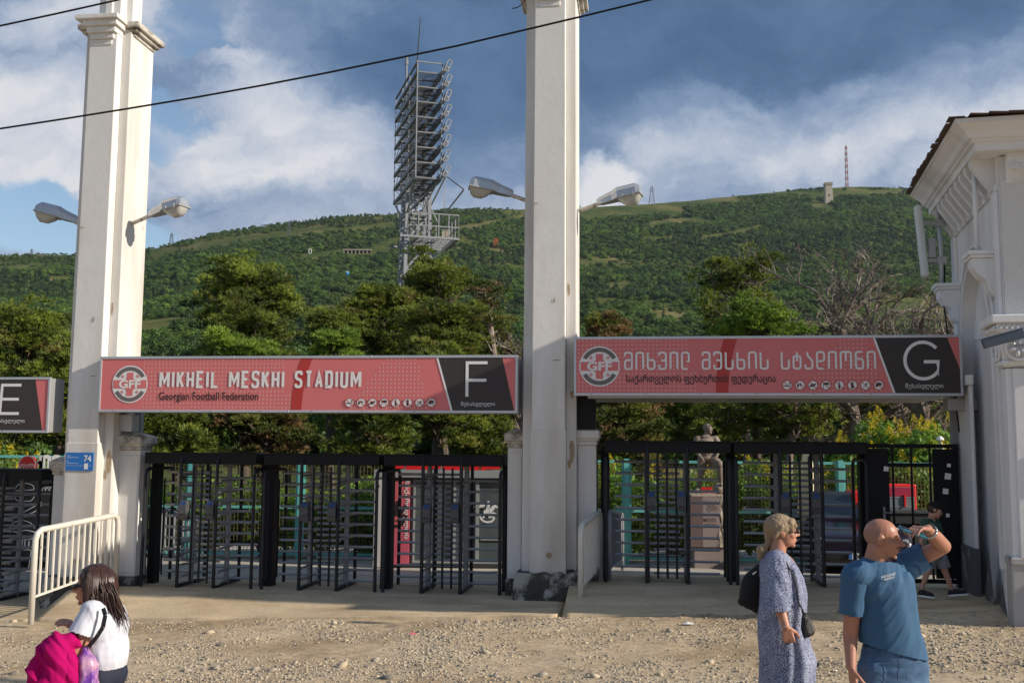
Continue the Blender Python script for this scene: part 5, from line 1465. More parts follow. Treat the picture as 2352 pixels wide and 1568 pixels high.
# grassy clearings: segments in picture coordinates (x0, y0, x1, y1, half width)
CLEAR = [(1885, 462, 1920, 472, 9), (700, 588, 725, 588, 6), (1125, 570, 1150, 572, 6), (1012, 560, 1040, 560, 6), (785, 586, 860, 584, 5), (345, 582, 520, 552, 11), (520, 550, 760, 520, 8), (600, 540, 900, 510, 5), (780, 577, 870, 572, 8), (870, 560, 1000, 528, 6), (1040, 522, 1205, 490, 6), (690, 588, 780, 574, 6), (1340, 480, 1560, 476, 12),
         (1400, 470, 1700, 450, 7), (1500, 510, 1620, 500, 7), (1620, 545, 1760, 515, 5), (1880, 438, 2080, 432, 8), (1930, 420, 2060, 419, 6), (1700, 440, 1890, 432, 4), (1480, 545, 1560, 540, 5), (1180, 560, 1260, 556, 5),
         (520, 660, 600, 655, 6), (1340, 600, 1420, 595, 5), (1500, 720, 1560, 735, 9), (1400, 655, 1450, 650, 6), (1690, 560, 1750, 556, 4), (100, 640, 150, 636, 6)]
def in_clear(px, py):
    r_ = np.zeros(len(px), bool)
    for x0, y0, x1, y1, h in CLEAR:
        dx, dy = x1 - x0, y1 - y0; L2 = dx * dx + dy * dy
        k = np.clip(((px - x0) * dx + (py - y0) * dy) / L2, 0, 1)
        d = np.hypot(px - x0 - k * dx, (py - y0 - k * dy))
        r_ |= d < h * 1.5 * (.75 + .5 * fbm(px, py, 25, 2, 3))
    return r_

# ---- crown meshes for the wood (never linked to the scene themselves)
def leaf_cloud(rs, n, size, shape, jitter=.35):
    """n leaf clump triangles/quads spread through lobes; returns verts, faces"""
    lob = shape
    tot = sum(l[3] ** 2 for l in lob)
    V = []; F = []
    for (cx, cy, cz, r_, fz) in lob:
        k = int(n * r_ ** 2 / tot)
        d = rs.normal(size=(k, 3)); d /= np.linalg.norm(d, axis=1)[:, None]
        d[:, 2] = np.where(d[:, 2] < -.35, -d[:, 2] * .6, d[:, 2])
        rad = r_ * (.62 + .42 * rs.rand(k) ** .6) * (1 + .12 * rs.normal(size=k))
        P = d * rad[:, None]; P[:, 2] *= fz; P += np.array([cx, cy, cz])
        nn = d + rs.normal(size=(k, 3)) * jitter * 1.6; nn /= np.linalg.norm(nn, axis=1)[:, None]
        u = np.cross(nn, rs.normal(size=(k, 3))); u /= np.linalg.norm(u, axis=1)[:, None]; v = np.cross(nn, u)
        s = size * rs.uniform(.6, 1.3, k)[:, None]
        q = np.stack([P - u * s * .5, P + v * s * .38 + nn * s * .05, P + u * s * .55, P - v * s * .38 + nn * s * .08], 1)
        b0 = len(V) * 4 if False else sum(len(x) for x in V)
        V.append(q.reshape(-1, 3)); F.append((np.arange(k) * 4)[:, None] + np.arange(4)[None] + b0)
    return np.concatenate(V), np.concatenate(F)
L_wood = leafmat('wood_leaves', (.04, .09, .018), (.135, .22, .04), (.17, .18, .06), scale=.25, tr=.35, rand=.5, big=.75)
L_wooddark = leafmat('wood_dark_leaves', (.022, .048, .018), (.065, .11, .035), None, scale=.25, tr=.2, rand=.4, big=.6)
wood_col = bpy.data.collections.new('wood_crowns')
rs = np.random.RandomState(21)
def crown(name, lob, n, size, mt):
    V, F = leaf_cloud(rs, n, size, lob)
    o = np_mesh(name, V, F, mt); COL.objects.unlink(o); wood_col.objects.link(o); return o
for k in range(4):
    lob = [(0, 0, .55, .75, .8)] + [(rs.uniform(-.55, .55), rs.uniform(-.55, .55), rs.uniform(.3, .95), rs.uniform(.32, .55), .85) for _ in range(5)]
    crown('a%d_bush' % k, lob, 620, .19, L_wood)
for k in range(2):
    lob = [(0, 0, .3 + .32 * j, .62 - .115 * j, .6) for j in range(5)]
    crown('b%d_conifer' % k, lob, 480, .16, L_wooddark)
crown('c0_cypress', [(0, 0, .3 + .35 * j, .30 - .03 * j, .9) for j in range(7)], 320, .16, L_wooddark)
def wood(name, label, n, zmin, zmax, rmin, rmax, seed, clear=True, tlim=.60):
    rs = np.random.RandomState(seed)
    z = np.sqrt(rs.uniform(zmin ** 2, zmax ** 2, n)); tt = rs.uniform(-tlim, tlim, n)
    x = tt * z
    keep = z < ridge_dist(tt) + 60
    h = np.where(z <= Z0, -2.05, hillz(tt, z))
    px = 1176 + tt * FPX; py = 1046 - h / z * FPX + .008 * (px - 1176)
    if clear: keep &= ~in_clear(px, py)
    grassy = fbm(x, z, 160, 4, 9.0)
    keep &= grassy < rs.uniform(.05, .50, n)
    tt, z, x, h, grassy = tt[keep], z[keep], x[keep], h[keep], grassy[keep]
    n = len(z); Rr = ridge_dist(tt)
    sc_ = rmin + (rmax - rmin) * rs.rand(n) ** 1.8 * np.interp(z, [100, 900, 2200], [.8, 1.0, 1.15]) * (1 + .25 * fbm(x, z, 60, 2, 3))
    sc_ *= np.where(z > Rr - 120, .6, 1)
    # kind: bushes mostly; conifers in patches
    con = fbm(x, z, 220, 3, 14.0)
    idx = rs.randint(0, 4, n); idx = np.where((con > .12) & (rs.rand(n) < .55), rs.randint(4, 6, n), idx); idx = np.where(rs.rand(n) < .012, 6, idx)
    me = bpy.data.meshes.new(name); me.vertices.add(n)
    co = np.stack([x, z, h + CAMZ - .1 * sc_], -1).astype(np.float32); me.vertices.foreach_set('co', co.ravel())
    for nm, arr, tp in (('size', sc_, 'FLOAT'), ('turn', rs.uniform(0, 6.28, n), 'FLOAT'), ('pick', idx, 'INT')):
        a = me.attributes.new(nm, tp, 'POINT'); a.data.foreach_set('value', arr.astype(np.int32 if tp == 'INT' else np.float32))
    o = bpy.data.objects.new(name, me); COL.objects.link(o); tag(o, label, 'wood', kind='stuff')
    g = bpy.data.node_groups.new(name + '_scatter', 'GeometryNodeTree')
    g.interface.new_socket('Geometry', in_out='INPUT', socket_type='NodeSocketGeometry'); g.interface.new_socket('Geometry', in_out='OUTPUT', socket_type='NodeSocketGeometry')
    N = g.nodes; gi = N.new('NodeGroupInput'); go = N.new('NodeGroupOutput'); ip = N.new('GeometryNodeInstanceOnPoints')
    ci = N.new('GeometryNodeCollectionInfo'); ci.inputs['Collection'].default_value = wood_col; ci.inputs['Separate Children'].default_value = True; ci.inputs['Reset Children'].default_value = True
    def at(nm, tp):
        a = N.new('GeometryNodeInputNamedAttribute'); a.data_type = tp; a.inputs['Name'].default_value = nm; return a.outputs['Attribute']
    cx = N.new('ShaderNodeCombineXYZ'); g.links.new(at('turn', 'FLOAT'), cx.inputs[2])
    e2r = N.new('FunctionNodeEulerToRotation'); g.links.new(cx.outputs[0], e2r.inputs[0])
    g.links.new(gi.outputs[0], ip.inputs['Points']); g.links.new(ci.outputs[0], ip.inputs['Instance']); ip.inputs['Pick Instance'].default_value = True
    g.links.new(at('pick', 'INT'), ip.inputs['Instance Index']); g.links.new(e2r.outputs[0], ip.inputs['Rotation']); g.links.new(at('size', 'FLOAT'), ip.inputs['Scale'])
    g.links.new(ip.outputs[0], go.inputs[0])
    md = o.modifiers.new('scatter', 'NODES'); md.node_group = g
    return n
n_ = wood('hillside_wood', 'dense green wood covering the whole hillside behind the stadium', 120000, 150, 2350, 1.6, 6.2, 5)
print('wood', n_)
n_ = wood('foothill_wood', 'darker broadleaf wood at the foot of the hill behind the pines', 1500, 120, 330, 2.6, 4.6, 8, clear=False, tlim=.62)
print('wood', n_)

# ---- things standing on the hill
def hthing(name, label, cat, px, py):
    p = hill_px(px, py); return thing(name, label, cat, p - Vector((0, 0, .5)), 0), p.y / FPX
M_tstone = mat('tower_stone', (.42, .36, .28), .9, var=.2, vscale=.5)
T, k = hthing('stone_tower', 'pale square stone watch tower near the top of the hill', 'tower', 1903, 466)
w_, h_ = 17 * k, 49 * k
m = MB(); m.frus(-w_ * .55, w_ * .55, -w_ * .5, w_ * .5, -5, -w_ * .45, w_ * .45, -w_ * .4, w_ * .4, h_ * .86); m.build('shaft', M_tstone, T)
m = MB(); m.box(-w_ * .53, w_ * .53, -w_ * .48, w_ * .48, h_ * .86, h_ * .97); m.frus(-w_ * .55, w_ * .55, -w_ * .5, w_ * .5, h_ * .97, -w_ * .3, w_ * .3, -w_ * .3, w_ * .3, h_ * 1.0); m.build('parapet', M_tstone, T)
for zx in (-.28, 0, .28): MB().box(zx * w_ - .5, zx * w_ + .5, -w_ * .5, -w_ * .4, h_ * .90, h_ * .95).build('window', M_black, T)
MB().box(-.6, .6, -w_ * .5, -w_ * .42, h_ * .30, h_ * .40).build('window', M_black, T)
def lattice(t, H, wb, wt, n, th, mt, mt2=None, nm='lattice'):
    m = MB(); m2 = MB()
    for j in range(n):
        z0 = H * j / n; z1 = H * (j + 1) / n; a = (wb + (wt - wb) * j / n) / 2; b_ = (wb + (wt - wb) * (j + 1) / n) / 2
        mm = m2 if (mt2 and j % 2) else m
        cs0 = [(-a, -a, z0), (a, -a, z0), (a, a, z0), (-a, a, z0)]; cs1 = [(-b_, -b_, z1), (b_, -b_, z1), (b_, b_, z1), (-b_, b_, z1)]
        for q_ in range(4):
            mm.bar(cs0[q_], cs1[q_], th); mm.bar(cs0[q_], cs1[(q_ + 1) % 4], th * .6); mm.bar(cs1[q_], cs1[(q_ + 1) % 4], th * .6)
    m.build(nm, mt, t)
    if mt2: m2.build(nm, mt2, t)['kind'] = 'stuff'
M_mastr = mat('mast_red', (.30, .06, .05), .7); M_mastw = mat('mast_white', (.45, .45, .47), .7); M_pyl = mat('pylon_steel', (.10, .12, .15), .7)
T, k = hthing('radio_mast', 'tall red and white lattice radio mast on the hilltop', 'mast', 1945, 418); lattice(T, 97 * k, 5.5 * k, 3.5 * k, 13, .9 * k, M_mastr, M_mastw)
MB().bar((0, 0, 97 * k), (0, 0, 103 * k), .5 * k).build('tip', M_mastr, T)
T, k = hthing('radio_mast', 'slim pale lattice mast on the ridge beside the floodlight tower', 'mast', 1021, 474); lattice(T, 92 * k, 6 * k, 1.2 * k, 14, .6 * k, M_mastw); MB().bar((0, 0, 80 * k), (0, 0, 97 * k), .4 * k).build('tip', M_mastw, T)
def pylon(label, px, py, hp, wp):
    T, k = hthing('pylon', label, 'pylon', px, py); lattice(T, hp * k, wp * k, wp * k * .25, 6, .55 * k, M_pyl)
    m = MB()
    for f in (.72, .86): m.bar((-wp * .45 * k, 0, hp * k * f), (wp * .45 * k, 0, hp * k * f), .7 * k)
    m.build('crossarm', M_pyl, T)
pylon('dark steel pylon on the ridge right of the central pillar', 1497, 461, 42, 13)
pylon('small grey pylon on the ridge above the sunlit left lamp', 394, 553, 27, 10)
pylon('tiny pylon on the ridge at the left picture edge', 72, 588, 17, 7)
pylon('slender pylon standing among trees below the ridge', 663, 548, 42, 8)
T, k = hthing('ring_sculpture', 'white standing ring on the grassy slope', 'sculpture', 712, 583)
m = MB(); m.tube([(3.3 * k * math.cos(a), .3, 7 * k + 6.2 * k * math.sin(a)) for a in np.linspace(0, 2 * PI, 24)], .8 * k, 6); m.build('ring', mat('ring_white', (.7, .7, .7), .7), T)
T, k = hthing('pavilion', 'long low concrete pavilion on the slope left of the floodlight tower', 'building', 820, 582)
m = MB(); m.box(-33 * k, 33 * k, -4 * k, 6 * k, 7.5 * k, 10 * k); m.build('roof', mat('pavilion_concrete', (.40, .34, .26), .9), T)
m = MB(); [m.box(x * k, (x + 2) * k, -3 * k, -2 * k, -5 * k, 7.5 * k) for x in range(-31, 32, 9)]; m.build('column', M_tstone, T)
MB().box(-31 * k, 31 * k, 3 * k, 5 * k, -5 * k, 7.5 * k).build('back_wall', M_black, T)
T, k = hthing('tower_block', 'pale beige block just right of the floodlight balcony', 'building', 1024, 556)
MB().box(-9 * k, 9 * k, -6 * k, 6 * k, -8 * k, 27 * k).build('wall', mat('block_beige', (.50, .42, .30), .9), T); MB().box(-10 * k, 10 * k, -7 * k, 7 * k, 27 * k, 28.5 * k).build('roof', M_tstone, T)
M_or = mat('orange_paint', (.42, .11, .035), .8)
T, k = hthing('lookout_tower', 'small orange lookout tower among the hillside trees', 'tower', 1139, 569)
lattice(T, 16 * k, 9 * k, 8 * k, 2, 1.6 * k, M_or); MB().box(-5 * k, 5 * k, -5 * k, 5 * k, 14 * k, 20 * k).build('cabin', M_or, T); MB().box(-6 * k, 6 * k, -6 * k, 6 * k, 20 * k, 22 * k).build('roof', M_or, T)
p = WD(798, 627, 700)
T = thing('cable_car', 'small blue cable car cabin hanging over the hillside', 'cable car', p, 0); k = 700 / FPX
MB().box(-3.0 * k, 3.0 * k, -3 * k, 3 * k, -4.5 * k, 4 * k).build('cabin', mat('cabin_blue', (.03, .30, .75), .4), T, bevel=.3)
MB().box(-3.1 * k, 3.1 * k, -3.1 * k, 3.1 * k, 1 * k, 3 * k).build('window', mat('cabin_glass', (.5, .6, .65), .2), T); MB().bar((0, 0, 4 * k), (1 * k, 0, 11 * k), .7 * k).build('hanger', M_pyl, T)

# ================================================================ floodlight towers
eL = Vector((.287, -.958, 0)).normalized(); eS = Vector((.958, .287, 0)).normalized()
A0 = Vector(((897 - 1176) / FPX * 120, 120, 0))
FT = thing('floodlight_tower', 'tall grey steel floodlight tower with eight tilted lamp decks', 'floodlight tower', A0, math.atan2(eS.y, eS.x))
# local axes: x = eS, y = -eL  (y grows away from us)
LL, SS = 12.4, 2.7
Zb, Zt = 584 * 120 / FPX + 2.2, 815 * 120 / FPX + 2.2
zl = np.linspace(Zb, Zt, 8)
def fl(l, s, z): return (s, -l, z)
M_deck = mat('deck_steel', (.20, .205, .22), .6, .2, var=.2)
for i, z in enumerate(zl):
    m = MB()
    m.bar(fl(0, 0, z), fl(LL, 0, z), .24, .34); m.bar(fl(0, SS, z), fl(LL, SS, z), .2, .28)
    for l in np.linspace(0, LL, 6): m.bar(fl(l, 0, z), fl(l, SS, z), .12, .14)
    m.bar(fl(0, 0, z + 1.0), fl(LL, 0, z + 1.0), .06) if i == 7 else None
    o = m.build('deck_frame', M_deck, FT)
    m = MB()
    for l in np.linspace(.15, LL - .15, 40): m.bar(fl(l, .15, z + .03), fl(l, SS - .1, z + .03), .05, .05)
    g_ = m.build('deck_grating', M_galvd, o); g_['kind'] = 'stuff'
lampm = MB(); lampm.frus(-.02, .06, -.30, .30, -.28, -.02, .06, -.30, .30, .28); lampm.frus(-.34, -.02, -.14, .14, -.12, -.02, -.019, -.28, .28, .0) 
lm = MB(); lm.lathe([(.30, .10), (.30, .0), (.22, -.18), (.08, -.30)], 8); lmo = lm.build('floodlight', M_galv, FT); LMD = lmo.data; bpy.data.objects.remove(lmo)
for i, z in enumerate(zl):
    m = MB(); m.bar(fl(.2, SS + .35, z + 1.05), fl(LL + .4, SS + .35, z + 1.05), .12); m.bar(fl(.2, SS + .35, z + .45), fl(LL + .4, SS + .35, z + .45), .12)
    for l in np.linspace(.3, LL + .3, 9): m.bar(fl(l, SS - .1, z + .1), fl(l, SS + .45, z + .6), .06)
    # open bracket at the near end
    for (a, b_) in (((LL + .4, SS + .1, z + .3), (LL + .4, SS + .55, z + 1.5)), ((LL + .4, SS + .55, z + 1.5), (LL + .4, SS + .95, z + 1.4)), ((LL + .4, SS + .95, z + 1.4), (LL + .4, SS + .5, z + .2)), ((LL + .4, SS + .5, z + .2), (LL + .4, SS + .1, z + .3))): m.bar(fl(*a), fl(*b_), .11)
    ra = m.build('lamp_rail', M_galv, FT)
    for l in np.linspace(.6, LL - .2, 11):
        o = bpy.data.objects.new('floodlight', LMD); COL.objects.link(o); o.parent = FT; o.location = fl(l, SS + .55, z + .75); o.rotation_euler = (0, R(118), 0)
m = MB()
for l in (0.0, LL / 3, 2 * LL / 3, LL):
    for s in (0, SS):
        m.bar(fl(l, s, Zb), fl(l, s, Zt + 1.1), .13 if s else .11)
m.build('upright', M_galv, FT)
m = MB()
m.bar(fl(0, 0, Zt + 1.1), fl(LL, 0, Zt + 1.1), .2); m.bar(fl(LL, 0, Zt + 1.1), fl(LL, SS, Zt + 1.1), .12); m.bar(fl(0, 0, Zt + .8), fl(0, SS, Zt + .8), .08)
for i in range(7):
    for l0, l1 in ((0, LL / 3), (LL / 3, 2 * LL / 3), (2 * LL / 3, LL)):
        a, b_ = (l0, l1) if i % 2 else (l1, l0); m.bar(fl(a, .0, zl[i]), fl(b_, .0, zl[i + 1]), .05); m.bar(fl(b_, SS, zl[i]), fl(a, SS, zl[i + 1]), .05)
m.build('bracing', M_galv, FT)
# shaft
cl, cs = LL * .5, SS * .5
def sq(z, h): return [fl(cl - h, cs - h, z), fl(cl + h, cs - h, z), fl(cl + h, cs + h, z), fl(cl - h, cs + h, z)]
lv = [0, 5, 10, 14.5, 18.5, 22, 25.2, 28.2, Zb]
hw = lambda z: 1.75 - .55 * z / Zb
for q_ in range(4):
    m = MB()
    for z0, z1 in zip(lv[:-1], lv[1:]): m.bar(sq(z0, hw(z0))[q_], sq(z1, hw(z1))[q_], .36, .36)
    m.build('leg', M_galv, FT)
m = MB()
for z0, z1 in zip(lv[:-1], lv[1:]):
    a, b_ = sq(z0, hw(z0)), sq(z1, hw(z1))
    for q_ in range(4):
        m.bar(a[q_], b_[(q_ + 1) % 4], .20); m.bar(a[(q_ + 1) % 4], b_[q_], .16); m.bar(b_[q_], b_[(q_ + 1) % 4], .22)
for l in (0, LL):                     # struts spreading up to the deck ends
    for s in (0, SS): m.bar(sq(lv[-2], hw(lv[-2]))[0 if l == 0 else 1], fl(l, s, Zb), .13); m.bar(sq(lv[-3], hw(lv[-3]))[0 if l == 0 else 1], fl(l * .75 + LL * .12, s, Zb), .11)
m.build('shaft_bracing', M_galv, FT)
# balcony
zf = 25.3; m = MB(); l0, l1, s0, s1 = 3.2, 9.5, 1.0, 5.4
for l in (l0, l1): m.bar(fl(l, s0 - 2, zf), fl(l, s1, zf), .22)
for s in (s0, s1): m.bar(fl(l0, s, zf), fl(l1, s, zf), .20)
for l in np.linspace(l0, l1, 18): m.bar(fl(l, s0, zf), fl(l, s1, zf), .06)
m.bar(fl(l1 - 2, 1.6, zf - 3.4), fl(l1, s1 - .5, zf), .2); m.bar(fl(l0 + 1, 1.6, zf - 3.4), fl(l0, s1 - .5, zf), .2)
m.build('balcony_floor', M_galv, FT)
m = MB()
for zz in (1.25, 2.6):
    m.bar(fl(l0, s1, zf + zz), fl(l1, s1, zf + zz), .11); m.bar(fl(l1, s0, zf + zz), fl(l1, s1, zf + zz), .11); m.bar(fl(l0, s0, zf + zz), fl(l0, s1, zf + zz), .11)
for s in np.linspace(s0, s1, 5): m.bar(fl(l1, s, zf), fl(l1, s, zf + 2.6), .10); m.bar(fl(l0, s, zf), fl(l0, s, zf + 2.6), .10)
for l in np.linspace(l0, l1, 5): m.bar(fl(l, s1, zf), fl(l, s1, zf + 2.6), .10)
m.build('balcony_rail', M_galv, FT)
m = MB(); pz = Zb - 1.2
pp = [fl(6.5, SS + .2, Zb - 1.6), fl(9.5, SS + 1.2, Zb + 1.2), fl(11.2, SS + 2.8, Zb - .6), fl(7.5, SS + .8, Zb - 3.6)]
for a, b_ in zip(pp, pp[1:] + pp[:1]): m.bar(a, b_, .13)
m.build('side_frame', M_galv, FT)
m = MB(); m.tube([fl(3.0, .6, Zt), fl(3.0, .6, Zt + 5.2)], .13, 6); m.tube([fl(3.0, .6, Zt + 4.2), fl(3.0, .6, Zt + 4.7)], .2, 6); m.build('antenna', M_galv, FT)
m = MB(); m.tube([fl(6.5, 1.0, Zt), fl(6.5, 1.2, Zt + 5), fl(6.5, 1.4, Zt + 8.5)], [.10, .07, .04], 6); m.build('antenna', M_galvd, FT)
# second tower, farther away
p2 = WD(1085, 1046, 260); FT2 = thing('floodlight_tower', 'distant second floodlight tower between the pines near the central pillar', 'floodlight tower', (p2.x, 260, 0), 0)
lattice(FT2, 24, 3.4, 2.6, 10, .30, M_galv)
z2 = lambda py: WD(1090, py, 260).z
m = MB(); M_lw = mat('lamp_bank', (.60, .62, .62), .5)
for j in range(6):
    m2 = MB()
    for i in range(4): m2.box(-.9 + i * .75 + j * -.0 + .0, -.9 + i * .75 + .6, -.3, .3, z2(812) + j * 1.05, z2(812) + j * 1.05 + .75)
    m2.build('lamp_row', M_lw, FT2)
m.bar((-1.2, 0, z2(812) - .5), (-1.2, 0, z2(745)), .2); m.bar((1.9, 0, z2(812) - .5), (1.9, 0, z2(770)), .2); m.bar((0, 0, 23), (0.4, 0, z2(770)), .5); m.build('lamp_frame', M_galv, FT2)
# ================================================================ trees
L_pine = leafmat('pine_needles', (.045, .08, .015), (.30, .36, .055), (.28, .20, .08), scale=.8, tr=.4, rand=.15, brown=-.12, tone=True)
L_pineb = leafmat('bright_pine_needles', (.08, .15, .022), (.32, .44, .06), None, scale=1.0, tr=.45, rand=.1, tone=True)
L_pinebr = leafmat('browning_pine_needles', (.05, .08, .018), (.25, .27, .055), (.30, .19, .09), scale=1.2, tr=.35, rand=.1, brown=.3, tone=True)

def needles(rs, C, rad, per, length=(.11, .21), wid=.036, up=.30):
    """needle blades for clumps with centres C (n,3) and radii rad"""
    n = len(C); k = n * per
    c = np.repeat(C, per, 0); r_ = np.repeat(rad, per)
    d = rs.normal(size=(k, 3)); d /= np.linalg.norm(d, axis=1)[:, None]; d[:, 2] = np.abs(d[:, 2]) * 1.0 - .30
    # gather into tufts: quantise the starting points
    tuft = rs.normal(size=(n * max(1, per // 10), 3)); tuft /= np.linalg.norm(tuft, axis=1)[:, None]; tuft[:, 2] = np.abs(tuft[:, 2]) - .35
    ti = np.repeat(np.arange(len(tuft)), 10)[:k] if len(tuft) * 10 >= k else rs.randint(0, len(tuft), k)
    tp = tuft[ti]; trr = np.repeat(rs.uniform(.45, 1.05, len(tuft)), 10)[:k]
    base = c + tp * (r_ * trr)[:, None] * np.array([1, 1, .72])
    dr = tp * .8 + d * .75 + np.array([0, 0, up]); dr /= np.linalg.norm(dr, axis=1)[:, None]
    L = rs.uniform(length[0], length[1], k)[:, None]
    s = np.cross(dr, rs.normal(size=(k, 3))); s /= np.linalg.norm(s, axis=1)[:, None]
    V = np.stack([base - s * wid * .5, base + s * wid * .5, base + dr * L], 1).reshape(-1, 3)
    F = np.arange(k * 3).reshape(-1, 3)
    return V, F

def limb(rs, p, d, L, segs=5, wig=.16, grav=0.0, up=0.05):
    pts = [Vector(p)]; d = Vector(d).normalized()
    for i in range(segs):
        d = (d + Vector(rs.normal(0, wig, 3)) + Vector((0, 0, up - grav))).normalized(); pts.append(pts[-1] + d * (L / segs))
    return pts, d

def pine(label, px, ytop, ylow, wpx, y, seed, mt=None, bark=None, clumps=58, per=330, lean=0.0, group='pines behind the fence', sparse=0.0, lowfrac=.3, crad=(.30, .62)):
    clumps = int(clumps * 2.2); per = int(per * .062) * 10
    """pine tree standing at picture column px, its top at ytop, lowest foliage ylow, crown wpx wide, distance y"""
    wpx *= 1.22; clumps = int(clumps * 1.25)
    rs = np.random.RandomState(seed)
    b0 = WD(px, 1046, y); H = WD(px, ytop, y).z - YZ; zl = WD(px, ylow, y).z - YZ; Rc = wpx / 2 / FPX * y
    t = thing('pine_tree', label, 'pine tree', (b0.x, y, 0.05), 0, group)
    tr, _ = limb(rs, (0, 0, 0), (lean, 0, 1), H * .86, 8, .07, up=.12)
    r0 = .10 + H * .012
    m = MB(); m.tube(tr, [r0 * (1 - .08 * i) for i in range(len(tr))], 8)
    C = []; 
    nl = int(clumps / 4.6)
    br = MB()
    for i in range(nl):
        f = (zl / H) * .9 + (1 - zl / H * .9) * ((i + .5) / nl); f = min(f, .97)
        k = min(len(tr) - 1.001, f / .9 * (len(tr) - 1)); k = max(0, k); a = tr[int(k)].lerp(tr[min(int(k) + 1, len(tr) - 1)], k - int(k))
        ff = (f * H - zl) / max(.1, H - zl)
        prof = (max(.0, math.sin(min(1, max(0.04, ff) * .92 + .10) * PI)) ** .6) * (1 - .25 * ff)
        L = Rc * prof * rs.uniform(.65, 1.08); an = i * 2.4 + rs.uniform(-.5, .5)
        d = (math.cos(an), math.sin(an), .25 + .8 * ff)
        pts, dd = limb(rs, a, d, max(.5, L * .95), 5, .17, up=.06)
        rb = max(.03, .014 * L + .025)
        br.tube(pts, [rb * (1 - .13 * q_) for q_ in range(len(pts))], 5, caps=False)
        for j in range(4):
            kk = rs.randint(2, 6); p = pts[min(kk, 5)]
            p2, _ = limb(rs, p, dd + Vector(rs.normal(0, .7, 3)), max(.3, L * .30), 3, .25, up=.12)
            br.tube(p2, [rb * .5, rb * .4, rb * .3, rb * .2], 4, caps=False)
            if rs.rand() > sparse: C.append(p2[-1])
        if rs.rand() > sparse: C.append(pts[-1])
    m.build('trunk', bark or M_bark, t); br.build('branches', bark or M_bark, t)
    C = np.array([tuple(c) for c in C])
    rad = rs.uniform(*crad, len(C)) * (Rc / 3.0) ** .3
    V, F = needles(rs, C, rad, per)
    o = np_mesh('crown', V, F, mt or L_pine, t)
    tn = np.repeat(rs.rand(len(C)), per * 3) * .7 + np.repeat(rs.rand(len(C) * per), 3) * .3
    a = o.data.attributes.new('tone', 'FLOAT', 'POINT'); a.data.foreach_set('value', tn.astype(np.float32))
    t2 = np.repeat(rs.rand(len(C)), per * 3) * .75 + np.repeat(rs.rand(len(C) * (per // 10)), 30)[:len(tn)].tolist() * 1 if False else np.repeat(rs.rand(len(C)), per * 3) * .8 + np.repeat(rs.rand(len(C) * per), 3) * .2
    a = o.data.attributes.new('tone2', 'FLOAT', 'POINT'); a.data.foreach_set('value', t2.astype(np.float32))
    return t
pine('big dark pine right of the left pillar', 552, 592, 800, 235, 40, 3, clumps=110, per=560, crad=(.32, .66))
pine('pine growing low beneath the big pine, above the Latin sign', 560, 720, 905, 260, 36, 4, clumps=75, per=480)
pine('bright green young pine just above the left of the Latin sign', 590, 770, 900, 170, 31, 5, mt=L_pineb, clumps=40, per=420, crad=(.28, .5))
pine('low scrubby pine with dry twigs, left of the floodlight tower', 762, 690, 900, 165, 38, 6, clumps=60, per=420, sparse=.15)
pine('pine with flat top between the scrubby pine and the tower', 820, 700, 900, 150, 42, 61, clumps=60, per=450)
pine('dark pine behind the left edge of the central pillar', 1105, 700, 900, 150, 41, 62, clumps=60, per=450)
pine('small bright pine at the foot of the scrubby pine', 740, 745, 890, 120, 33, 7, mt=L_pineb, clumps=32, per=380)
pine('spreading pine in front of the floodlight tower shaft', 875, 640, 860, 190, 40, 8, clumps=85, per=500)
pine('tallest pine with rounded crown right of the floodlight tower', 1020, 583, 800, 215, 44, 9, clumps=110, per=560, crad=(.34, .68))
pine('broad pine hanging over the middle of the Latin sign', 985, 690, 900, 230, 35, 10, clumps=85, per=520)
pine('thin browning pine beside the central pillar', 1160, 600, 900, 120, 37, 11, mt=L_pinebr, bark=M_barkr, clumps=50, per=250, sparse=.45)
pine('pine at the left picture edge', 40, 705, 960, 230, 33, 12, clumps=90, per=520)
pine('dense pine left of the left pillar', 128, 770, 1000, 160, 30, 13, clumps=60, per=480)
pine('low browning pine right of the central pillar', 1375, 705, 1000, 115, 34, 14, mt=L_pinebr, clumps=50, per=420)
pine('sparse pine with bare dark limbs above the Georgian sign', 1725, 578, 775, 225, 38, 15, clumps=80, per=330, sparse=.3, bark=M_barkr)
pine('bright green pine top just above the Georgian sign', 1735, 700, 900, 200, 33, 16, mt=L_pineb, clumps=60, per=460)
pine('pine filling the gap under the left of the Latin sign', 400, 930, 1045, 200, 29, 17, clumps=45, per=480, lowfrac=.5)
pine('drooping brownish pine under the Latin sign', 590, 925, 1055, 230, 30, 18, mt=L_pinebr, clumps=60, per=480)
pine('pine with bright tips under the middle of the Latin sign', 870, 935, 1050, 190, 28, 19, clumps=50, per=480)
pine('dark trunked pine under the right of the Latin sign', 1010, 800, 985, 210, 31, 20, clumps=55, per=420)
pine('shaded pine left of the central pillar, below the sign', 1130, 900, 1050, 150, 33, 21, clumps=50, per=420)
pine('browning pine under the left of the Georgian sign', 1420, 880, 1080, 200, 28, 22, mt=L_pinebr, clumps=70, per=480)
pine('pine with crooked trunk behind the statue', 1590, 850, 1010, 260, 31, 23, bark=M_barkr, clumps=60, per=400, lean=.1)
pine('reddish trunked pine under the middle of the Georgian sign', 1800, 830, 1000, 230, 30, 24, bark=M_barkr, clumps=55, per=380, sparse=.2)
pine('pine behind the yellow flowering trees', 2060, 880, 1010, 240, 36, 25, bark=M_barkr, clumps=55, per=380, sparse=.2)
pine('pine seen through the gap left of the gate E sign', -60, 850, 1040, 260, 31, 26, clumps=60, per=420)

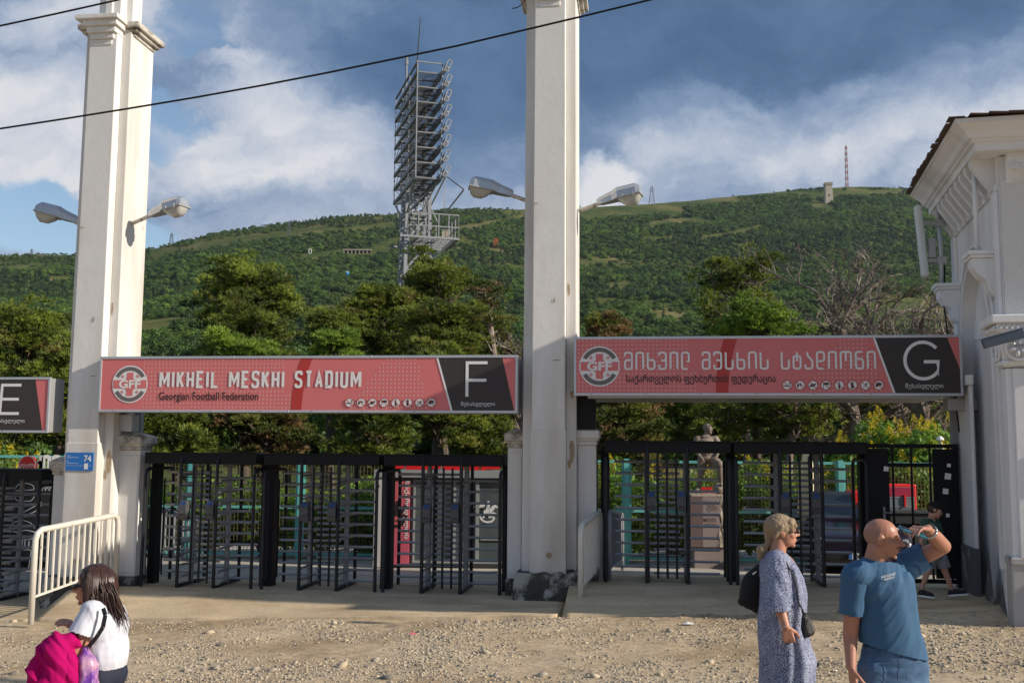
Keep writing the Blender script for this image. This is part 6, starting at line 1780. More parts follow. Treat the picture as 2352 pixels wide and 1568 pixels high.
def dead_tree(label, px, ytop, wpx, y, seed, lean=0):
    rs = np.random.RandomState(seed)
    b0 = WD(px, 1046, y); H = WD(px, ytop, y).z - YZ; Rc = wpx / 2 / FPX * y
    t = thing('dead_tree', label, 'dead tree', (b0.x, y, .05), 0, 'leafless trees above the Georgian sign')
    tr, d = limb(rs, (0, 0, 0), (lean, 0, 1), H * .62, 8, .06, up=.1)
    m = MB(); r0 = .20 + .014 * H; m.tube(tr, [r0 * (1 - .07 * i) for i in range(len(tr))], 8); m.build('trunk', M_dead, t)
    br = MB()
    def grow(p, d, L, r_, dep):
        pts, dd = limb(rs, p, d, L, 4, .20, up=.05)
        br.tube(pts, [r_ * (1 - .14 * i) for i in range(5)], 5 if dep > 1 else 3, caps=False)
        if dep == 0: return
        nb = 3 if dep > 1 else 3
        for j in range(nb):
            k = rs.randint(1, 5); q_ = pts[k]
            nd = (dd + Vector(rs.normal(0, .62, 3))).normalized()
            grow(q_, nd, L * rs.uniform(.5, .72), r_ * .55, dep - 1)
        grow(pts[-1], (dd + Vector(rs.normal(0, .25, 3))).normalized(), L * .66, r_ * .5, dep - 1)
    for i in range(11):
        f = .42 + .58 * i / 10; k = f * (len(tr) - 1.01); a = tr[int(k)].lerp(tr[int(k) + 1], k - int(k))
        an = i * 2.3 + rs.uniform(-.4, .4); L = Rc * rs.uniform(.7, 1.05) * (1.15 - .5 * abs(f - .6))
        grow(a, (math.cos(an), math.sin(an), .35 + f * .6), L, .08 + .007 * H * (1 - f * .6), 4)
    br.build('branches', M_dead, t)
dead_tree('wide leafless tree with pale limbs above the Georgian sign', 1985, 500, 300, 34, 31)
dead_tree('leafless tree with reddish leaning trunk close to the building', 2105, 560, 210, 32, 34, .06)
dead_tree('smaller leafless tree with many thin twigs left of the wide one', 1880, 600, 190, 36, 33)
dead_tree('bare grey tree between the central pillar and the tall pine', 1185, 620, 150, 34, 38)

# ---- leafy shrubs, some with upright yellow flowers
L_shrub = leafmat('shrub_leaves', (.045, .12, .016), (.20, .36, .04), None, scale=2.0, tr=.4, rand=.15)
L_hedge = leafmat('hedge_leaves', (.06, .15, .016), (.28, .48, .045), (.16, .13, .05), scale=2.2, tr=.4, rand=.1, brown=.15)
M_yel = leafmat('yellow_flowers', (.55, .42, .01), (.75, .62, .03), None, scale=3, tr=.3, rand=.05)
def shrub(name, label, cat, x, y, w_, h, d_, n, seed, mt, flowers=0, leaf=.10, group=None, z0=YZ, stem=True, topbias=.0):
    rs = np.random.RandomState(seed)
    t = thing(name, label, cat, (x, y, z0), 0, group)
    nl = 12
    lc = np.stack([rs.uniform(-.42, .42, nl) * w_, rs.uniform(-.35, .35, nl) * d_, rs.uniform(.18, .82, nl) * h], -1); lr = rs.uniform(.18, .32, nl) * min(w_, h * 1.2)
    li = rs.randint(0, nl, n); dd = rs.normal(size=(n, 3)); dd /= np.linalg.norm(dd, axis=1)[:, None]
    P = lc[li] + dd * (lr[li] * rs.uniform(.5, 1.1, n) ** .7)[:, None]
    P[:, 2] = np.clip(P[:, 2], .04, h * 1.05)
    nn = dd * .6 + rs.normal(size=(n, 3)) * .6 + np.array([0, 0, .35]); nn /= np.linalg.norm(nn, axis=1)[:, None]
    u = np.cross(nn, rs.normal(size=(n, 3))); u /= np.linalg.norm(u, axis=1)[:, None]; v = np.cross(nn, u); s = (leaf * rs.uniform(.6, 1.25, n))[:, None]
    V = np.stack([P - u * s * .55, P - v * s * .26, P + u * s * .55 - nn * s * .1, P + v * s * .26], 1).reshape(-1, 3); F = np.arange(n * 4).reshape(-1, 4)
    np_mesh('foliage', V, F, mt, t)
    m = MB()
    for i in range(7):
        p, _ = limb(rs, (rs.uniform(-.1, .1), rs.uniform(-.1, .1), 0), (rs.uniform(-.5, .5) * w_ / h, rs.uniform(-.3, .3), 1), h * .8, 5, .15)
        m.tube(p, [.03, .025, .02, .016, .012, .008], 5, caps=False)
    m.build('stems', M_bark, t)
    if flowers:
        VV = []
        for i in range(flowers):
            a = rs.randint(0, nl); c = lc[a] + np.array([rs.uniform(-.8, .8) * lr[a], rs.uniform(-1, .0) * lr[a], lr[a] * rs.uniform(.6, 1.0)])
            if c[2] < h * .45 and rs.rand() < .6: c[2] += h * .3
            hh = rs.uniform(.22, .42); k = 130
            f = rs.rand(k) ** .8; an = rs.uniform(0, 2 * PI, k); rr = .16 * (1 - f) * rs.uniform(.3, 1, k) * (hh / .3)
            lx, ly = rs.uniform(-.3, .3, 2)
            Q = c + np.stack([rr * np.cos(an) + lx * f * hh, rr * np.sin(an) + ly * f * hh, f * hh + rr * .4], -1)
            e1 = rs.normal(size=(k, 3)) * .016; e2 = rs.normal(size=(k, 3)) * .016
            VV.append(np.stack([Q, Q + e1, Q + e2], 1).reshape(-1, 3))
        VV = np.concatenate(VV); np_mesh('flowers', VV, np.arange(len(VV)).reshape(-1, 3), M_yel, t)
    return t
rs0 = np.random.RandomState(77)
# hedge plants along the fence (left bay: bright, cut low)
hd = []
HN = ['at the left picture edge', 'behind the snack stand', 'behind the left pillar', 'beside the narrow menu board', 'behind the leftmost turnstile', 'between the first two turnstiles', 'behind the middle turnstile', 'just left of the kiosk', 'at the kiosk corner post', 'behind the pink panel', 'behind the kiosk windows', 'right of the kiosk']
for i, x in enumerate(np.arange(-9.6, 2.2, 1.15)):
    if i < 3:
        hd.append(shrub('hedge_plant', ['', '', ''][0] or 'bright green hedge shrub behind the mesh fence, ' + HN[i], 'hedge', x, 21.75, 1.5, rs0.uniform(1.25, 1.55), .9, 4200, 50 + i, L_hedge, group='low hedge shrubs behind the left fence'))
    else:
        copy_tree(hd[i % 3], loc=(x, 21.75 + rs0.uniform(-.08, .08), YZ), rz=rs0.uniform(-.5, .5), label='bright green hedge shrub behind the mesh fence, ' + HN[i])
desc = {2.9: ('leafy shrub with a few yellow flowers behind the left end of the Georgian gate fence', 1.95, 9), 4.1: ('dark leafy shrub left of the statue behind the fence', 1.7, 3), 5.2: ('leafy shrub right behind the statue', 1.9, 3),
        6.3: ('leafy shrub with yellow sprays right of the statue', 2.1, 12), 7.4: ('tall shrub with yellow sprays behind the folded parasol', 2.3, 12), 8.5: ('dark green shrub behind the parked car roof', 2.2, 8), 9.5: ('leafy shrub behind the red fridge', 2.0, 2)}
for i, (x, (lb, h, fl_)) in enumerate(desc.items()):
    shrub('shrub', lb, 'shrub', x - .8 if x < 4 else x - .9, 21.9, 1.6, h, 1.0, 4200, 70 + i, L_shrub, flowers=fl_, leaf=.11, group='shrubs behind the right fence')
def flowering(label, px, ytop, y, wpx, seed, fl_, n=7000):
    fl_ = int(fl_ * 1.5)
    b0 = WD(px, 1046, y); shrub('flowering_tree', label, 'flowering tree', b0.x, y, wpx / FPX * y, WD(px, ytop, y).z - YZ, 1.6, n, seed, L_shrub, flowers=fl_, leaf=.13, group='yellow flowering trees')
flowering('yellow flowering tree under the right of the Georgian sign', 2075, 958, 24.5, 190, 90, 34)
flowering('yellow flowering tree close to the white building', 2165, 968, 24.0, 110, 91, 18)
flowering('low yellow flowering tree above the parasol', 1930, 1005, 24.5, 150, 92, 16)
flowering('yellow flowering tree at the left picture edge behind gate E', 20, 1020, 24.0, 130, 93, 20)
flowering('leafy flowering tree between gate E and the left pillar', 105, 1018, 24.5, 110, 94, 9)
flowering('low yellow flowering tree right of the central pillar', 1335, 1070, 23.5, 90, 95, 5, 3500)
# dark broadleaf trees filling the view between pines
L_dark = leafmat('broadleaf_dark', (.025, .055, .012), (.10, .17, .03), None, scale=.7, tr=.3, rand=.2)
bt = []
spots = [(30, 850, 62, 190), (230, 880, 70, 200), (430, 860, 66, 240), (660, 880, 75, 260), (830, 870, 64, 220), (1100, 880, 70, 230), (1330, 860, 66, 230), (1520, 850, 72, 260), (1700, 840, 60, 230), (1890, 860, 70, 240), (2080, 850, 62, 230), (2230, 880, 66, 200), (1230, 900, 60, 200), (980, 900, 72, 200)]
names = ['at the left picture edge', 'hidden by the left pillar', 'beyond the big dark pine', 'beyond the scrubby pine', 'left of the tower foot', 'right of the tower foot', 'right of the central pillar', 'beyond the statue', 'beyond the sparse pine', 'beyond the wide leafless tree', 'beyond the leaning leafless tree', 'beside the white building', 'behind the central pillar', 'beneath the tallest pine']
for i, ((px, yt, y, wp), nm) in enumerate(zip(spots, names)):
    rs = np.random.RandomState(200 + i); b0 = WD(px, 1046, y); H = WD(px, yt, y).z; W_ = wp / FPX * y
    t = thing('broadleaf_tree', 'dark broadleaf tree ' + nm, 'tree', (b0.x, y, 0), 0, 'dark broadleaf trees in the background')
    lob = [(0, 0, H * .55, W_ * .38, .9)] + [(rs.uniform(-.4, .4) * W_, rs.uniform(-.3, .3) * W_, rs.uniform(.25, .85) * H, W_ * rs.uniform(.16, .26), .85) for _ in range(9)]
    V, F = leaf_cloud(rs, 9000, .34, lob); np_mesh('crown', V, F, L_dark, t)
    MB().tube([(0, 0, -.1), (.1, 0, H * .3), (0, .1, H * .7)], [.3, .24, .12], 7).build('trunk', M_bark, t)
# ================================================================ people and the statue: smooth bodies grown from tapered limbs
from mathutils.bvhtree import BVHTree
def frame(f, up):
    f = Vector(f).normalized(); up = Vector(up); r_ = f.cross(up).normalized(); up = r_.cross(f).normalized(); return r_, f, up
def prim_mesh(prims):
    V = []; F = []
    def add(vs, fs):
        k = len(V); V.extend(vs); F.extend([tuple(i + k for i in f) for f in fs])
    for p in prims:
        if p[0] == 'c':                                   # tapered capsule
            a, b_, ra, rb = Vector(p[1]), Vector(p[2]), p[3], p[4]
            d = b_ - a; L = d.length; d = d / max(L, 1e-6); up = Vector((0, 0, 1)) if abs(d.z) < .9 else Vector((1, 0, 0))
            x = d.cross(up).normalized(); y = d.cross(x); n = 14; rows = []
            for k in range(1, 6): th = PI / 2 * (1 - k / 5); rows.append((-ra * math.sin(th), ra * math.cos(th)))
            for k in range(0, 5): th = PI / 2 * k / 5; rows.append((L + rb * math.sin(th), rb * math.cos(th)))
            vs = [a - d * ra]; 
            for off, rr in rows: vs += [a + d * off + (x * math.cos(2 * PI * k / n) + y * math.sin(2 * PI * k / n)) * rr for k in range(n)]
            vs.append(b_ + d * rb); m_ = len(rows)
            fs = [(0, 1 + (k + 1) % n, 1 + k) for k in range(n)] + [(1 + j * n + k, 1 + j * n + (k + 1) % n, 1 + (j + 1) * n + (k + 1) % n, 1 + (j + 1) * n + k) for j in range(m_ - 1) for k in range(n)]
            fs += [(len(vs) - 1, 1 + (m_ - 1) * n + k, 1 + (m_ - 1) * n + (k + 1) % n) for k in range(n)]
            add(vs, fs)
        elif p[0] == 'e':                                 # ellipsoid: centre, radii along (right, front, up)
            c, rad, (r_, f, up) = Vector(p[1]), p[2], p[3]
            n, m_ = 18, 12; vs = []
            for j in range(m_ + 1):
                th = PI * j / m_
                for k in range(n):
                    q = (math.sin(th) * math.cos(2 * PI * k / n), math.sin(th) * math.sin(2 * PI * k / n), math.cos(th)); vs.append(c + r_ * q[0] * rad[0] + f * q[1] * rad[1] + up * q[2] * rad[2])
            fs = [(j * n + k, j * n + (k + 1) % n, (j + 1) * n + (k + 1) % n, (j + 1) * n + k) for j in range(m_) for k in range(n)]
            add(vs, fs)
        elif p[0] == 'l':                                 # loft: list of (centre, rx, ry, ang), folds
            rings, folds, amp, ph = p[1], p[2], p[3], p[4]; n = 72; vs = []
            for j, (c, rx, ry, an) in enumerate(rings):
                c = Vector(c); am = amp * min(1, j / 3) if amp > 0 else 0
                for k in range(n):
                    a = 2 * PI * k / n; w_ = 1 + am * (math.cos(folds * a + ph + j * .25) * .6 + math.cos((folds * 1.7) * a + j * .4) * .4)
                    x, y = rx * math.cos(a) * w_, ry * math.sin(a) * w_; vs.append(c + Vector((x * math.cos(an) - y * math.sin(an), x * math.sin(an) + y * math.cos(an), 0)))
            m_ = len(rings)
            fs = [(j * n + k, j * n + (k + 1) % n, (j + 1) * n + (k + 1) % n, (j + 1) * n + k) for j in range(m_ - 1) for k in range(n)]
            fs += [tuple(range(n - 1, -1, -1)), tuple((m_ - 1) * n + k for k in range(n))]
            add(vs, fs)
    return V, F
def blob(name, prims, mt, parent, vox=.006, smooth=5, cuts=(), wr=0.0, wscale=(14, 14, 5), seed=0, dirn=None):
    V, F = prim_mesh(prims); org = parent.location
    me = bpy.data.meshes.new('tmp'); me.from_pydata([v - org for v in V], [], F); me.update()
    o = bpy.data.objects.new('tmp', me); COL.objects.link(o)
    md = o.modifiers.new('r', 'REMESH'); md.mode = 'VOXEL'; md.voxel_size = vox; md.use_smooth_shade = True
    sm = o.modifiers.new('s', 'SMOOTH'); sm.factor = .5; sm.iterations = smooth
    dg = bpy.context.evaluated_depsgraph_get(); me2 = bpy.data.meshes.new_from_object(o.evaluated_get(dg)); bpy.data.objects.remove(o); bpy.data.meshes.remove(me)
    n = len(me2.vertices); co = np.empty(n * 3, np.float32); me2.vertices.foreach_get('co', co); co = co.reshape(-1, 3)
    if wr:
        no = np.empty(n * 3, np.float32); me2.vertices.foreach_get('normal', no); no = no.reshape(-1, 3)
        a = co * np.array(wscale)
        if dirn is not None:
            ca, sa = math.cos(dirn), math.sin(dirn); a = np.stack([(co[:, 0] * ca + co[:, 2] * sa) * wscale[0], co[:, 1] * wscale[1], (-co[:, 0] * sa + co[:, 2] * ca) * wscale[2]], -1)
        f = fbm(a[:, 0] + a[:, 1] * .7, a[:, 2] + a[:, 1] * .4, 1.0, 3, seed); g = 1 - np.abs(f) * 2.2
        co = co + no * (np.clip(g, -.6, 1) * wr)[:, None]; me2.vertices.foreach_set('co', co.astype(np.float32).ravel())
    if cuts:
        bmx = bmesh.new(); bmx.from_mesh(me2)
        for (c, nn, rad) in cuts:
            c = Vector(c) - org; nn = Vector(nn).normalized()
            dl = [f for f in bmx.faces if (f.calc_center_median() - c).dot(nn) > 0 and (f.calc_center_median() - c).length < rad]
            bmesh.ops.delete(bmx, geom=dl, context='FACES')
        bmx.to_mesh(me2); bmx.free()
    me2.name = name; me2.materials.clear(); me2.materials.append(mt)
    me2.polygons.foreach_set('use_smooth', [True] * len(me2.polygons)); me2.update()
    ob = bpy.data.objects.new(name, me2); COL.objects.link(ob); ob.parent = parent
    return ob
def head_prims(c, f, up, s, nose=1.0, ears=True):
    r_, f, up = frame(f, up); c = Vector(c); P = lambda a, b_, d: c + r_ * a * s + f * b_ * s + up * d * s; fr = (r_, f, up)
    L = [('e', P(0, -.05, .13), (.325 * s, .41 * s, .36 * s), fr), ('e', P(0, .10, -.04), (.27 * s, .30 * s, .42 * s), fr), ('e', P(0, .11, -.25), (.235 * s, .27 * s, .19 * s), fr),
         ('c', P(-.045, .315, -.40), P(.045, .315, -.40), .058 * s, .058 * s), ('c', P(0, .375, .06), P(0, .485 + .02 * (nose - 1), -.08), .035 * s, .05 * s * nose), ('c', P(-.06, .40, -.10), P(.06, .40, -.10), .042 * s, .042 * s),
         ('c', P(-.15, .335, .10), P(.15, .335, .10), .05 * s, .05 * s), ('c', P(-.16, .24, -.07), P(-.14, .26, -.10), .11 * s, .10 * s), ('c', P(.16, .24, -.07), P(.14, .26, -.10), .11 * s, .10 * s),
         ('c', P(-.07, .375, -.225), P(.07, .375, -.225), .035 * s, .035 * s), ('c', P(-.06, .37, -.275), P(.06, .37, -.275), .035 * s, .035 * s)]
    if ears:
        for g in (-1, 1): L += [('e', P(g * .335, -.04, -.02), (.035 * s, .09 * s, .135 * s), fr), ('c', P(g * .34, -.06, .06), P(g * .36, -.09, .0), .03 * s, .03 * s)]
    return L, P, fr
def face_bits(P, fr, s, parent, skin_dark, eye=True, brow=(.1, .07, .05)):
    o = parent.location
    if eye:
        for g in (-1, 1):
            mb = MB(); mb.sphere(P(g * .125, .325, .03) - o, .035 * s, 8, 6); mb.build('eye', M_eye, parent, smooth=True)
            mb = MB(); mb.tube([P(g * .06, .385, .115) - o, P(g * .14, .375, .135) - o, P(g * .22, .31, .11) - o], [.012 * s, .018 * s, .01 * s], 5); mb.build('eyebrow', mat('brow_%02d' % int(brow[0] * 100), brow, .9), parent, smooth=True)
    mb = MB(); mb.tube([P(-.085, .385, -.245) - o, P(0, .415, -.24) - o, P(.085, .385, -.245) - o], [.012 * s, .024 * s, .012 * s], 6); mb.build('lips', skin_dark, parent, smooth=True)
def hand_prims(w_, d, n, curl, side, s=1.0, spread=.10, thumb=1.0):
    """w_: wrist, d: direction of the hand, n: palm normal; curl in radians per joint"""
    d = Vector(d).normalized(); n = Vector(n); n = (n - d * n.dot(d)).normalized(); x = d.cross(n) * side; w_ = Vector(w_)
    L = []; pl = .088 * s
    for k, off in enumerate((-.030, -.010, .010, .030)):
        L.append(('c', w_ + d * .012 + x * off * .6 * s, w_ + d * pl + x * off * s, .014 * s, .0125 * s))
    for k, (off, ln) in enumerate(((-.032, .070), (-.011, .080), (.010, .076), (.031, .060))):
        p = w_ + d * pl + x * off * s; dr = (d + x * off * spread * 20 * s * .3).normalized(); r0 = .0088 * s
        for j, fr_ in enumerate((.45, .32, .25)):
            a = curl * (1 + .08 * k); dr = (dr * math.cos(a) + n * math.sin(a)).normalized()
            q = p + dr * ln * fr_ * 1.02 * s; L.append(('c', p, q, r0, r0 * .93)); p = q; r0 *= .92
            nn = n
    t0 = w_ + d * .025 * s - x * .028 * s; dr = (d * .7 - x * .75 + n * .35 * thumb).normalized(); t1 = t0 + dr * .045 * s; dr2 = (d * .9 - x * .25 + n * .5 * thumb).normalized(); t2 = t1 + dr2 * .03 * s; t3 = t2 + (dr2 + n * .3).normalized() * .025 * s
    L += [('c', t0, t1, .015 * s, .0115 * s), ('c', t1, t2, .011 * s, .010 * s), ('c', t2, t3, .010 * s, .0088 * s)]
    return L
def C_(a, b_, ra, rb): return ('c', a, b_, ra, rb)

def skinmat(name, col, red=(.5, .13, .08)):
    m = bpy.data.materials.new(name); m.use_nodes = True; t = NT(m.node_tree); bs = m.node_tree.nodes['Principled BSDF']
    co = t.n('ShaderNodeTexCoord').outputs['Object']
    nz = t.noise(co, 9, 4, .6).outputs[0]; n2 = t.noise(co, 60, 3, .6).outputs[0]
    c = t.mix(t.ramp(nz, [(.4, (0, 0, 0)), (.7, (1, 1, 1))]), (*col, 1), (*[a * .78 + b_ * .22 for a, b_ in zip(col, red)], 1))
    c = t.mix(.35, c, t.ramp(n2, [(.3, (.75, .72, .7)), (.6, (1, 1, 1))]), 'MULTIPLY')
    t.l(c, bs.inputs['Base Color']); bs.inputs['Roughness'].default_value = .48; bs.inputs['Subsurface Weight'].default_value = .12; bs.inputs['Subsurface Radius'].default_value = (.02, .008, .004); bs.inputs['Subsurface Scale'].default_value = .5
    b = t.n('ShaderNodeBump'); b.inputs['Strength'].default_value = .25; b.inputs['Distance'].default_value = .002; t.l(n2, b.inputs['Height']); t.l(b.outputs[0], bs.inputs['Normal'])
    return m
S_man = skinmat('tanned_skin', (.40, .19, .125), (.45, .12, .08)); S_wom = skinmat('fair_skin', (.48, .23, .15)); S_girl = skinmat('light_skin', (.46, .215, .14)); S_boy = skinmat('child_skin', (.50, .27, .20))
M_eye = mat('eye_dark', (.02, .014, .01), .2); M_lipm = mat('lips_brown', (.30, .085, .06), .5); M_lipw = mat('lips_rose', (.34, .07, .065), .45)

def person(label, p): return thing('person', label, 'person', p, 0)
# ---------------------------------------------------------------- man shading his eyes
DM = 6.3
W = lambda px, py, dz=0.0: WD(px, py, DM + dz)
gz = lambda p: 0.04 * p.x
base = W(2052, 1530); base.z = gz(base) + .01
MAN = person('balding man in a blue T-shirt shading his eyes with a raised hand', base)
hc = W(2027, 1237, 0); s = .236; f = Vector((.93, -.36, -.10)); up = Vector((.08, 0, 1))
HP, P, fr = head_prims(hc, f, up, s, nose=1.15)
nb = W(2008, 1296, .04)
sl = W(1964, 1322, -.02); sr = W(2072, 1299, .12)              # shoulders (image left / right)
elb_r = W(2166, 1254, .02); wr_r = W(2131, 1215, -.14)
elb_l = W(1953, 1459, .04); wr_l = W(1955, 1531, -.04)
pel = W(2050, 1512, .06); chest = W(2022, 1345, .05)
RF, LF = Vector((.96, -.28, 0)).normalized(), None
tr = frame(Vector((.30, -.95, 0)), (0, 0, 1))                   # torso frame: right, front, up
hipL = W(2012, 1535, .04); hipR = W(2091, 1530, .08)
kL = Vector((hipL.x - .01, hipL.y + .0, .52)); kR = Vector((hipR.x + .02, hipR.y - .04, .52)); aL = Vector((hipL.x - .02, hipL.y + .06, .14)); aR = Vector((hipR.x + .04, hipR.y + .0, .14))
body = HP + [C_(P(0, -.08, -.22), nb, .062, .066), C_(nb, W(2020, 1318, .05), .066, .09),
    ('e', chest, (.155, .10, .17), tr), ('e', W(2036, 1420, .05), (.135, .095, .20), tr), ('e', pel, (.15, .095, .12), tr),
    C_(sl + Vector((.02, 0, 0)), sr - Vector((.02, 0, 0)), .07, .068),
    C_(sl, elb_l, .058, .043), C_(elb_l, wr_l, .043, .028), C_(sr, elb_r, .058, .045), C_(elb_r, (elb_r + wr_r) / 2, .045, .044), C_((elb_r + wr_r) / 2, wr_r, .044, .028),
    C_(hipL, kL, .088, .055), C_(kL, aL, .055, .04), C_(hipR, kR, .088, .055), C_(kR, aR, .055, .04)]
body += hand_prims(wr_r, (W(2103, 1211, -.20) - wr_r), Vector((-.25, -.1, -1)), .42, 1, 1.0, thumb=.6)
body += hand_prims(wr_l, Vector((.12, -.05, -1)), Vector((1, .1, 0)), .22, -1, 1.0)
blob('body', body, S_man, MAN, vox=.0048, smooth=4)
face_bits(P, fr, s, MAN, M_lipm, brow=(.12, .09, .07))
o_ = MAN.location
m = MB(); m.tube([P(-.12, .40, -.19) - o_, P(0, .44, -.165) - o_, P(.12, .40, -.19) - o_], [.010 * s, .022 * s, .010 * s], 6); m.build('moustache', mat('grey_hair', (.26, .22, .19), .8), MAN, smooth=True)
# short grey hair at the sides and back of the head
hairm = mat('cropped_grey_hair', (.30, .165, .115), .8, var=.4, vscale=90)
hp = [('e', P(0, -.075, .10), (.330 * s, .392 * s, .33 * s), fr)]
hb = blob('hair', hp, hairm, MAN, vox=.005, smooth=2, cuts=[(P(0, 0, .235), fr[2], .4), (P(0, .10, 0), fr[1] + fr[2] * .35, .4), (P(0, .02, -.10), -fr[2] + fr[1] * .5, .4)])
# T-shirt
M_shirt = mat('blue_cotton', (.033, .100, .195), .85, var=.12, vscale=6, bump=.2, bscale=200)
hemc = W(2050, 1490, .05)
mk = lambda px: px / FPX * DM
rg = [(W((a + b_) / 2, y, .05), mk(b_ - a) / 2, d_, 0.0) for y, a, b_, d_ in ((1312, 1966, 2084, .10), (1330, 1969, 2094, .122), (1365, 1971, 2098, .128), (1400, 1973, 2101, .13), (1440, 1974, 2108, .132), (1475, 1976, 2118, .132), (1520, 1978, 2128, .132))]
sh = [('l', rg[::-1], 5, .035, .4), ('e', chest + Vector((0, 0, .01)), (.178, .128, .165), tr),
      C_(sl + Vector((.015, 0, .003)), sr - Vector((.0, 0, -.003)), .080, .078), C_(W(2008, 1302, .04), W(2012, 1320, .04), .080, .11),
      C_(sl, sl.lerp(elb_l, .12), .078, .07), C_(sr, sr.lerp(elb_r, .15), .078, .07)]
sla = [C_(sl, sl.lerp(elb_l, .66), .076, .070)]; slb = [C_(sr - Vector((.03, 0, .02)), sr.lerp(elb_r, .64), .082, .074), C_(sr.lerp(elb_r, .1) - Vector((0, 0, .03)), sr.lerp(elb_r, .64) - Vector((0, 0, .012)), .07, .068)]
e1 = sl.lerp(elb_l, .62); e2 = sr.lerp(elb_r, .58)
shirt = blob('t_shirt', sh, M_shirt, MAN, vox=.0052, smooth=4, wr=.008, wscale=(13, 9, 2.6), seed=3.3, dirn=R(-35),
     cuts=[(W(2012, 1283, .03), (.12, -.05, 1), .11), (W(2050, 1493, .05), (-.25, 0, -1), .5)])
blob('sleeve', sla, M_shirt, MAN, vox=.007, smooth=3, wr=.006, wscale=(11, 9, 4), seed=1.3, cuts=[(e1, (elb_l - sl), .2)])
blob('sleeve', slb, M_shirt, MAN, vox=.007, smooth=3, wr=.006, wscale=(11, 9, 4), seed=2.3, dirn=R(60), cuts=[(e2, (elb_r - sr), .2)])
# print on the chest, laid on the cloth
def decal(body_text, target, mt, parent, px0, py0, px1, height, dist, name='chest_print', slope=0.0):
    cu = bpy.data.curves.new(name, 'FONT'); cu.body = body_text; cu.resolution_u = 2; cu.offset = .01
    t_ = bpy.data.objects.new('tmp', cu); COL.objects.link(t_); dg = bpy.context.evaluated_depsgraph_get(); me = bpy.data.meshes.new_from_object(t_.evaluated_get(dg)); bpy.data.objects.remove(t_)
    n = len(me.vertices); co = np.empty(n * 3, np.float32); me.vertices.foreach_get('co', co); co = co.reshape(-1, 3); x0, x1 = co[:, 0].min(), co[:, 0].max()
    bv = BVHTree.FromPolygons([target.matrix_world @ v.co + parent.location for v in target.data.vertices], [p.vertices[:] for p in target.data.polygons])
    org = parent.location; out = []
    for v in co:
        k = (v[0] - x0) / (x1 - x0); d = ray(px0 + (px1 - px0) * k, py0 - v[1] / .73 * height - slope * k)
        hit = bv.ray_cast(CAMP, d.normalized())
        p = (hit[0] - d.normalized() * .003) if hit[0] is not None else CAMP + d * dist
        out.append(p - org)
    for v, p in zip(me.vertices, out): v.co = p
    me.materials.clear(); me.materials.append(mt); me.name = name
    ob = bpy.data.objects.new(name, me); COL.objects.link(ob); ob.parent = parent
decal('JACK & JONES', shirt, SWHITE, MAN, 2024, 1328, 2057, 6.0, DM - .1, slope=9)
decal('PREMIUM', shirt, SWHITE, MAN, 2031, 1333, 2054, 5.0, DM - .1, slope=6)
# jeans and shoes
M_jean = mat('blue_denim', (.028, .075, .16), .85, var=.3, vscale=5, col2=(.09, .18, .31), c2amt=.4, c2scale=7, c2sharp=.2, bump=.3, bscale=150)
blob('jeans', [('l', [(W((a + b_) / 2, y, .05), mk(b_ - a) / 2, .118, 0.0) for y, a, b_ in ((1585, 1978, 2124), (1550, 1978, 2124), (1520, 1980, 2122), (1480, 1984, 2116))], 4, .02, 0.0), C_(hipL, kL, .102, .075), C_(kL, aL, .075, .07), C_(hipR, kR, .102, .075), C_(kR, aR, .075, .07)], M_jean, MAN, vox=.008, smooth=3, wr=.006, wscale=(6, 6, 16), seed=5, cuts=[(aL - Vector((0, 0, .02)), (0, 0, -1), .15), (aR - Vector((0, 0, .02)), (0, 0, -1), .15)])
m = MB(); m.tube([W(2062, 1508, -.085) - o_, W(2064, 1530, -.09) - o_, W(2061, 1560, -.085) - o_], .003, 5); m.tube([W(2098, 1500, -.04) - o_, W(2108, 1512, -.03) - o_, W(2122, 1512, .02) - o_], .003, 5); m.build('seam', mat('denim_seam', (.03, .06, .12), .9), MAN)
for a in (aL, aR):
    g0 = Vector((a.x, a.y, base.z + .05)); blob('shoe', [C_(g0, g0 + Vector((.07, -.16, -.01)), .05, .042)], M_carblk, MAN, vox=.01, smooth=2, cuts=[(Vector((a.x, a.y, base.z + .002)), (0, 0, -1), .4)])
# watch
m = MB(); wd = (elb_r - wr_r).normalized(); wc = wr_r + wd * .035; a_, b_ = wd.cross(Vector((0, 0, 1))).normalized(), None; b_ = wd.cross(a_)
m.tube([wc + (a_ * math.cos(t_) + b_ * math.sin(t_)) * .0365 - o_ for t_ in np.linspace(0, 2 * PI, 22)], .0085, 6); w_ = m.build('watch', mat('watch_steel', (.5, .5, .5), .3, .9), MAN, smooth=True)
m = MB(); m.tube([wc + Vector((0, -.02, .030)) - o_, wc + Vector((0, -.028, .036)) - o_], [.02, .018], 14); m.build('watch_face', M_carblk, w_)
# phone in the raised hand is a thing of its own
ph = thing('phone', 'teal phone held by the man in blue at his forehead', 'phone', W(2094, 1222, -.17), 0)
a = W(2069, 1212, -.185) - ph.location; b2 = W(2124, 1231, -.165) - ph.location
m = MB(); m.bar(a, b2, .014, .072, up=(0, 1, .3)); m.build('case', mat('phone_teal', (.02, .14, .20), .35), ph, bevel=.003)
m = MB(); m.bar(a.lerp(b2, .05) + Vector((0, -.001, .009)), a.lerp(b2, .3) + Vector((0, -.001, .009)), .005, .03, up=(0, 1, .3)); m.build('camera_bump', M_carblk, ph)

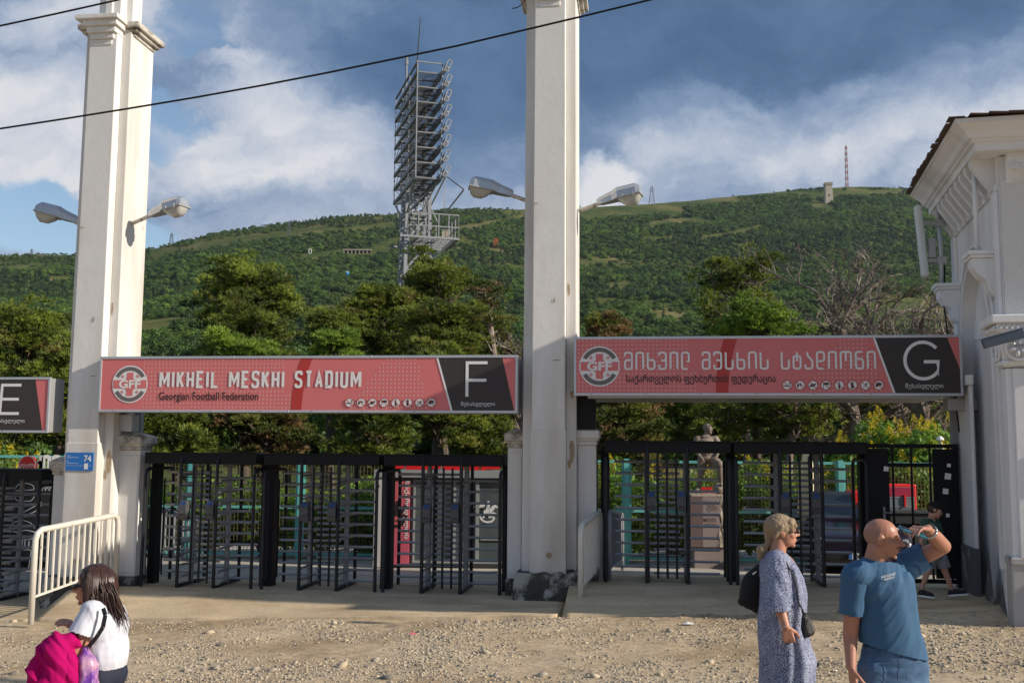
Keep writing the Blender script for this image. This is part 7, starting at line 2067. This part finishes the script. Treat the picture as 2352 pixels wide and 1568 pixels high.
# ---------------------------------------------------------------- woman in the long printed dress
DW = 7.3
W = lambda px, py, dz=0.0: WD(px, py, DW + dz)
base = W(1800, 1500); base.z = gz(base) + .01
WOM = person('blonde woman in a long navy and white printed dress, looking right', base)
o_ = WOM.location
hc = W(1797, 1222); s = .222; HP, P, fr = head_prims(hc, Vector((1, -.10, .02)), Vector((-.12, 0, 1)), s, nose=1.0)
nb = W(1785, 1274, 0); sh_ = W(1785, 1290, -.12); sh2 = W(1790, 1288, .16); elb = W(1789, 1390, -.20); wr = W(1805, 1438, -.27)
pel = W(1795, 1440, .02)
fw = frame((1, -.05, 0), (0, 0, 1))
kn = Vector((base.x + .04, base.y - .08, .45)); kn2 = Vector((base.x + .0, base.y + .1, .45))
body = HP + [C_(P(0, -.10, -.22), nb, .052, .056), C_(nb, W(1790, 1300, .02), .06, .10), ('e', W(1795, 1330, .02), (.16, .12, .18), fw), ('e', W(1800, 1400, .02), (.15, .13, .18), fw), ('e', pel, (.17, .14, .15), fw),
    C_(sh_, sh2, .055, .055), C_(sh_, elb, .05, .04), C_(elb, wr, .040, .026), C_(sh2, W(1800, 1390, .2), .05, .04), C_(W(1800, 1390, .2), W(1822, 1430, .2), .04, .026),
    C_(pel + Vector((0, -.08, 0)), kn, .09, .06), C_(kn, kn - Vector((.02, 0, .33)), .055, .04), C_(pel + Vector((0, .08, 0)), kn2, .09, .06), C_(kn2, kn2 - Vector((.0, 0, .33)), .055, .04)]
body += hand_prims(wr, Vector((.22, 0, -1)), Vector((.15, .95, .1)), .8, -1, .95)
body += hand_prims(W(1822, 1430, .2), Vector((.3, 0, -.9)), Vector((.6, -.75, .2)), .4, 1, .9)
blob('body', body, S_wom, WOM, vox=.0055, smooth=4)
face_bits(P, fr, s, WOM, M_lipw, brow=(.25, .18, .11))
M_blond = mat('blonde_hair', (.29, .205, .12), .55, var=.3, vscale=14, bump=.6, bscale=60)
blob('hair', [('e', P(0, -.10, .17), (.39 * s, .46 * s, .40 * s), fr), C_(P(0, -.40, .05), P(0, -.42, -.30), .16 * s, .10 * s), C_(P(0, -.46, -.38), P(0, -.66, -.52), .09 * s, .14 * s), C_(P(0, -.62, -.55), P(0, -.72, -.78), .14 * s, .06 * s),
              C_(P(.22, .22, .30), P(.26, .24, .06), .11 * s, .07 * s), C_(P(-.22, .22, .30), P(-.26, .24, .06), .11 * s, .07 * s), C_(P(-.15, .30, .36), P(-.12, .40, .18), .08 * s, .04 * s), C_(P(.12, .30, .36), P(.10, .40, .18), .08 * s, .04 * s), C_(P(.34, -.05, .2), P(.33, -.28, -.12), .07 * s, .06 * s)],
     M_blond, WOM, vox=.006, smooth=4, wr=.003, wscale=(50, 50, 6), seed=2, cuts=[(P(0, .28, .02), fr[1] * .6 - fr[2], .14)])
m = MB(); m.tube([P(.30, -.02, .03) - o_, P(.30, .30, .045) - o_, P(.22, .42, .04) - o_], .0022, 5)
for g in (-1, 1): m.sphere(P(g * .14, .44, .03) - o_, (.045 * s, .022 * s, .06 * s) if 0 else .07 * s, 10, 6)
gl = m.build('glasses', mat('glasses_brown', (.06, .03, .02), .15), WOM, smooth=True)
# dress with folds
M_dress = bpy.data.materials.new('printed_cloth'); M_dress.use_nodes = True
t = NT(M_dress.node_tree); bs = M_dress.node_tree.nodes['Principled BSDF']; bs.inputs['Roughness'].default_value = .8
co = t.n('ShaderNodeTexCoord').outputs['Object']
mp = t.n('ShaderNodeMapping'); mp.inputs['Scale'].default_value = (120, 120, 60); t.l(co, mp.inputs[0])
vo = t.n('ShaderNodeTexVoronoi', feature='DISTANCE_TO_EDGE'); vo.inputs['Scale'].default_value = 1.0; t.l(mp.outputs[0], vo.inputs['Vector'])
pat = t.ramp(vo.outputs['Distance'], [(.10, (.33, .36, .47)), (.20, (.018, .030, .088))])
big_ = t.noise(co, 7, 3, .5).outputs[0]; pat = t.mix(.45, pat, t.ramp(big_, [(.35, (.35, .4, .6)), (.65, (1.1, 1.1, 1.1))]), 'MULTIPLY')
t.l(pat, bs.inputs['Base Color'])
mm = lambda px: px / FPX * DW
rings = []
for (y, xl, xr, d) in ((1268, 1772, 1800, .13), (1282, 1757, 1812, .19), (1300, 1751, 1826, .21), (1325, 1750, 1838, .21), (1360, 1749, 1846, .21), (1395, 1747, 1845, .215), (1430, 1746, 1842, .22), (1470, 1746, 1852, .23), (1510, 1748, 1866, .24), (1550, 1750, 1864, .25), (1600, 1752, 1862, .26), (1660, 1754, 1864, .27), (1705, 1754, 1864, .27)):
    rings.append((W((xl + xr) / 2, y, .02), mm(xr - xl) / 2, d, 0.0))
dr = [('l', rings, 7, .075, .5), C_(sh_, sh_.lerp(elb, .2), .075, .08), C_(sh2, W(1800, 1330, .2), .07, .075)]
blob('sleeve', [C_(sh_ + Vector((0, 0, 0)), sh_.lerp(elb, .5), .078, .088), C_(sh_.lerp(elb, .4), elb + Vector((-.01, .0, -.02)), .085, .092)], M_dress, WOM, vox=.0085, smooth=4, wr=.007, wscale=(16, 16, 2.2), seed=2, cuts=[(W(1786, 1398, -.16), (.12, 0, -1), .2)])
blob('sleeve', [C_(sh2, W(1800, 1395, .2), .07, .085)], M_dress, WOM, vox=.0085, smooth=4, wr=.007, wscale=(16, 16, 2.2), seed=2, cuts=[(W(1800, 1398, .2), (0, 0, -1), .2)])
blob('dress', dr, M_dress, WOM, vox=.0085, smooth=4, wr=.009, wscale=(16, 16, 2.2), seed=6, cuts=[(W(1790, 1268, 0), (.35, 0, 1), .09), (W(1800, 1700, 0), (0, 0, -1), .6)])
m = MB(); m.tube([W(1799 + a, 1437 + b_, -.26 + c_) - o_ for a, b_, c_ in ((-3, 0, -.03), (4, 1, -.035), (10, -1, -.02), (10, -2, .02), (2, -1, .03), (-4, 0, .01), (-3, 0, -.03))], .003, 5); m.build('bracelet', M_galv, WOM)
for k_ in (kn, kn2):
    g0 = Vector((k_.x, k_.y, base.z + .04)); blob('shoe', [C_(g0, g0 + Vector((.16, 0, -.01)), .042, .035)], M_carblk, WOM, vox=.01, smooth=2)
M_leather = mat('black_leather', (.012, .012, .014), .35, bump=.6, bscale=70)
bg = thing('handbag', 'small black woven handbag on a strap at the printed dress', 'handbag', W(1852, 1432, -.12), 0)
ob = bg.location
blob('pouch', [C_(W(1848, 1415, -.14), W(1852, 1450, -.14), .028, .040), C_(W(1853, 1420, -.10), W(1859, 1448, -.10), .024, .036), C_(W(1846, 1413, -.12), W(1850, 1413, -.12), .02, .02)], M_leather, bg, vox=.006, smooth=3)
m = MB(); m.tube([W(1775, 1262, -.07) - ob, W(1792, 1272, -.14) - ob, W(1806, 1292, -.19) - ob, W(1822, 1322, -.21) - ob, W(1830, 1350, -.215) - ob, W(1834, 1382, -.21) - ob, W(1842, 1398, -.18) - ob, W(1848, 1412, -.13) - ob], .006, 6); m.build('strap', M_leather, bg)
bp = thing('backpack', 'black cloth sack hanging behind the woman in the printed dress', 'bag', W(1728, 1370, .22), 0)
M_blkcloth = mat('black_cloth', (.006, .006, .007), .9)
blob('sack', [C_(W(1748, 1310, .18), W(1735, 1340, .2), .05, .09), C_(W(1735, 1340, .2), W(1728, 1370, .2), .09, .09), C_(W(1725, 1372, .2), W(1706, 1380, .2), .07, .03), C_(W(1735, 1375, .2), W(1748, 1405, .2), .09, .03)], M_blkcloth, bp, vox=.009, smooth=3, wr=.006, seed=9)
m = MB(); m.tube([W(1775, 1262, .05) - bp.location, W(1762, 1270, .12) - bp.location, W(1752, 1300, .18) - bp.location], .014, 6); m.build('strap', M_blkcloth, bp)
m = MB(); m.bar(W(1729, 1318, .10) - bp.location, W(1737, 1312, .08) - bp.location, .008); m.build('white_tag', SWHITE, bp)

# ---------------------------------------------------------------- young woman with sunglasses
DG = 6.0
W = lambda px, py, dz=0.0: WD(px, py, DG + dz)
base = W(235, 1540); base.z = gz(base) + .01
GIR = person('dark haired young woman in white T-shirt and black sunglasses, facing left', base); o_ = GIR.location
hc = W(213, 1346); s = .213; HP, P, fr = head_prims(hc, Vector((-.97, -.12, -.06)), Vector((-.04, 0, 1)), s, nose=.9)
nb = W(226, 1390, .02); shn = W(214, 1406, -.10); shf = W(232, 1404, .16); elb = W(175, 1498, -.15); wr = W(158, 1492, .04); elf = W(205, 1470, .2); wrf = W(183, 1450, .10)
pel = W(238, 1545, .03); fw = frame((-1, -.15, 0), (0, 0, 1)); kn = Vector((base.x - .04, base.y - .08, .40)); kn2 = Vector((base.x, base.y + .09, .40))
body = HP + [C_(P(0, -.12, -.22), nb, .048, .05), C_(nb, W(232, 1418, .02), .055, .09), ('e', W(238, 1445, .02), (.14, .105, .16), fw), ('e', W(240, 1500, .02), (.13, .10, .15), fw), ('e', pel, (.125, .10, .11), fw),
    C_(shn, shf, .05, .05), C_(shn, elb, .045, .041), C_(elb, wr, .040, .025), C_(shf, elf, .042, .036), C_(elf, wrf, .035, .024),
    C_(pel + Vector((0, -.06, 0)), kn, .070, .05), C_(kn, kn - Vector((0, 0, .36)), .05, .036), C_(pel + Vector((0, .06, 0)), kn2, .070, .05), C_(kn2, kn2 - Vector((0, 0, .36)), .05, .036)]
body += hand_prims(wrf, Vector((-.6, -.25, .55)), Vector((-.5, .1, -.6)), .45, 1, .9) + hand_prims(wr, Vector((-.9, 0, -.2)), Vector((0, .3, -1)), .4, -1, .9)
blob('body', body, S_girl, GIR, vox=.0048, smooth=4)
face_bits(P, fr, s, GIR, M_lipw, eye=False)
M_glass = mat('sunglass_black', (.004, .004, .004), .12)
blob('sunglasses', [C_(P(-.17, .40, .055), P(.17, .40, .055), .062 * s, .062 * s), C_(P(-.15, .42, .035), P(-.06, .45, .035), .07 * s, .06 * s), C_(P(.15, .42, .035), P(.06, .45, .035), .07 * s, .06 * s), C_(P(-.30, .0, .07), P(-.23, .38, .065), .028 * s, .045 * s), C_(P(.30, .0, .07), P(.23, .38, .065), .028 * s, .045 * s)], M_glass, GIR, vox=.004, smooth=2)
# long hair: cap and many strands
M_brown = mat('dark_brown_hair', (.040, .017, .012), .42, var=.4, vscale=30, spec=.5)
rs = np.random.RandomState(9)
blob('hair', [('e', P(0, -.09, .15), (.38 * s, .47 * s, .42 * s), fr), C_(W(232, 1340, 0), W(240, 1395, .0), .088, .080), C_(W(240, 1385, .0), W(254, 1425, .02), .078, .050), C_(W(222, 1360, -.05), W(222, 1395, -.06), .045, .03), C_(P(.27, .16, .30), P(.30, .12, -.20), .08 * s, .08 * s), C_(P(-.27, .16, .30), P(-.30, .12, -.20), .08 * s, .08 * s)],
     M_brown, GIR, vox=.007, smooth=2, wr=.006, wscale=(34, 34, 3), seed=4, cuts=[(P(0, .20, .10), fr[1] - fr[2] * .2, .12)])
m = MB()
for i in range(620):
    a = rs.uniform(0, 1); b_ = rs.uniform(-1, 1)
    x0, y0 = 203 + 56 * a, 1325 + 20 * (a - .3) ** 2 + rs.uniform(0, 30); dz = b_ * .10 * (1 - .3 * a)
    x1, y1 = x0 + 6 + 10 * a, 1380 + rs.uniform(-6, 10); x2 = x1 + rs.uniform(0, 22) * (.4 + a); y2 = rs.uniform(1412, 1456) * (1 if a > .3 else .985)
    if a < .25: x2 = x1 + rs.uniform(-4, 8); y2 = rs.uniform(1390, 1412)
    rr = rs.uniform(.0015, .0035); f_ = 1.08
    m.tube([W(x0, y0, dz) - o_, W((x0 + x1) / 2 + 4, (y0 + y1) / 2, dz * f_ - .01) - o_, W(x1, y1, dz * f_) - o_, W((x1 + x2) / 2 + rs.uniform(-2, 3), (y1 + y2) / 2, dz) - o_, W(x2, y2, dz) - o_], [rr, rr * 1.4, rr * 1.4, rr, .0005], 3, caps=False)
for i in range(900):
    a = rs.uniform(-1.75, 1.75); dx = Vector((math.cos(a), math.sin(a), 0)); q = rs.uniform(.97, 1.09); bk = Vector((1, 0, 0)) * (.35 + .65 * max(0, math.cos(a)))
    c0 = hc + Vector((.012, 0, 0)); L = rs.uniform(.27, .40) * (.72 + .28 * max(0, math.cos(a)))
    pts = [c0 + dx * .018 + Vector((0, 0, .118)), c0 + dx * .068 * q + Vector((0, 0, .098)), c0 + dx * .098 * q + Vector((0, 0, .035)), c0 + dx * .104 * q + Vector((0, 0, -.05)), c0 + dx * .096 * q + bk * .018 + Vector((0, 0, -.13)),
           c0 + dx * .086 * q + bk * (.045 + rs.uniform(-.012, .012)) + Vector((0, 0, -.13 - L * .35)), c0 + dx * .07 * q + bk * (.07 + rs.uniform(-.03, .04)) + Vector((0, 0, -.13 - L * .75))]
    rr = rs.uniform(.0015, .0038); m.tube([p_ - o_ for p_ in pts], [rr * .6, rr, rr * 1.3, rr * 1.3, rr * 1.2, rr * .9, .0004], 3, caps=False)
m.build('hair_strands', M_brown, GIR, smooth=True)
M_wshirt = mat('white_cotton', (.62, .63, .70), .8, bump=.2, bscale=150)
st_ = [('e', W(240, 1440, .02), (.155, .125, .16), fw), ('e', W(243, 1492, .02), (.150, .122, .17), fw), C_(shn, shf, .062, .06), C_(shn, shn.lerp(elb, .12), .07, .07), C_(shf, shf.lerp(elf, .5), .06, .07), C_(W(226, 1398, .02), W(232, 1412, .02), .06, .08), C_(W(246, 1440, 0), W(246, 1505, 0), .075, .065)]
blob('t_shirt', st_, M_wshirt, GIR, vox=.007, smooth=3, wr=.007, wscale=(9, 9, 4), seed=8, dirn=R(20), cuts=[(W(224, 1392, .02), (-.3, 0, 1), .08), (W(240, 1532, .0), (.05, 0, -1), .3)])
blob('sleeve', [C_(shn + Vector((0, -.0, -.01)), shn.lerp(elb, .58), .072, .082)], M_wshirt, GIR, vox=.007, smooth=3, wr=.006, wscale=(9, 9, 4), seed=3, cuts=[(shn.lerp(elb, .56), elb - shn, .2)])
M_navy = mat('navy_denim', (.010, .014, .035), .8, var=.3, vscale=20)
blob('jeans', [('e', pel, (.142, .128, .115), fw), C_(pel + Vector((0, -.07, 0)), kn, .094, .065), C_(kn, kn - Vector((0, 0, .33)), .062, .055), C_(pel + Vector((0, .07, 0)), kn2, .094, .065), C_(kn2, kn2 - Vector((0, 0, .33)), .062, .055)], M_navy, GIR, vox=.009, smooth=3)
blob('blue_panel', [C_(W(248, 1540, .02), W(246, 1600, .02), .055, .07)], mat('bright_blue_cloth', (.02, .17, .62), .7), GIR, vox=.009, smooth=3)
for k_ in (kn, kn2):
    g0 = Vector((k_.x, k_.y, base.z + .04)); blob('shoe', [C_(g0, g0 + Vector((-.15, -.02, -.01)), .042, .034)], M_white, GIR, vox=.01, smooth=2)
JK = thing('jacket', 'bright magenta jacket carried over the arm of the young woman', 'jacket', W(130, 1530, -.2), 0)
M_mag = mat('magenta_cloth', (.40, .002, .11), .9, spec=.15, var=.1, vscale=8)
jk = [C_(W(160, 1480, -.16), W(140, 1478, -.2), .05, .055), C_(W(145, 1480, -.2), W(108, 1502, -.2), .055, .055), C_(W(108, 1502, -.2), W(88, 1545, -.2), .06, .05), C_(W(88, 1545, -.2), W(92, 1620, -.2), .05, .06), C_(W(130, 1500, -.22), W(128, 1610, -.22), .065, .085), C_(W(155, 1510, -.2), W(152, 1610, -.2), .05, .07), C_(W(165, 1512, -.18), W(168, 1600, -.18), .03, .05)]
blob('cloth', jk, M_mag, JK, vox=.007, smooth=3, wr=.026, wscale=(13, 5, 1.7), seed=15, dirn=R(35))
PB = thing('shoulder_bag', 'shiny purple patterned bag on a black strap beside the young woman', 'bag', W(198, 1530, -.16), 0); ob = PB.location
M_purp = mat('purple_satin', (.12, .015, .30), .28, var=.3, vscale=8, col2=(.55, .30, .42), c2amt=.55, c2scale=11, c2sharp=.12, spec=.8)
blob('pouch', [C_(W(198, 1490, -.17), W(200, 1520, -.18), .022, .045), C_(W(200, 1520, -.18), W(203, 1600, -.18), .048, .068), C_(W(187, 1510, -.15), W(182, 1600, -.15), .03, .05)], M_purp, PB, vox=.006, smooth=2, wr=.012, wscale=(16, 12, 5), seed=14)
m = MB(); m.bar(W(237, 1396, -.165) - ob, W(242, 1412, -.175) - ob, .022, .006, up=(0, 1, 0)); m.bar(W(242, 1412, -.175) - ob, W(236, 1440, -.185) - ob, .022, .006, up=(0, 1, 0)); m.bar(W(236, 1440, -.185) - ob, W(222, 1462, -.19) - ob, .022, .006, up=(0, 1, 0)); m.bar(W(222, 1462, -.19) - ob, W(203, 1485, -.185) - ob, .022, .006, up=(0, 1, 0)); m.build('strap', M_leather, PB)
m = MB(); m.tube([W(200 + 5 * math.cos(a), 1486 + 5 * math.sin(a), -.185) - ob for a in np.linspace(0, 2 * PI, 12)], .003, 5); m.build('buckle_ring', mat('brass', (.5, .35, .12), .3, .9), PB)

# ---------------------------------------------------------------- boy with a black cap
DB = 14.6
W = lambda px, py, dz=0.0: WD(px, py, DB + dz)
base = W(2150, 1366); 
BOY = person('boy in green T-shirt, grey shorts and black cap walking right', base); o_ = BOY.location
hc = W(2147, 1171.5); s = .215; HP, P, fr = head_prims(hc, Vector((.93, -.25, -.32)), Vector((.25, 0, 1)), s, nose=.8)
nb = W(2139, 1189, .02); shn = W(2124, 1200, -.10); shf = W(2151, 1199, .10); elb = W(2116, 1228, -.12); wr = W(2115, 1256, -.14); elf = W(2160, 1230, .1); wrf = W(2168, 1252, .0)
pel = W(2150, 1276, .03); fw = frame((.85, -.5, 0), (0, 0, 1)); k1, a1 = W(2129, 1315, 0), W(2117, 1352, .04); k2, a2 = W(2171, 1312, .0), W(2186, 1352, .0)
body = HP + [C_(P(0, -.12, -.22), nb, .04, .042), C_(nb, W(2140, 1205, .02), .045, .07), ('e', W(2143, 1225, .02), (.115, .085, .15), fw), ('e', pel, (.12, .09, .09), fw), C_(shn, shf, .04, .04), C_(shn, elb, .035, .028), C_(elb, wr, .028, .02), C_(shf, elf, .035, .028), C_(elf, wrf, .028, .02),
    C_(pel + Vector((-.06, 0, -.02)), k1, .07, .045), C_(k1, a1, .043, .028), C_(pel + Vector((.06, 0, -.02)), k2, .07, .045), C_(k2, a2, .043, .028)]
body += hand_prims(wr, (0, 0, -1), (1, 0, 0), .3, -1, .75) + hand_prims(wrf, (.3, 0, -1), (-1, 0, 0), .3, 1, .75)
blob('body', body, S_boy, BOY, vox=.0065, smooth=3)
face_bits(P, fr, s, BOY, M_lipw, brow=(.06, .03, .02))
blob('hair', [('e', P(0, -.08, .08), (.35 * s, .42 * s, .36 * s), fr)], M_brown, BOY, vox=.008, smooth=2, cuts=[(P(0, .12, 0), fr[1], .2), (P(0, 0, -.22), -fr[2], .2)])
blob('cap', [('e', P(0, -.06, .25), (.37 * s, .45 * s, .30 * s), fr), C_(P(-.12, .42, .24), P(.12, .42, .24), .08 * s, .08 * s), C_(P(-.08, .55, .16), P(.08, .55, .16), .06 * s, .06 * s), C_(P(-.1, .35, .22), P(.1, .35, .22), .1 * s, .1 * s)], M_blkcloth, BOY, vox=.008, smooth=2, cuts=[(P(0, -.1, .12), -fr[2] - fr[1] * .3, .12)])
M_green = mat('green_cotton', (.022, .085, .055), .85)
blob('t_shirt', [('e', W(2142, 1222, .02), (.135, .10, .16), fw), ('e', W(2146, 1250, .02), (.13, .10, .13), fw), C_(shn, shf, .052, .05), C_(shn, shn.lerp(elb, .7), .052, .055), C_(shf, shf.lerp(elf, .7), .05, .055), C_(W(2139, 1194, .02), W(2140, 1200, .02), .045, .07)], M_green, BOY, vox=.01, smooth=3, wr=.005, seed=4, cuts=[(shn.lerp(elb, .72), elb - shn, .1), (W(2148, 1272, .02), (0, 0, -1), .3)])
M_short = mat('grey_shorts', (.17, .18, .21), .85)
h1, h2 = pel + Vector((-.05, 0, 0)), pel + Vector((.06, 0, 0))
blob('shorts', [('e', pel, (.135, .105, .09), fw), C_(h1, pel.lerp(k1, .72) + Vector((-.02, 0, 0)), .085, .088), C_(h2, pel.lerp(k2, .72) + Vector((.02, 0, 0)), .085, .088)], M_short, BOY, vox=.01, smooth=3, cuts=[(W(2134, 1303, 0), (-.2, 0, -1), .16), (W(2168, 1303, 0), (.2, 0, -1), .16)])
for a, t_ in ((a1, W(2140, 1366, -.04)), (a2, W(2216, 1358, -.05))):
    g0 = Vector((a.x, a.y, a.z - .04)); g1 = Vector((t_.x, t_.y, t_.z + .0)); blob('shoe', [C_(g0, g1, .042, .032), C_(g0, g0 + Vector((-.02, 0, -.02)), .04, .038)], M_carblk, BOY, vox=.009, smooth=2)
    MB().bar(g0 + Vector((-.05, 0, -.045)) - o_, g1 + Vector((.04, 0, -.03)) - o_, .085, .022).build('shoe_sole', M_white, BOY, bevel=.008)

# ---------------------------------------------------------------- stone footballer
W = lambda px, py, dz=0.0: WD(px, py, STY + .32 + dz)
base = W(1625, 1131)
STA = thing('statue', 'brown stone statue of a footballer with one foot on a ball', 'statue', base, 0); o_ = STA.location
hc = W(1626, 986); s = .205; HP, P, fr = head_prims(hc, Vector((.80, -.6, -.05)), Vector((0, 0, 1)), s, nose=1.0)
shn = W(1602, 1009, -.02); shf = W(1643, 1009, .02); tf = frame((.25, -1, 0), (0, 0, 1))
kA, aA = W(1610, 1086, -.08), W(1605, 1121, 0); kB, aB = W(1652, 1066, -.28), W(1656, 1114, -.12); ball = W(1650, 1121.5, -.22)
st = HP + [C_(P(0, -.08, -.22), W(1622, 1004), .05, .055), ('e', W(1622, 1020), (.165, .11, .15), tf), ('e', W(1625, 1045), (.135, .10, .13), tf), C_(shn, shf, .065, .065), ('e', W(1625, 1055), (.14, .10, .09), tf),
     C_(shn, W(1597, 1032, -.02), .055, .045), C_(W(1597, 1032, -.02), W(1609, 1050, -.12), .042, .03), C_(W(1609, 1050, -.12), W(1614, 1056, -.18), .035, .03), C_(shf, W(1653, 1030, .02), .055, .045), C_(W(1653, 1030, .02), W(1647, 1044, -.10), .042, .03), C_(W(1647, 1044, -.10), W(1644, 1050, -.13), .033, .028),
     C_(W(1614, 1058), kA, .092, .068), C_(kA, aA, .058, .038), C_(kA + Vector((0, .03, -.05)), aA.lerp(kA, .5) + Vector((0, .03, 0)), .055, .045), C_(aA, W(1599, 1128, -.14), .042, .038), C_(W(1634, 1058), kB, .090, .07), C_(kB, aB, .06, .040), C_(aB, W(1657, 1113, -.30), .042, .034), C_(kB.lerp(aB, .3) + Vector((0, .03, 0)), kB.lerp(aB, .6) + Vector((0, .02, 0)), .055, .045)]
blob('figure', st, M_stat, STA, vox=.0075, smooth=3)
blob('shorts', [('e', W(1625, 1053), (.150, .115, .08), tf), C_(W(1614, 1056), W(1612, 1072, -.03), .105, .092), C_(W(1634, 1056), W(1646, 1062, -.17), .10, .088)], M_stat, STA, vox=.009, smooth=2, wr=.006, seed=3)
blob('shirt', [('e', W(1622, 1018), (.178, .122, .14), tf), ('e', W(1624, 1038), (.150, .112, .11), tf), C_(shn, W(1599, 1022), .072, .062), C_(shf, W(1649, 1021), .072, .062), C_(W(1616, 1003, -.06), W(1628, 1003, -.06), .035, .035)], M_stat, STA, vox=.009, smooth=2, wr=.006, seed=5, dirn=R(20))
blob('hair', [('e', P(0, -.06, .17), (.36 * s, .44 * s, .36 * s), fr), C_(P(-.15, .30, .38), P(.1, .34, .36), .10 * s, .10 * s)], M_stat, STA, vox=.008, smooth=2, wr=.006, wscale=(40, 40, 40), cuts=[(P(0, .20, .1), fr[1] - fr[2] * .6, .09)])
m = MB(); m.sphere(ball - o_, .105, 20, 14); m.build('ball', M_stat, STA, smooth=True)
# small litter and stones on the street
def litter(nm, label, cat, px, py, col, r_):
    p = WZ(px, py, .0); p = WZ(px, py, .04 * p.x + .03); rs = np.random.RandomState(int(px)); m = MB(); n = 7
    m.add([(r_ * (1 + .4 * rs.rand()) * math.cos(a), r_ * .7 * math.sin(a), .012 * rs.rand()) for a in np.linspace(0, 2 * PI, n, endpoint=False)] + [(0, 0, .03)], [(i, (i + 1) % n, n) for i in range(n)])
    o = m.build(nm, mat('litter_' + cat.replace(' ', '_'), col, .7)); o.location = p; tag(o, label, cat)
litter('crumpled_paper', 'white scrap of paper on the gravel before the woman', 'litter', 1580, 1432, (.7, .7, .72), .07)
litter('candy_wrapper', 'small pink wrapper on the gravel in the middle', 'wrapper', 948, 1456, (.6, .12, .18), .045)

# ================================================================ thin air haze over the valley
m = MB(); m.box(-3200, 3200, -300, 3700, -4, 760)
hz = m.build('haze', [], None) if False else None
me = bpy.data.meshes.new('haze'); me.from_pydata(m.v, [], m.f); hz = bpy.data.objects.new('haze', me); COL.objects.link(hz)
tag(hz, 'thin bluish air haze filling the valley up to the hill', 'haze', kind='stuff')
mh = bpy.data.materials.new('air_haze'); mh.use_nodes = True
nt = mh.node_tree; nt.nodes.remove(nt.nodes['Principled BSDF'])
pv = nt.nodes.new('ShaderNodeVolumePrincipled'); pv.inputs['Color'].default_value = (.72, .84, 1.0, 1); pv.inputs['Density'].default_value = .00003; pv.inputs['Anisotropy'].default_value = .2
nt.links.new(pv.outputs[0], nt.nodes['Material Output'].inputs['Volume']); me.materials.append(mh)
